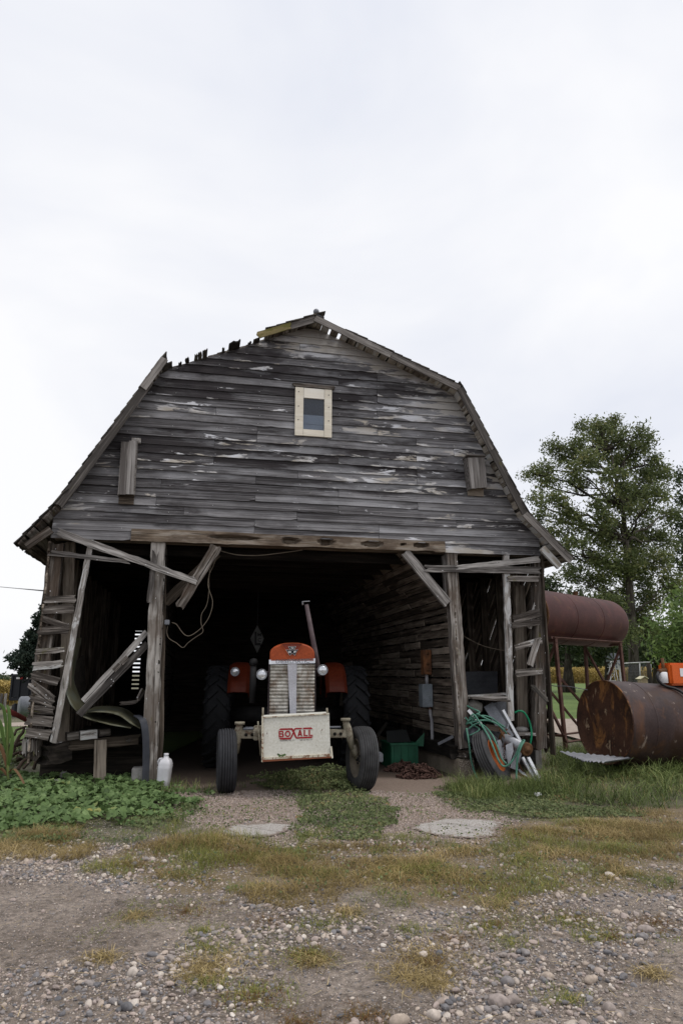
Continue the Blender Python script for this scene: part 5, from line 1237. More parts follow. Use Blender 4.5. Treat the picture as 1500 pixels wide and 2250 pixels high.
# ------------------------------------------------------------------ junk in front of the right crib
t = thing('spare_tyre', 'worn black tyre with rusty orange rim leaning under the auger tube', 'tyre', BF)
c = bp(1079, 1664, -.32); ax = Vector((.70, -.60, .42)).normalized(); r_ = .37; h = .10
g = MB(); prof = [(-h * .75, r_ * .58), (-h * .98, r_ * .7), (-h, r_ * .84)]
for k in range(5):
    a = -h * .85 + k * 1.7 * h / 5; b = a + 1.7 * h / 5 * .75; prof += [(a, r_ * .965), (a + .002, r_), (b - .002, r_), (b, r_ * .965)]
prof += [(h, r_ * .84), (h * .98, r_ * .7), (h * .75, r_ * .58), (h * .3, r_ * .60), (-h * .75, r_ * .58)]
g.lathe(prof, c, ax, 56); g.build('tyre', 'rubber_old', t)
g = MB(); g.lathe([(h * .80, r_ * .60), (h * .86, r_ * .55), (h * .5, r_ * .50), (-.02, r_ * .47), (-.05, r_ * .42), (-.05, r_ * .2), (-.05, r_ * .19), (-.06, r_ * .19), (-.06, r_ * .42), (-.05, r_ * .5), (-.09, r_ * .57)], c, ax, 40); g.build('rim', 'rim_orange', t)

t = thing('auger_tube', 'grey auger tube with rusty end cap lying on the junk pile', 'auger', BF)
pf, pn = bp(1060, 1597, .45), bp(1158, 1647, -.62); d = (pn - pf).normalized(); pm = inset(pf, pn, .52)
g = MB(); g.tube([pf, pn - d * .03], .068, 24); g.build('tube', 'galvanized', t)
g = MB(); g.lathe([(-.05, .069), (-.05, .086), (0, .088), (.004, .070), (.002, .045), (.014, .043), (.016, .020), (.022, .018), (.022, .001)], pn, d, 32); g.build('end_cap', 'dark_rust', t)
g = MB(); g.lathe([(-.025, .070), (-.025, .088), (.025, .088), (.025, .070)], pm, d, 28); g.tube([pm + Vector((.02, 0, .075)), pm + Vector((.03, -.02, .125))], .016, 8); g.tube([pm + Vector((-.07, 0, -.02)), pm + Vector((-.10, -.02, -.05))], .014, 8); g.build('clamp', 'dark_rust', t)
g = MB(); g.prism([bp(1110, 1637, -.40), bp(1124, 1631, -.45), bp(1127, 1650, -.5), bp(1117, 1686, -.52), bp(1112, 1660, -.45)], (.01, .012, 0)); g.build('bracket', 'galvanized', t)
g = MB(); pts = [bp(1107, 1632 + k * 4.6, -.40 - .005 * k) for k in range(11)]
for k, (a, b) in enumerate(zip(pts, pts[1:])):
    m_ = (a + b) / 2; s_ = Vector((.011, 0, 0)) if k % 2 else Vector((.004, .010, 0)); dd = (b - a) * .62
    g.tube([m_ + dd * math.cos(q) + s_ * math.sin(q) for q in np.linspace(0, 6.28, 10)], .0035, 5, cap=False)
g.build('chain', 'chain_rust', t)
def bar(a, b, va, vb, wd, th, name, mat, label, cat, side=(1, 0, 0), lip=0):
    g = MB(); p0, p1 = bp(*a, va), bp(*b, vb); g.plank(p0, p1, wd, th, side, n=3, k=1)
    if lip: e = perp(p1 - p0, side); nn = (p1 - p0).normalized().cross(e); g.plank(p0 - e * (wd / 2 + .003) + nn * .012, p1 - e * (wd / 2 + .003) + nn * .012, .004, .03, side, n=3, k=1)
    return single(g, name, mat, label, cat)
bar((1104, 1560), (1143, 1630), -.25, -.32, .042, .006, 'metal_bar', 'aluminium', 'bright metal angle bar leaning behind the auger tube', 'metal bar', lip=1)
bar((1147, 1664), (1179, 1719), -.45, -.62, .048, .006, 'metal_bar', 'aluminium', 'left one of two pale metal bars resting below the rusty end cap', 'metal bar', lip=1)
bar((1160, 1664), (1189, 1722), -.48, -.66, .050, .006, 'metal_bar', 'aluminium', 'right one of two pale metal bars resting below the rusty end cap', 'metal bar', lip=1)
bar((1140, 1690), (1160, 1712), -.45, -.60, .055, .006, 'metal_bar', 'galvanized', 'short grey metal bar low in the grass under the auger', 'metal bar')
bar((1072, 1548), (1118, 1622), .05, -.10, .17, .008, 'metal_sheet', 'grey_steel', 'wide dark grey metal strip leaning behind the hose', 'metal sheet')
bar((1028, 1560), (1056, 1592), -.05, -.12, .05, .012, 'metal_bar', 'white_paint', 'white painted bar under the tangled hose by the post', 'metal bar')
bar((1066, 1597), (1104, 1603), -.02, -.12, .075, .018, 'board', 'stick_wood', 'short brown board lying on top of the auger tube', 'board', side=(0, 0, 1))
bar((1092, 1627), (1110, 1668), -.15, -.25, .10, .008, 'metal_sheet', 'galvanized', 'pale sheet metal strip behind the orange rim', 'metal sheet')
bar((1138, 1700), (1192, 1728), -.62, -.70, .035, .03, 'metal_bar', 'dark_rust', 'dark rusty bar lying in grass below the pale bars', 'metal bar', side=(0, 0, 1))
bar((1128, 1690), (1140, 1640), -.42, -.40, .11, .006, 'metal_sheet', 'galvanized', 'upright grey plate under the auger near the end cap', 'metal sheet')
g = MB(); g.prism([bp(1082, 1545, .35), bp(1116, 1538, .35), bp(1118, 1600, .30), bp(1106, 1590, .30)], (.01, .015, 0)); single(g, 'metal_sheet', 'grey_steel', 'bluish grey sheet corner beside the middle stud', 'metal sheet')
g = MB()
for k in range(4): g.plank(bp(1006, 1482 + 12.5 * k, .95 - .03 * k), bp(1092, 1481 + 12.5 * k, .95 - .03 * k), .088, .008 + .006 * (k % 2), (0, -.15, 1), n=3, k=1, jit=.001)
single(g, 'dark_sheet', 'dark_sheet', 'dark blue grey sheet standing in the right crib', 'metal sheet')
for k, (a, b, wd, v_) in enumerate((((1020, 1531), (1114, 1524), .03, .30), ((1022, 1533), (1114, 1532), .028, .10), ((1030, 1533), (1115, 1540), .03, -.04))):
    g = MB(); g.plank(bp(*a, v_), bp(*b, v_), .20, wd, (0, 1, 0), jit=.003, rag=.03); single(g, 'plank', 'slat_wood', ('rearmost', 'middle', 'front')[k] + ' of three planks laid flat on the right crib junk', 'plank')
t = thing('bucket', 'dark grey plastic bucket lid facing out beside the right inner post', 'bucket', BF); c = bp(1042, 1615, -.12); ax = Vector((.15, -1, .12))
g = MB(); g.lathe([(-.30, .001), (-.30, .10), (-.02, .115)], c, ax, 32); g.build('body', 'bucket_grey', t)
g = MB(); g.lathe([(-.03, .117), (-.03, .126), (.006, .126), (.006, .112), (-.004, .108), (-.004, .045), (.004, .040), (.004, .030), (-.004, .026), (-.004, .001)], c, ax, 40); g.build('lid', 'bucket_grey', t)
g = MB(); c = bp(1040, 1553, .1)
bm = bmesh.new(); bmesh.ops.create_icosphere(bm, subdivisions=4, radius=1)
for v_ in bm.verts:
    f = 1 + .35 * (float(fbm(v_.co.x + 5, v_.co.z + v_.co.y, .5, 3)) - .5); v_.co = Vector((c.x + v_.co.x * .13 * f, c.y + v_.co.y * .12 * f, c.z + v_.co.z * .11 * f))
g.add([v_.co for v_ in bm.verts], [[x.index for x in f.verts] for f in bm.faces], smooth=True); bm.free(); single(g, 'rag_bundle', 'rag', 'crumpled dirty cloth bundle under the planks in the right crib', 'cloth')
for pts_, lb in (([((1026, 1604), -.10), ((1046, 1590), -.18), ((1064, 1596), -.22), ((1080, 1614), -.40), ((1092, 1640), -.52), ((1101, 1666), -.58), ((1112, 1678), -.62)], 'pale green hose running close above the orange rim'),
                 ([((1022, 1576), -.02), ((1034, 1590), -.10), ((1052, 1602), -.14), ((1040, 1612), -.18), ((1026, 1618), -.12)], 'pale green hose loop lying over the bucket lid top'),
                 ([((1034, 1584), -.08), ((1054, 1573), -.12), ((1076, 1576), -.12), ((1096, 1590), -.14), ((1108, 1598), -.12)], 'pale green hose crossing the wide dark metal strip')):
    cable('garden_hose', [bp(*p, v) for p, v in pts_], .011, 'hose_green', lb, 'hose', n=10)
for a_, b_, va_, vb_, r_, m_, lb in (((1030, 1566), (1094, 1628), .1, -.1, .018, 'galvanized', 'thin grey pipe slanting down behind the hoses'), ((1096, 1600), (1150, 1700), -.1, -.5, .012, 'dark_rust', 'thin rusty rod slanting beneath the auger'), ((1120, 1575), (1104, 1640), -.05, -.2, .014, 'grey_steel', 'short steel pipe leaning left of the middle stud')):
    g = MB(); g.tube([bp(*a_, va_), bp(*b_, vb_)], r_, 10); single(g, 'pipe', m_, lb, 'pipe')
H1 = [((1024, 1592), -.02), ((1032, 1578), -.1), ((1038, 1570), -.14), ((1044, 1574), -.16), ((1056, 1592), -.25), ((1072, 1617), -.45), ((1084, 1645), -.56), ((1094, 1670), -.60), ((1104, 1683), -.62), ((1117, 1680), -.66), ((1131, 1662), -.68), ((1140, 1641), -.70), ((1147, 1628), -.66), ((1151, 1628), -.70), ((1144, 1640), -.74), ((1137, 1662), -.74), ((1134, 1690), -.72), ((1134, 1712), -.74)]
cable('garden_hose', [bp(*p, v) for p, v in H1], .0135, 'hose_green', 'pale green hose draped over the auger tube and its end cap', 'hose', n=10)
cable('garden_hose', [bp(*p, v) for p, v in (((1024, 1590), -.06), ((1048, 1584), -.14), ((1070, 1583), -.18), ((1090, 1590), -.22), ((1105, 1603), -.26), ((1112, 1612), -.25))], .013, 'hose_green', 'pale green hose arching from the post onto the auger clamp', 'hose', n=10)
cable('garden_hose', [bp(*p, v) for p, v in (((1024, 1600), -.15), ((1030, 1635), -.22), ((1035, 1672), -.26), ((1045, 1704), -.30), ((1058, 1724), -.36), ((1066, 1732), -.38), ((1050, 1731), -.40), ((1022, 1727), -.36), ((995, 1722), -.34))], .0135, 'hose_green', 'pale green hose hanging straight down past the concrete foundation', 'hose', n=10)
cable('garden_hose', [bp(*p, v) for p, v in (((1024, 1550), .0), ((1040, 1558), -.08), ((1053, 1565), -.12), ((1044, 1572), -.13), ((1026, 1586), -.08))], .012, 'hose_green', 'dark kinked hose loop at the top of the tangle by the post', 'hose', n=10)
cable('garden_hose', [bp(*p, v) for p, v in (((1046, 1568), -.15), ((1060, 1575), -.16), ((1078, 1584), -.20))], .012, 'hose_green', 'short green hose length above the brown board', 'hose', n=10)
cable('garden_hose', [bp(*p, v) for p, v in (((1130, 1566), .02), ((1140, 1562), -.02), ((1150, 1565), -.04), ((1158, 1576), -.05), ((1164, 1592), -.05), ((1167, 1610), -.06), ((1166, 1625), -.06), ((1163, 1640), -.05))], .014, 'hose_bright', 'bright green hose arched beside the right corner post', 'hose', n=10)
g = MB(); p = bp(1145, 1603, .2); g.ball((p.x, .2, p.z), .09, 12, (1.2, 1, .5)); single(g, 'rubble_stone', 'block_grey', 'grey rubble stone on the ledge by the right corner post', 'stone')
g = MB(); g.plank(bp(1128, 1612, .1), bp(1166, 1612, .1), .3, .035, (0, 1, 0), jit=.004); single(g, 'ledge_plank', 'slat_wood', 'short ledge plank carrying the grey rubble stone', 'plank')
g = MB(); c = WF.g(1172, 1748, .02); g.plank(c, c + Vector((.09, .02, .02)), .05, .012, (0, .6, .6), n=4, jit=.012, rag=.02); single(g, 'paper_scrap', 'white_paint', 'small white scrap lying in the green weeds', 'scrap', None)
sv = []; fs = []; nu, nv = 26, 7
c0, c1, c2, c3 = WF.g(1232, 1662, .20), WF.g(1395, 1668, .22), WF.g(1300, 1686, .12), WF.g(1236, 1668, .16)
A0, A1 = WF.v(1228, 1651, 9.9), WF.v(1392, 1667, 9.9); B0, B1 = WF.v(1262, 1667, 9.4), WF.v(1300, 1680, 9.4)
for lay in (0, .006):
    for i in range(nu + 1):
        for j in range(nv + 1):
            f = i / nu; e = j / nv; p = inset(A0, A1, f); q = inset(B0, B1, f); r_ = inset(p, q, e * (1 - .55 * abs(f - .45)))
            sv.append((r_.x, r_.y, r_.z + lay + .012 * math.sin(f * 70)))
o_ = (nu + 1) * (nv + 1)
for i in range(nu):
    for j in range(nv): a = i * (nv + 1) + j; fs += [(a, a + 1, a + nv + 2, a + nv + 1), (o_ + a, o_ + a + nv + 1, o_ + a + nv + 2, o_ + a + 1)]
g = MB(); g.add(sv, fs, smooth=True); single(g, 'roofing_sheet', 'galvanized', 'bent corrugated roofing sheet lying in tall grass before the rusty tank', 'metal sheet', None)

# ------------------------------------------------------------------ fuel tanks
u0 = WF.v(1151, 1351, 11.9); UF = Frame(u0.x, u0.y, R(44))
t = thing('fuel_tank', 'smooth rusty brown fuel tank raised on an angle iron stand', 'tank', UF)
zc = u0.z; RT = .472; LT_ = 3.05
g = MB(); prof = [(0, .001), (0, RT * .93), (-.03, RT * .95), (-.03, RT * .985), (0, RT)]
g.lathe([(0, RT)] + [(LT_ * k / 12, RT) for k in range(1, 13)] + [(LT_ + .04, RT * .985), (LT_ + .08, RT * .93), (LT_ + .115, RT * .8), (LT_ + .14, RT * .5), (LT_ + .145, .001)], (0, 0, zc), (1, 0, 0), 56); g.build('shell', 'tank_rust', t)
for f_ in (.335, .67):
    g = MB(); g.lathe([(-.012, RT), (-.006, RT + .005), (.006, RT + .005), (.012, RT)], (LT_ * f_, 0, zc), (1, 0, 0), 56); g.build('weld_seam', 'tank_rust', t)
g = MB(); g.tube([(LT_ * .62, 0, zc + RT - .01), (LT_ * .62, 0, zc + RT + .06)], .045, 12); g.tube([(LT_ * .62, 0, zc + RT + .055), (LT_ * .62, 0, zc + RT + .075)], .06, 8); g.build('filler_cap', 'dark_rust', t)
g = MB(); g.lathe([(-.025, RT * .96), (-.025, RT * 1.004), (.006, RT * 1.004)], (0, 0, zc), (1, 0, 0), 56); g.lathe([(-.02, RT * .96), (-.028, RT * .6), (-.032, .001)], (0, 0, zc), (1, 0, 0), 56); g.build('end', 'dark_rust', t)
st_ = thing('tank_stand', 'rusty angle iron stand carrying the raised fuel tank', 'stand', UF)
zb1 = zc - RT * .80; V = .36
def ang(p, q, wd=.036, name='strut'):
    g = MB(); p = Vector(p); q = Vector(q); d_ = (q - p).normalized(); s1 = perp(d_, (1, -.3, .2)); s2 = d_.cross(s1)
    g.plank(p + s2 * wd / 2, q + s2 * wd / 2, wd, .006, s1, n=2, k=1); g.plank(p - s1 * wd / 2, q - s1 * wd / 2, .006, wd, s1, n=2, k=1)
    return g.build(name, 'angle_iron', st_)
ua_, ub_ = .34, 2.84
for v_ in (-V, V): ang((ua_ - .08, v_, zb1), (ub_ + .08, v_, zb1), .055, 'beam')
for u_ in (ua_, ub_): ang((u_, -V, zb1 - .05), (u_, V, zb1 - .05), .045, 'cross_bar')
for u_ in (ua_, ub_):
    for v_ in (-V, V): ang((u_, v_, zb1), (u_ + (.03 if u_ < 1 else -.03), v_ * 1.12, -.1), .05, 'leg')
zt2, zb2 = zb1 - .08, .30
for v_ in (-V, V): ang((ua_, v_ * 1.08, zb2), (ub_, v_ * 1.08, zb2), .036, 'cross_bar'); ang((ua_ - .02, v_ * 1.02, zt2 - (.15 if v_ > 0 else .55)), (ub_ - .3, v_ * 1.1, .3 if v_ > 0 else -.05))
for u_ in (ua_, ub_): ang((u_, -V * 1.05, zt2), (u_, V * 1.25, zb2)); ang((u_, V * 1.05, zt2), (u_, -V * 1.25, zb2)); ang((u_, -V * 1.2, zb2 + .1), (u_, V * 1.2, zb2 + .1), .036, 'cross_bar')

l0 = WF.v(1327, 1586, 10.3); LF = Frame(l0.x, l0.y, R(20))
t = thing('fuel_tank', 'big blotchy rusted fuel tank lying on the grass', 'tank', LF)
zl = l0.z; RL = .585; tilt = Vector((1, 0, -.055)).normalized()
g = MB(); g.lathe([(3.4 * k / 16, RL * (1 + (.004 if k in (0, 8) else 0))) for k in range(17)] + [(3.4, .001)], (0, 0, zl), tilt, 64); g.build('shell', 'tank_rust_old', t)
for f_ in (.42, 1.35):
    g = MB(); g.lathe([(-.014, RL), (-.007, RL + .006), (.007, RL + .006), (.014, RL)], Vector((0, 0, zl)) + tilt * f_, tilt, 64); g.build('weld_seam', 'tank_rust_old', t)
g = MB(); g.lathe([(.0, RL * 1.002), (-.02, RL * 1.004), (-.02, RL * .985), (.008, RL * .97), (.004, RL * .5), (.0, .001)], (0, 0, zl), tilt, 64); g.build('end', 'tank_end_rust', t)
pt = thing('fuel_pump', 'orange fuel transfer pump with white filter mounted on the big tank', 'pump', LF)
def lp(px, py, v=0.0): return LF.v(px, py, v)
pv = -.12; a, b = lp(1461, 1506, pv), lp(1500, 1457, pv)
g = MB(); g.rbox((a.x, pv - .13, a.z), (a.x + .42, pv + .13, b.z), .03); bo = g.build('body', 'pump_orange', pt)
g = MB(); g.rbox((a.x + .17, pv - .137, a.z + .13), (a.x + .36, pv - .131, b.z - .08), .002); g.build('plate', 'white_paint', bo)
g = MB(); c = lp(1457, 1478, pv - .05); d_ = lp(1457, 1501, pv - .05); g.lathe([(0, .001), (0, .058), (.004, .064), ((c.z - d_.z), .064), ((c.z - d_.z) + .01, .05), ((c.z - d_.z) + .01, .001)], d_, (0, 0, 1), 24); g.build('filter', 'white_paint', pt)
g = MB(); e = lp(1459, 1446, pv - .05); g.tube([Vector((c.x, c.y, c.z)), Vector((c.x, c.y, e.z))], .024, 10); g.tube([c + Vector((-.10, 0, .02)), c + Vector((.0, 0, .03)), c + Vector((.12, .03, .04))], [.022, .04, .03], 10); g.tube([c + Vector((-.10, 0, .02)), c + Vector((-.05, 0, .02))], .034, 10); g.build('pipe', 'dark_rust', pt)
Q = cable(None, [lp(*p, v) for p, v in (((1446, 1477), -.17), ((1443, 1484), -.20), ((1445, 1494), -.22), ((1453, 1503), -.24), ((1466, 1509), -.28), ((1484, 1514), -.34), ((1500, 1523), -.42), ((1518, 1538), -.50))], 0, '', '', ''); g = MB(); g.tube(Q, .02, 10); g.build('fuel_hose', 'hose_black', pt)
cable('wire', [WF.v(*p, y) for p, y in (((1192, 1499), 10.9), ((1215, 1507), 10.7), ((1245, 1508), 10.6), ((1290, 1516), 10.5))], .006, 'wire_grey', 'thin grey wire slung from the barn corner past the tank stand', 'wire', None)

# ------------------------------------------------------------------ trees
def leaf_quads(C, size, n_per, spread, droop=0.0):
    """C: clump centres; returns leaf quads scattered round them"""
    N = len(C) * n_per; c = np.repeat(C, n_per, 0) + RNG.normal(0, 1, (N, 3)) * spread
    a = RNG.normal(0, 1, (N, 3)); a[:, 2] -= droop; a /= np.linalg.norm(a, axis=1)[:, None]
    b = RNG.normal(0, 1, (N, 3)); b -= a * (a * b).sum(1)[:, None]; b /= np.linalg.norm(b, axis=1)[:, None]
    s = size * RNG.uniform(.6, 1.25, N)[:, None]
    return np.stack([c - a * s, c + b * s * .42, c + a * s, c - b * s * .42], 1), N
def wig(a, b, n, amp):
    a = Vector(a); b = Vector(b); P = []
    for i in range(n + 1):
        f = i / n; w_ = math.sin(math.pi * f) * amp
        P.append(a + (b - a) * f + Vector((random.gauss(0, w_), random.gauss(0, w_), random.gauss(0, w_) + w_ * .4)))
    return P
def tree(name, label, cat, Y, base, trunk, lobes, mat, leaf, per_m2, n_per=26, depth=2.6, r0=.34, group=None, fork=None, dens=1.0, spread=.30):
    bx = WF.v(base[0], base[1], Y); gzb = float(gz(bx.x, Y))
    root = thing(name, label, cat, None, (bx.x, Y, gzb), group); inv = Vector((bx.x, Y, gzb))
    T = [Vector((bx.x, Y, gzb - .1)) - inv] + [WF.v(*p, Y) - inv for p in trunk]
    g = MB(); rr = [r0 * (1.35 if i == 0 else (1 - i / (len(T) - 1)) ** .85 * .93 + .05) for i in range(len(T))]; g.tube(T, rr, 12); clumps = []
    tips = T[1:]
    for (cx, cy, rx, ry) in lobes:
        m = F / (Y * math.cos(PT)); dy = random.uniform(-1, 1) * depth
        c = WF.v(cx, cy, Y + dy) - inv; ax_, az_ = rx / m, ry / m; ay_ = (ax_ + az_) / 2
        # limb from the nearest lower trunk point
        st = [p for p in tips if p.z < c.z + .2] or [tips[0]]
        s_ = min(st, key=lambda p: (p - c).length + .6 * max(0, 1.5 - (c.z - p.z)))
        L = (c - s_).length; r_ = min(.14, .03 + .014 * L); limb = wig(s_, c, 6, .05 * L); g.tube(limb, [r_ * (1 - .7 * i / 6) for i in range(7)], 6)
        nc = max(4, int(per_m2 * 4 * ax_ * az_ * dens))
        for k in range(nc):
            d_ = Vector((random.gauss(0, 1), random.gauss(0, 1), random.gauss(0, 1) + .15)).normalized(); q = random.uniform(.35, 1.0) ** .6
            p = c + Vector((d_.x * ax_ * q, d_.y * ay_ * q, d_.z * az_ * q)); clumps.append(p)
            if k % 3 == 0: g.tube(wig(limb[random.choice((3, 4, 5))], p, 3, .08), [.022, .018, .013, .007], 4, cap=False)
    g.build('trunk', 'bark', root)
    C = np.array([tuple(p) for p in clumps]); q, N = leaf_quads(C, leaf, n_per, spread)
    cl = np.repeat(RNG.random(len(C)), n_per); npmesh('crown', q, 4, mat, np.clip(cl * .55 + RNG.random(N) * .45, 0, 1), root)
    return root
BIG = [(1360, 1105, 30, 26), (1345, 1165, 30, 24), (1385, 1185, 30, 24), (1375, 1235, 30, 22), (1330, 1230, 28, 20), (1405, 1245, 28, 20), (1168, 1040, 22, 17), (1195, 1030, 22, 20), (1215, 985, 24, 20), (1240, 1000, 22, 24), (1262, 985, 20, 28), (1290, 945, 26, 24), (1316, 950, 24, 28), (1350, 940, 18, 26), (1362, 965, 24, 26), (1408, 955, 16, 24), (1425, 968, 14, 18), (1392, 985, 28, 24),
       (1330, 990, 32, 28), (1300, 1010, 28, 24), (1370, 1020, 36, 30), (1440, 1018, 22, 24), (1462, 1045, 18, 22), (1420, 1050, 34, 28), (1350, 1060, 36, 28), (1395, 1085, 40, 28), (1260, 1040, 24, 24), (1275, 1065, 18, 18), (1200, 1065, 24, 16), (1172, 1098, 18, 14),
       (1210, 1105, 32, 16), (1240, 1130, 30, 18), (1185, 1140, 18, 18), (1225, 1165, 26, 18), (1270, 1150, 22, 16), (1320, 1110, 20, 18), (1330, 1140, 26, 16), (1440, 1095, 30, 22), (1465, 1130, 24, 20), (1400, 1125, 34, 18), (1310, 1180, 32, 20), (1425, 1170, 34, 22), (1460, 1190, 26, 24),
       (1345, 1200, 26, 16), (1260, 1200, 30, 18), (1225, 1215, 26, 18), (1290, 1230, 32, 20), (1400, 1215, 30, 20), (1440, 1235, 34, 24), (1350, 1250, 34, 20), (1255, 1260, 30, 20), (1310, 1280, 34, 22), (1400, 1275, 36, 24), (1470, 1280, 28, 26), (1360, 1310, 40, 24), (1430, 1320, 36, 24), (1390, 1350, 40, 22), (1330, 1330, 36, 20), (1420, 1385, 36, 24), (1370, 1395, 30, 20)]
random.seed(21)
tree('oak_tree', 'tall open-crowned oak tree towering behind the raised fuel tank', 'tree', 40, (1394, 1520), [(1391, 1440), (1386, 1350), (1380, 1270), (1374, 1190), (1366, 1110), (1350, 1040), (1340, 985)], BIG, 'leaf_tree', .105, 9.5, 60, 2.6, .32, spread=.23)
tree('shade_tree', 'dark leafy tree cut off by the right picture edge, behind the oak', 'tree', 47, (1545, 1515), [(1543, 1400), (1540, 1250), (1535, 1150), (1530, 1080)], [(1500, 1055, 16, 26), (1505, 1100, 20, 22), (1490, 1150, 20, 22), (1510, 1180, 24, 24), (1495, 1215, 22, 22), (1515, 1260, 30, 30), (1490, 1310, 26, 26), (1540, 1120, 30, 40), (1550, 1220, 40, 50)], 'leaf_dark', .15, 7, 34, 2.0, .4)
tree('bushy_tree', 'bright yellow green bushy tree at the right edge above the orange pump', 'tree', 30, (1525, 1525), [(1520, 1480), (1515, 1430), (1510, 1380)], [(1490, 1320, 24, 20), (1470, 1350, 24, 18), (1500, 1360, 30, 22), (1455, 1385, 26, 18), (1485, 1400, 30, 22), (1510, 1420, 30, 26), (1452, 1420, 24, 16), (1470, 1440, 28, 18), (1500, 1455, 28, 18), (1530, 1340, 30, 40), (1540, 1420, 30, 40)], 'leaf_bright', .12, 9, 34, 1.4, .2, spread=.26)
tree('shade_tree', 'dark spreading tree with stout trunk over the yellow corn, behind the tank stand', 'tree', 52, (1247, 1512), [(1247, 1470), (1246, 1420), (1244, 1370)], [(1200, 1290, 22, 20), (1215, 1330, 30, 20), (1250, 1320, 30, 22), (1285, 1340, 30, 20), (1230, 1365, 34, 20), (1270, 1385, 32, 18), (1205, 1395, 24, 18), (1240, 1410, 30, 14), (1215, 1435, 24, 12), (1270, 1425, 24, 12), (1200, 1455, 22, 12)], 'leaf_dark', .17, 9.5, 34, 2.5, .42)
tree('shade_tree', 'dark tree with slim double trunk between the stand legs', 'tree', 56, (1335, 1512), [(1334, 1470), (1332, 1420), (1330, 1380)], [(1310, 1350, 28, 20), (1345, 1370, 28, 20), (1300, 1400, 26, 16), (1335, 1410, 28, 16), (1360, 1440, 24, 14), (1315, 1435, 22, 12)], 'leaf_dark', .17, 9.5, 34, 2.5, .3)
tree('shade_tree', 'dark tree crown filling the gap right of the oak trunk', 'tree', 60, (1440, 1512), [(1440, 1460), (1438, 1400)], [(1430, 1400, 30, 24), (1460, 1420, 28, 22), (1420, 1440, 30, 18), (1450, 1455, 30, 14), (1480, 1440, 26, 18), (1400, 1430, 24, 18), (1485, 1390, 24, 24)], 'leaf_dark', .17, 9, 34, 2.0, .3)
# far hedge of trees beyond the corn
C = []
for k in range(1500):
    px = random.uniform(1150, 1640); Yf = random.uniform(118, 150); top = 1412 + 14 * math.sin(px * .05) + 10 * math.sin(px * .013)
    p = WF.v(px, random.uniform(top, 1490), Yf); C.append((p.x, p.y, max(.2, p.z)))
q, N = leaf_quads(np.array(C), .55, 26, .9); o = npmesh('treeline', q, 4, 'leaf_dark', RNG.random(N) * .7); tag(o, 'far dark treeline beyond the yellow corn field', 'treeline', kind='stuff')
C = []
for k in range(160):
    px = random.uniform(-120, 30); Yf = random.uniform(230, 260); p = WF.v(px, random.uniform(1492, 1503), Yf); C.append((p.x, p.y, p.z))
q, N = leaf_quads(np.array(C), .6, 16, 1.0); o = npmesh('treeline', q, 4, 'leaf_dark', RNG.random(N) * .6); tag(o, 'far thin treeline on the left horizon', 'treeline', kind='stuff')
# pine on the left, partly behind the barn
pb = WF.v(104, 1530, 47); gzp = float(gz(pb.x, 47)); pine = thing('pine_tree', 'dark blue green pine showing behind the barn\'s left wall', 'tree', None, (pb.x, 47, gzp))
inv = Vector((pb.x, 47, gzp)); ztop = WF.v(104, 1335, 47).z - gzp; g = MB(); g.tube([(0, 0, 0), (0, 0, ztop * .5), (0, 0, ztop)], [.22, .14, .03], 8); C = []
random.seed(5)
z = 1.9
while z < ztop:
    f = (z - 1.9) / (ztop - 1.9); R_ = 2.75 * (1 - f) ** .62 * (1 if f > .12 else .62 + f * 3) + .15
    for k in range(8):
        a = random.uniform(0, 6.28); L = R_ * random.uniform(.72, 1.1); d_ = Vector((math.cos(a), math.sin(a), random.uniform(.08, .30))); st = Vector((0, 0, z + random.uniform(-.15, .15)))
        g.tube([st, st + d_ * L * .6, st + d_ * L + Vector((0, 0, .10 * L))], [.035, .022, .008], 4, cap=False)
        for s_ in np.arange(.30, 1.01, .11):
            p = st + d_ * L * s_ + Vector((random.gauss(0, .07), random.gauss(0, .07), .12 * s_ * L + random.gauss(0, .05))); C.append(tuple(p)); 
            if s_ > .6: C.append(tuple(p + Vector((random.gauss(0, .14), random.gauss(0, .14), .10))))
    z += random.uniform(.26, .40)
g.build('trunk', 'bark', pine); q, N = leaf_quads(np.array(C), .15, 30, .105, -.4); npmesh('crown', q, 4, 'needle', RNG.random(N), pine)

# ------------------------------------------------------------------ corn fields, far things
def ribbons(P, D, Hh, W, lean, rows=4, curl=.5, sag=0.0):
    """grass blades: foot P (N,3), lean direction D (N,2), height, width"""
    N = len(P); t = np.linspace(0, 1, rows)[None, :]; Dn = np.stack([D[:, 0], D[:, 1], np.zeros(N)], 1)
    side = np.stack([-D[:, 1], D[:, 0], np.zeros(N)], 1)
    out = lean[:, None] * (t ** (1 + curl)) * Hh[:, None]; up = Hh[:, None] * (t - sag * t ** 3 * np.clip(lean, 0, 2)[:, None])
    c = P[:, None, :] + Dn[:, None, :] * out[..., None]; c[..., 2] += up
    wd = (W[:, None] * (1 - t ** 1.7 * .92) * .5)[..., None] * side[:, None, :]
    return np.stack([c - wd, c + wd], 2)
def rdir(N): a = RNG.uniform(0, 2 * math.pi, N); return np.stack([np.cos(a), np.sin(a)], 1)
def corn(name, X, Y, hgt, mat, label, nl=8):
    N = len(X); base = np.stack([X, Y, gz(X, Y)], 1); h = hgt * RNG.uniform(.86, 1.08, N)
    st = ribbons(base, rdir(N), h, np.full(N, .05), np.full(N, .04), 3)
    P = np.repeat(base, nl, 0); hh = np.repeat(h, nl); P[:, 2] += hh * RNG.uniform(.15, .9, N * nl)
    lf = ribbons(P, rdir(N * nl), RNG.uniform(.30, .55, N * nl), np.full(N * nl, .10), RNG.uniform(.7, 1.5, N * nl), 3, .3, .75)
    o = npmesh(name, np.concatenate([st, lf]), 'ribbon', mat, np.clip(np.concatenate([RNG.random(N), RNG.random(N * nl)]), 0, 1)); return tag(o, label, 'corn', kind='stuff')
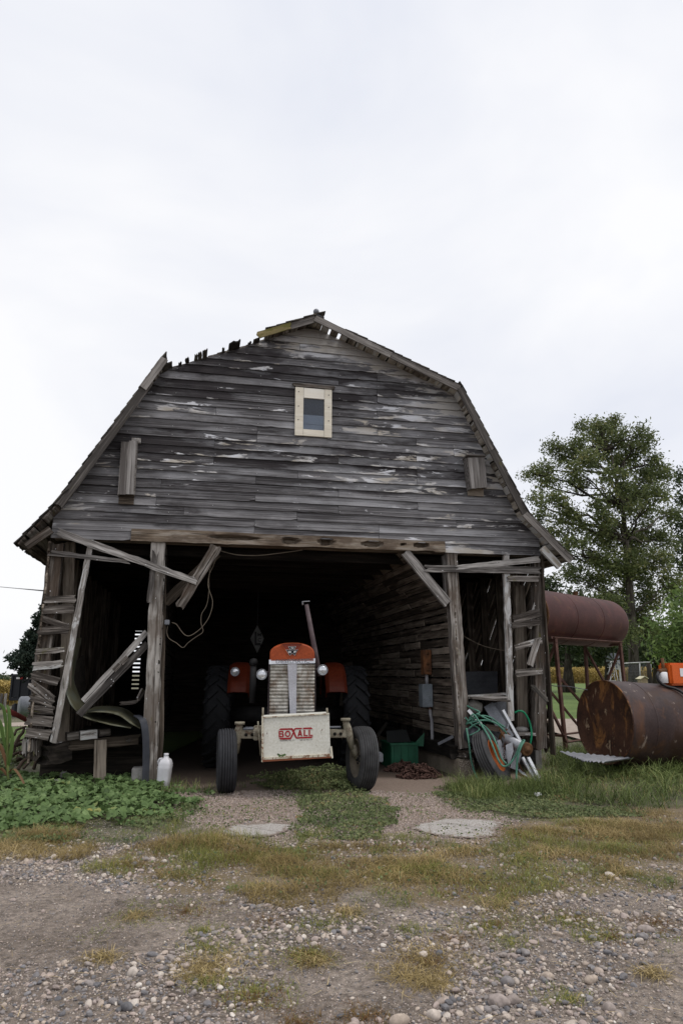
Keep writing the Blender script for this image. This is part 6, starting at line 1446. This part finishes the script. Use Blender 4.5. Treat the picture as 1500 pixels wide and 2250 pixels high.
n_ = 5200; Yc = 100 + np.floor(RNG.uniform(0, 12, n_)) * .9; Xc = RNG.uniform(22, 70, n_); corn('corn_field', Xc, Yc, 2.35, 'corn_dry', 'ripe yellow corn field beyond the lawn on the right')
n_ = 3600; Yc = 62 + np.floor(RNG.uniform(0, 12, n_)) * .9; Xc = RNG.uniform(-52, -24, n_); corn('corn_field', Xc, Yc, 2.15, 'corn_dry', 'ripe yellow corn field on the far left')
# dump trailer
tY = 46; dt = thing('dump_trailer', 'black dump trailer parked beyond the barn\'s left corner', 'trailer', None, (WF.v(60, 1530, tY).x, tY, float(gz(-20, tY))))
iv = dt.location.copy(); w3 = lambda px, py, dy=0: WF.v(px, py, tY + dy) - iv
a, b = w3(24, 1533), w3(104, 1482); g = MB(); g.rbox((a.x, 0, a.z), (b.x, 3.8, b.z), .03)
for f in (0, .22, .5, .78, 1): g.rbox((a.x + (b.x - a.x) * f - .07, -.09, a.z - .1), (a.x + (b.x - a.x) * f + .07, -.001, b.z), .02)
g.rbox((a.x - .1, -.10, b.z - .12), (b.x + .1, -.002, b.z + .03), .02); g.rbox((a.x - .06, -.08, a.z - .18), (b.x + .06, 3.0, a.z - .01), .02); g.build('body', 'trailer_black', dt)
for px0, px1, m_ in ((38, 46, 'emblem_silver'), (46.5, 53, 'lamp_red'), (60, 64, 'emblem_silver')):
    p, q = w3(px0, 1492), w3(px1, 1488); g = MB(); g.box((p.x, -.115, p.z), (q.x, -.101, q.z)); g.build('reflector', m_, dt)
for px, dy in ((36, .6), (56, 1.6), (84, .6)):
    p = w3(px, 1548, dy); g = MB(); g.lathe([(-.13, .12), (-.13, .36), (-.10, .42), (.10, .42), (.13, .36), (.13, .12)], (p.x, dy, .42), (1, 0, 0), 24); g.build('wheel', 'rubber', dt)
g = MB(); p = WF.v(70, 1552, 17); g.lathe([(-.3, .001), (-.3, .20), (-.27, .235), (.27, .235), (.3, .20), (.31, .001)], (p.x + .02, 17, p.z), (.75, .5, 0), 28); single(g, 'drum', 'grey_steel', 'grey round drum standing behind the barn\'s left wall', 'drum', None)
for px, lb in ((4, 'left weathered fence post by the far corn'), (13, 'right weathered fence post by the far corn')):
    p = WF.v(px, 1530, 55); g = MB(); z0 = float(gz(p.x, 55)); g.plank((p.x, 55, z0), (p.x, 55, z0 + 1.25), .16, .16, (1, 0, 0)); single(g, 'fence_post', 'brace_wood', lb, 'fence post', None)
g = MB(); g.tube([WF.v(-60, 1284, 30), WF.v(-10, 1288.5, 25), WF.v(40, 1293, 20), WF.v(96, 1298, 10.6)], .010, 6); single(g, 'power_line', 'wire_grey', 'thin dark utility wire running to the barn\'s left corner', 'wire', None)
g = MB(); g.tube([WF.v(18, 1561, 10.0), WF.v(40, 1572, 10.2), WF.v(70, 1588, 10.6)], .035, 10); single(g, 'red_pole', 'red_paint', 'dark red metal pole sticking out behind the corn plant', 'pole', None)
random.seed(9)
STK = [((8, 1628), (58, 1596), .022), ((22, 1662), (54, 1600), .03), ((5, 1652), (60, 1618), .022), ((15, 1640), (70, 1636), .018), ((24, 1660), (66, 1650), .02), ((30, 1640), (74, 1628), .018), ((40, 1690), (88, 1625), .024), ((52, 1688), (98, 1640), .02), ((34, 1672), (70, 1664), .03), ((60, 1672), (110, 1652), .018), ((44, 1656), (92, 1668), .016), ((75, 1690), (100, 1630), .022)]
for a, b, r_ in STK:
    y_ = random.uniform(9.4, 10.2); g = MB(); P = wig(WF.v(*a, y_), WF.v(*b, y_ + .35), 5, .02); g.tube(P, [r_ * (1.1 - .1 * i) for i in range(6)], 7); single(g, 'stick', 'stick_wood', 'brown dead branch in the jumbled pile at the barn\'s left foot', 'stick', None, 'branches piled at the barn\'s left foot')
for px, py, r_, lb in ((140, 1707, .06, 'pale stone on the soil heap left of the wooden prop'), (122, 1722, .05, 'small grey stone at the foot of the soil heap')):
    c = WF.g(px, py + 14); g = MB(); g.ball((c.x, c.y, r_ * 1.6), r_, 12, (1.1, .9, .9)); single(g, 'stone', 'block_grey', lb, 'stone', None)
# ornamental windmill, kennel frame, birdhouse, white post
wY = 30; wz = lambda px, py: WF.v(px, py, wY)
t = thing('garden_windmill', 'small white lattice garden windmill seen through the stand', 'windmill', None, tuple(wz(1345, 1532).xy) + (0,)); iv = t.location.copy()
top = wz(1344, 1452) - iv; g = MB()
for sx in (-1, 1):
    for sy in (-1, 1): g.tube([(sx * .30, sy * .30, 0), (top.x + sx * .05, sy * .05, top.z)], .016, 6)
for k in range(1, 7):
    f = k / 7; e = .30 - .25 * f; z = top.z * f
    for s_ in (-1, 1): g.tube([(-e, s_ * e, z), (e, s_ * e, z)], .010, 5); g.tube([(-e - .03, s_ * (e + .03), z - top.z / 7), (e, s_ * e, z)], .008, 5)
g.build('tower', 'far_grey', t)
g = MB(); g.prism([wz(1352, 1470) - iv, wz(1356, 1452) - iv, wz(1368, 1450) - iv, wz(1367, 1474) - iv], (0, .02, 0)); g.build('tail', 'far_grey', t)
g = MB()
for k in range(10):
    a_ = k * math.pi / 5; g.prism([top + Vector((.05 * math.cos(a_), -.2, .05 * math.sin(a_))), top + Vector((.33 * math.cos(a_ - .16), -.2, .33 * math.sin(a_ - .16))), top + Vector((.33 * math.cos(a_ + .16), -.16, .33 * math.sin(a_ + .16)))], (0, .008, 0))
g.build('blades', 'grey_steel', t)
g = MB(); g.plank(wz(1363, 1476), wz(1366, 1520), .12, .10, (1, 0, 0)); single(g, 'white_post', 'far_grey', 'leaning pale post beside the small windmill', 'post', None)
kY = 33; t = thing('kennel_frame', 'grey pipe and wire kennel frame either side of the oak trunk', 'kennel', None, (WF.v(1400, 1500, kY).x, kY, 0)); iv = t.location.copy(); kz = lambda px, py: WF.v(px, py, kY) - iv
g = MB()
for a, b in (((1359, 1459), (1380, 1457)), ((1359, 1459), (1364, 1505)), ((1404, 1456), (1428, 1455)), ((1404, 1456), (1406, 1505)), ((1428, 1455), (1430, 1505)), ((1380, 1457), (1404, 1456)), ((1428, 1455), (1434, 1457))): g.tube([kz(*a), kz(*b)], .03, 8)
g.build('frame', 'far_grey', t)
g = MB()
for k in range(24): px = 1360 + k * 2.9; g.tube([kz(px, 1458), kz(px + 1, 1504)], .004, 4)
for k in range(14): g.tube([kz(1360, 1460 + k * 3.2), kz(1430, 1459 + k * 3.2)], .004, 4)
g.build('mesh', 'grey_steel', t)
t = thing('birdhouse', 'little tan birdhouse with pale pitched roof beyond the big tank', 'birdhouse', None, tuple(WF.v(1416, 1500, 24).xy) + (0,)); iv = t.location.copy(); hz = lambda px, py: WF.v(px, py, 24) - iv
g = MB(); g.prism([hz(1409, 1508), hz(1407, 1493), hz(1414, 1488), hz(1421, 1493), hz(1423, 1505)], (0, .3, 0)); g.build('body', 'house_tan', t)
g = MB(); g.plank(hz(1404.5, 1492) + Vector((0, .15, 0)), hz(1414, 1486) + Vector((0, .15, 0)), .42, .02, (0, 1, 0)); g.plank(hz(1414, 1486) + Vector((0, .15, 0)), hz(1422, 1491) + Vector((0, .15, 0)), .42, .02, (0, 1, 0)); g.build('roof', 'house_roof', t)
g = MB(); q = hz(1416, 1506); g.plank((q.x, .15, 0), (q.x, .15, q.z), .09, .09, (1, 0, 0)); g.build('post', 'bark', t)
g = MB(); p = WF.v(1423, 1456, 28); g.tube([(p.x, 28, 0), (p.x, 28, p.z)], .085, 10); single(g, 'dark_post', 'bark', 'dark upright post behind the birdhouse', 'post', None)

# corn plant at the left edge
cb0 = WF.g(18, 1742); t = thing('corn_plant', 'single corn plant with browning leaves at the left picture edge', 'corn plant', None, (cb0.x, cb0.y, 0)); iv = t.location.copy(); cz = lambda px, py, dy=0: WF.v(px, py, cb0.y + dy) - iv
g = MB(); g.tube([cz(22, 1742), cz(18, 1700), cz(17, 1640), cz(16, 1590), cz(12, 1560)], [.016, .016, .014, .011, .006], 8); g.build('stalk', 'corn_green', t)
for pts, wd, m_ in (([(17, 1640, 0), (14, 1590, -.02), (8, 1555, -.05), (-8, 1548, -.1), (-25, 1570, -.12)], .038, 'corn_green'), ([(16, 1650, 0), (22, 1600, .02), (21, 1565, .03), (17, 1550, .05), (12, 1552, .07)], .040, 'corn_green'), ([(17, 1660, 0), (8, 1620, -.05), (2, 1590, -.08), (-10, 1575, -.1), (-30, 1580, -.1)], .040, 'corn_green'),
                    ([(17, 1690, 0), (8, 1655, -.04), (-2, 1635, -.08), (-20, 1640, -.1)], .038, 'corn_brown'), ([(18, 1700, 0), (30, 1690, -.05), (42, 1702, -.1), (55, 1725, -.14), (64, 1740, -.16)], .028, 'corn_brown'), ([(17, 1705, 0), (5, 1690, -.05), (-10, 1695, -.1), (-25, 1720, -.12)], .032, 'corn_brown'), ([(17, 1690, 0), (24, 1660, -.03), (28, 1620, -.04), (24, 1590, -.04)], .045, 'corn_green')):
    Q = []; P = [cz(*p) for p in pts]
    for i in range(len(P) - 1):
        a, b, c, d = P[max(i - 1, 0)], P[i], P[i + 1], P[min(i + 2, len(P) - 1)]
        for k in range(5): u_ = k / 5; Q.append(.5 * ((2 * b) + (c - a) * u_ + (2 * a - 5 * b + 4 * c - d) * u_ ** 2 + (3 * b - a - 3 * c + d) * u_ ** 3))
    Q.append(P[-1]); n = len(Q); vs = []; fs = []
    for i, q in enumerate(Q):
        d_ = (Q[min(i + 1, n - 1)] - Q[max(i - 1, 0)]).normalized(); s_ = perp(d_, (.8, .6, .1)); f = i / (n - 1); w_ = wd * (math.sin(math.pi * min(1, f * .9 + .12)) ** .7) * .5 + .001; nn = d_.cross(s_)
        vs += [q - s_ * w_ + nn * w_ * .4, q, q + s_ * w_ + nn * w_ * .4]
    for i in range(n - 1):
        k = i * 3; fs += [(k, k + 3, k + 4, k + 1), (k + 1, k + 4, k + 5, k + 2)]
    g = MB(); g.add(vs, fs, smooth=True, rnd=random.uniform(.2, .8)); g.build('leaf', m_, t)

# ------------------------------------------------------------------ gravel, grass and weeds
def scatter(n, x0, x1, y0, y1): return RNG.uniform(x0, x1, n), RNG.uniform(y0, y1, n)
def ico(sub, seed_, flat=.62):
    bm = bmesh.new(); bmesh.ops.create_icosphere(bm, subdivisions=sub, radius=1); r_ = random.Random(seed_); k = [Vector((r_.gauss(0, 1), r_.gauss(0, 1), r_.gauss(0, 1))) for _ in range(5)]
    for v in bm.verts:
        n = v.co.normalized(); f = 1 + .13 * sum(math.sin(n.dot(q) * 2.2 + i) for i, q in enumerate(k)) / 2
        v.co = Vector((n.x * f, n.y * f * r_.uniform(.86, .88), n.z * f * flat))
    vs = np.array([tuple(v.co) for v in bm.verts]); fs = np.array([[v.index for v in f.verts] for f in bm.faces]); bm.free(); return vs, fs
PROTO = {1: [ico(1, s) for s in range(6)], 2: [ico(2, s) for s in range(6)], 3: [ico(3, s) for s in range(6)]}
RV = []; RF = []; RR = []; RO = 0
def rocks(X, Y, S, sub, sink=.35, tone=(0, 1)):
    global RO
    for i in range(6):
        m = np.arange(len(X)) % 6 == i; x, y, s = X[m], Y[m], S[m]; n = len(x); v, f = PROTO[sub][i]
        if not n: continue
        a = RNG.uniform(0, 6.28, n); e = RNG.uniform(.75, 1.4, n); z = RNG.uniform(.8, 1.35, n); tx, ty = RNG.normal(0, .16, n), RNG.normal(0, .16, n)
        vx = v[None, :, 0] * e[:, None]; vy = np.repeat(v[None, :, 1], n, 0); vz = v[None, :, 2] * z[:, None]
        vz = vz + vx * tx[:, None] + vy * ty[:, None]
        sink_ = RNG.uniform(-.25, .30, n); wx_ = x[:, None] + s[:, None] * (np.cos(a)[:, None] * vx - np.sin(a)[:, None] * vy); wy_ = y[:, None] + s[:, None] * (np.sin(a)[:, None] * vx + np.cos(a)[:, None] * vy)
        wz_ = gz(x, y)[:, None] + s[:, None] * (vz + .55 - sink + sink_[:, None])
        RV.append(np.stack([wx_, wy_, wz_], -1).reshape(-1, 3)); RF.append((f[None] + (np.arange(n) * len(v))[:, None, None] + RO).reshape(-1)); RR.append(np.repeat(RNG.uniform(*tone, n) ** (1.0 if tone[1] < 1 else 1.15), len(v))); RO += n * len(v)
def stone_density(x, y):
    px, py = proj_np(x, y); d = np.full(x.shape, .42)
    d += .55 * np.clip((fbm(x, y, .9, 12) - .42) * 4, -.6, 1)
    wx_, wy_ = wob(x, y, .18, .5, 3)
    for P, f in ((P_DIRT, .10), (P_DIRT2, .18), (P_DIRT3, .25)): d = np.where(inside(P, wx_, wy_), d * f, d)
    d = np.where(inside(gpoly([(-60, 1862), (180, 1855), (360, 1880), (480, 1935), (330, 1945), (100, 1930), (-60, 1935)]), wx_, wy_), 1.1, d)
    d = np.where(inside(gpoly([(560, 2060), (1000, 1990), (1440, 2010), (1440, 2110), (1250, 2290), (640, 2300), (960, 2200), (1000, 2120)]), wx_, wy_), d * .6 + .6, d)
    d = np.where(inside(gpoly([(-60, 2110), (200, 2090), (480, 2080), (560, 2160), (480, 2290), (-60, 2300)]), wx_, wy_), d * .5 + .55, d)
    d = np.where(inside(P_DRY, wx_, wy_), d * .45, d); d = np.where(py < 1850, d * .12, d)
    return np.clip(d, 0.02, 1.2)
def proj_np(x, y):
    z = -CH; dz = y * math.cos(PT) + z * math.sin(PT); up = -y * math.sin(PT) + z * math.cos(PT); return 750 + F * x / dz, 1125 - F * up / dz
def field(n, lo, hi, sub, pw=1.0, thr=1.0, box_=(-3.8, 4.2, 2.7, 7.6), sink=.35, power=2.0):
    x, y = scatter(n, *box_); k = RNG.random(n) * thr < stone_density(x, y) ** power; x, y = x[k], y[k]
    s = lo + (hi - lo) * RNG.random(len(x)) ** pw; rocks(x, y, s, sub, sink)
field(95000, .0025, .0075, 1, 1.2, 1.0, power=.75)
x, y = scatter(30000, -3.8, 4.2, 2.7, 7.3); rocks(x, y, RNG.uniform(.002, .006, 30000), 1, .45, (0.05, .72))
field(26000, .006, .0135, 2, 1.4, 1.0, (-3.6, 4.2, 2.7, 7.4), power=1.3)
field(4600, .012, .022, 2, 1.5, 1.0, (-3.2, 3.8, 2.8, 6.6), power=1.6)
x, y = scatter(26000, -2.6, 2.6, 6.2, 9.0); k_ = inside(P_TRACKS, *wob(x, y, .25, .5, 8)); rocks(x[k_], y[k_], RNG.uniform(.0035, .012, k_.sum()), 1, .52, (0.40, .74))
field(330, .018, .031, 3, 1.8, 1.0, (-2.6, 3.4, 2.9, 6.2), power=2.2)
vs = np.concatenate(RV); lp_ = np.concatenate(RF); me = bpy.data.meshes.new('gravel'); fill(me, vs, lp_, len(lp_) // 3, 3, np.concatenate(RR), False); me.materials.append(MATS['pebble'])
o = bpy.data.objects.new('gravel', me); COL.objects.link(o); tag(o, 'loose rounded river gravel scattered over the dirt yard', 'gravel', kind='stuff')
COB = [((1417, 2046), .034, 1.9, 'long upright brown cobble, largest of the right edge group'), ((1412, 2063), .030, 1.2, 'rounded grey cobble leaning against the long brown one'), ((1115, 2158), .036, 1.2, 'big dark grey cobble right of the yellow grass tuft'), ((1094, 2203), .042, 1.5, 'broad flat mauve cobble of the bottom pair'), ((1126, 2200), .036, 1.0, 'round dark mauve cobble of the bottom pair'),
       ((929, 2096), .028, 1.1, 'clean whitish cobble near the tufts at centre'), ((875, 2246), .042, 1.2, 'pale cobble at the bottom edge, centre'), ((952, 2228), .034, 1.3, 'cream flat cobble just above the bottom edge'), ((1338, 2216), .034, 1.1, 'brown round cobble near the bottom right corner'), ((1296, 2156), .030, 1.4, 'tan oval cobble on bare dirt at the right'), ((1203, 2148), .030, 1.4, 'sandy oval cobble left of the tan one'), ((277, 2212), .030, 1.2, 'dark blue grey cobble at the lower left'), ((990, 2192), .026, 1.0, 'bluish cobble left of the mauve pair')]
for (p, s_, el, lb) in COB:
    s_ *= .8
    c = WF.g(*p); v, f = PROTO[3][random.randrange(6)]; g = MB(); a = random.uniform(-.5, .5); z0 = float(gz(c.x, c.y))
    g.add([(c.x + s_ * (v_[0] * el * math.cos(a) - v_[1] * math.sin(a)), c.y + s_ * (v_[0] * el * math.sin(a) + v_[1] * math.cos(a)), z0 + s_ * (v_[2] * 1.35 + .42)) for v_ in v], [tuple(q) for q in f], smooth=True, rnd=.05 if 'blu' in lb else .22 if 'grey' in lb else .9 if 'whit' in lb or 'cream' in lb else .75 if 'tan' in lb or 'sandy' in lb or 'pale' in lb else .42)
    single(g, 'cobble', 'pebble', lb, 'stone', None)

def grass(name, poly, n, hr, wr, lean, mat, label, cat='grass', clump=.5, box_=None, wobble=.62, keep=None, o_=0, sag=.5):
    P = np.array(poly); b = box_ or (P[:, 0].min() - .3, P[:, 0].max() + .3, P[:, 1].min() - .3, P[:, 1].max() + .3)
    x, y = scatter(n, *b); wx_, wy_ = wob(x, y, wobble, .5, 20 + o_)
    k = inside(poly, wx_, wy_); d = fbm(x, y, .35, 30 + o_); k &= RNG.random(n) < np.clip((d - clump + .18) * 4, 0.03, 1)
    if keep is not None: k &= keep(x, y)
    x, y, d = x[k], y[k], d[k]; N = len(x); h = RNG.uniform(*hr, N) * np.clip(.55 + (d - clump) * 2.2, .4, 1.4)
    r = ribbons(np.stack([x, y, gz(x, y) - .005], 1), rdir(N), h, RNG.uniform(*wr, N), RNG.uniform(*lean, N), 4, .6, sag)
    return r, np.clip(RNG.random(N) * .75 + (vn(x, y, .4, 40 + o_) - .35) * .5, 0, 1)
def addgrass(name, parts, mat, label, cat):
    o = npmesh(name, np.concatenate([p[0] for p in parts]), 'ribbon', mat, np.concatenate([p[1] for p in parts])); return tag(o, label, cat, kind='stuff')
def tufts(pts, n, r_, hr, wr, lean, sag=.5):
    X = []; Y = []
    for (px, py, rx) in pts:
        c = WF.g(px, py); m = F / (c.y * math.cos(PT) - CH * math.sin(PT) * -1); k = int(n * max(.5, rx / 40)); a = RNG.uniform(0, 6.28, k); q = RNG.random(k) ** .85 * 1.5 * (.55 + .9 * vn(np.cos(a) + px, np.sin(a) + py, .5, 3))
        X.append(c.x + rx / m * q * np.cos(a)); Y.append(c.y + rx / m * .9 * q * np.sin(a))
    x, y = np.concatenate(X), np.concatenate(Y); N = len(x)
    return ribbons(np.stack([x, y, gz(x, y) - .004], 1), rdir(N), RNG.uniform(*hr, N), RNG.uniform(*wr, N), RNG.uniform(*lean, N), 4, .6, sag), RNG.random(N)
addgrass('dry_grass', [grass('', P_DRY, 96000, (.05, .15), (.0022, .0045), (.6, 2.2), '', '', clump=.52, o_=1), grass('', P_CENTER, 2500, (.02, .06), (.002, .004), (.8, 2.2), '', '', clump=.52, o_=35), grass('', P_RIGHT, 3000, (.02, .06), (.002, .004), (.8, 2.2), '', '', clump=.52, o_=36), grass('', P_GREENL, 4000, (.02, .07), (.002, .004), (.8, 2.2), '', '', clump=.52, o_=37), grass('', P_TALL, 2600, (.10, .40), (.002, .005), (.6, 2.2), '', '', clump=.5, o_=38, sag=.7), grass('', P_DRYL, 14000, (.05, .15), (.002, .004), (.8, 2.0), '', '', clump=.35, o_=2),
    grass('', gpoly([(1180, 1775), (1540, 1770), (1540, 1832), (1150, 1835)]), 16000, (.03, .09), (.002, .004), (.5, 1.8), '', '', clump=.50, o_=3),
    tufts([(470, 2112, 50), (930, 2102, 60), (690, 2108, 22), (900, 2140, 40), (1435, 1790, 34), (300, 2010, 20), (450, 2130, 36), (1100, 1990, 36), (760, 2005, 24), (1140, 1880, 30), (230, 2100, 26), (960, 2155, 30), (1430, 2140, 22)], 330, 0, (.03, .075), (.002, .0038), (.9, 2.6))], 'dry_blade', 'straw coloured dry grass across the middle of the yard', 'grass')
addgrass('olive_grass', [grass('', P_DRY, 70000, (.04, .13), (.002, .004), (.4, 1.7), '', '', clump=.52, o_=7), grass('', P_GREENL, 16000, (.03, .12), (.002, .004), (.3, 1.5), '', '', clump=.42, o_=41), grass('', gpoly([(640, 1830), (900, 1840), (1120, 1845), (1100, 1870), (640, 1865)]), 6000, (.02, .06), (.002, .004), (.4, 1.5), '', '', clump=.50, o_=42), grass('', gpoly([(200, 1960), (1540, 1960), (1540, 2120), (200, 2120)]), 26000, (.015, .05), (.002, .004), (.5, 2.0), '', '', clump=.62, o_=43), grass('', gpoly([(300, 1820), (560, 1840), (660, 1840), (640, 1900), (360, 1900), (260, 1850)]), 9000, (.05, .14), (.002, .004), (.2, 1.0), '', '', clump=.45, o_=8),
    tufts([(450, 2045, 30), (455, 2080, 34), (560, 2175, 56), (680, 2095, 34), (700, 2030, 40), (1070, 2035, 60), (1250, 2030, 34), (1330, 2055, 34), (1120, 2070, 30), (900, 2040, 30), (450, 2150, 30), (1240, 2190, 30), (1290, 2062, 22)], 300, 0, (.02, .055), (.002, .004), (.4, 1.8))], 'olive_blade', 'short olive green grass and weeds in the yard', 'grass')
addgrass('russet_weeds', [grass('', P_DRY, 22000, (.03, .10), (.002, .004), (.3, 1.4), '', '', clump=.56, o_=11), tufts([(410, 2000, 40), (590, 2020, 36), (680, 2095, 40), (940, 2110, 40), (1090, 2030, 50), (1260, 2020, 40), (1350, 2060, 40), (560, 2190, 50), (1000, 2060, 40), (1440, 2030, 50), (800, 2230, 40), (660, 2240, 30), (1180, 1850, 60)], 300, 0, (.015, .045), (.002, .004), (.5, 2.0))], 'russet_blade', 'reddish brown low weeds among the dry grass', 'weeds')
x, y = scatter(700, -2.6, 3.4, 2.9, 6.5); N = 700
st_r = ribbons(np.stack([x, y, gz(x, y) + .012], 1), rdir(N), RNG.uniform(.02, .12, N), RNG.uniform(.0018, .0035, N), np.full(N, 1.0), 3, 0, 0.0); st_r[..., 2] = (st_r[..., 2] - (gz(x, y) + .012)[:, None, None]) * .12 + (gz(x, y) + .012)[:, None, None]
o = npmesh('straw', st_r, 'ribbon', 'dry_blade', RNG.uniform(.6, 1, N)); tag(o, 'loose bits of straw lying on the gravel', 'straw', kind='stuff')
nb = lambda x, y: ~((x > -1.35) & (x < .5) & (y > 8.9) & (y < 9.2))
addgrass('tall_grass', [grass('', P_TALL, 15000, (.18, .55), (.004, .011), (.5, 2.0), '', '', clump=.42, o_=13, sag=.75), grass('', P_MALLOW, 1600, (.08, .26), (.003, .006), (.3, 1.3), '', '', clump=.5, o_=25), grass('', P_CENTER, 2600, (.02, .08), (.002, .004), (.4, 1.6), '', '', clump=.5, o_=26), grass('', P_GREENL, 3500, (.02, .10), (.002, .004), (.4, 1.6), '', '', clump=.45, o_=27), grass('', P_RIGHT, 2600, (.02, .08), (.002, .004), (.4, 1.6), '', '', clump=.5, o_=28), grass('', gpoly([(1250, 1672), (1310, 1684), (1400, 1690), (1560, 1690), (1560, 1712), (1250, 1705)]), 5200, (.25, .62), (.004, .010), (.4, 1.8), '', '', clump=.40, o_=61, sag=.7), grass('', P_TALL2, 12000, (.08, .28), (.003, .006), (.2, 1.1), '', '', clump=.36, o_=14),
    grass('', [(3.3, 10.2), (8.5, 10.2), (8.5, 13.8), (3.9, 13.8)], 12000, (.10, .36), (.005, .010), (.3, 1.3), '', '', clump=.46, o_=15),
    grass('', gpoly([(330, 1735), (400, 1725), (470, 1735), (480, 1748), (400, 1750)]), 1500, (.06, .20), (.003, .006), (.2, 1.0), '', '', clump=.4, o_=16), grass('', gpoly([(-60, 1595), (70, 1595), (70, 1680), (-60, 1680)]), 9000, (.06, .16), (.006, .012), (.3, 1.0), '', '', clump=.4, o_=17),
    grass('', gpoly([(1360, 1500 + 130), (1560, 1635), (1560, 1700), (1390, 1690)]), 5000, (.15, .40), (.005, .009), (.3, 1.3), '', '', clump=.40, o_=18)], 'green_blade', 'long green grass round the junk and the rusty tanks', 'grass')
def leaves(poly, n, size, hr, mat, name, label, cat, k=7, clump=.42, tilt=.5, o_=0, wobble=.30, box_=None):
    P = np.array(poly); b = box_ or (P[:, 0].min() - .2, P[:, 0].max() + .2, P[:, 1].min() - .2, P[:, 1].max() + .2)
    x, y = scatter(n, *b); wx_, wy_ = wob(x, y, wobble, .4, 50 + o_); kk = inside(poly, wx_, wy_); d = fbm(x, y, .45, 60 + o_)
    kk &= RNG.random(n) < np.clip((d - clump + .2) * 4, .02, 1); x, y, d = x[kk], y[kk], d[kk]; N = len(x)
    hump = hr[1] * np.clip(.45 + (fbm(x, y, .30, 70 + o_) - .35) * 1.7, .15, 1.2); z = gz(x, y) + hr[0] + hump * RNG.uniform(.35, 1.0, N) ** .6
    nn = np.stack([RNG.normal(0, tilt, N), RNG.normal(-.25, tilt, N), np.ones(N)], 1); nn /= np.linalg.norm(nn, axis=1)[:, None]
    a = np.cross(nn, np.stack([np.cos(t := RNG.uniform(0, 6.28, N)), np.sin(t), np.zeros(N)], 1)); a /= np.linalg.norm(a, axis=1)[:, None]; bb = np.cross(nn, a); s = RNG.uniform(*size, N)
    ang_ = np.linspace(0, 2 * math.pi, k, endpoint=False)[None, :]; rad = (1 + .16 * np.cos(ang_ * (5 if k > 6 else 2)))
    V = np.stack([x, y, z], 1)[:, None, :] + (s[:, None] * rad * np.cos(ang_))[..., None] * a[:, None, :] + (s[:, None] * rad * np.sin(ang_))[..., None] * bb[:, None, :] + (s[:, None] * .18 * np.cos(ang_ * 2))[..., None] * nn[:, None, :]
    return V, np.clip(RNG.random(N) * .7 + (fbm(x, y, .25, 80 + o_) - .35) * .7, 0, 1)
V, r_ = leaves(P_MALLOW, 11500, (.012, .046), (.015, .115), 'mallow_leaf', '', '', '', 11, .46, .6, 1, wobble=.38); V2, r2_ = leaves(gpoly([(-60, 1700), (330, 1716), (480, 1752), (430, 1800), (300, 1830), (-60, 1848)]), 9000, (.008, .026), (.0, .06), '', '', '', '', 11, .56, .6, 12, wobble=.5); o = npmesh('mallow_weeds', np.concatenate([V, V2]), 11, 'mallow_leaf', np.concatenate([r_, r2_])); tag(o, 'dense round-leaved green mallow weeds in front of the left crib', 'weeds', kind='stuff')
pp = [leaves(P_CENTER, 30000, (.006, .014), (.0, .05), '', '', '', '', 6, .48, .8, 2), leaves(P_RIGHT, 27000, (.006, .013), (.0, .04), '', '', '', '', 6, .50, .8, 3), leaves(P_GREENL, 30000, (.006, .014), (.0, .06), '', '', '', '', 6, .58, .8, 4), leaves(gpoly([(560, 1722), (640, 1698), (800, 1706), (800, 1740), (690, 1745)]), 9000, (.007, .016), (.02, .14), '', '', '', '', 6, .34, .8, 5),
      leaves(P_TRACKS, 6000, (.006, .012), (.0, .02), '', '', '', '', 6, .60, .7, 9), leaves(P_DRY, 2500, (.006, .013), (.0, .05), '', '', '', '', 6, .55, .7, 6), leaves(gpoly([(-60, 1640), (60, 1660), (60, 1712), (-60, 1712)]), 7000, (.018, .04), (.03, .2), '', '', '', '', 6, .40, .5, 7)]
o = npmesh('ground_cover', np.concatenate([p[0] for p in pp]), 6, 'mat_leaf', np.concatenate([p[1] for p in pp])); tag(o, 'low creeping green weeds between the wheel tracks', 'weeds', kind='stuff')
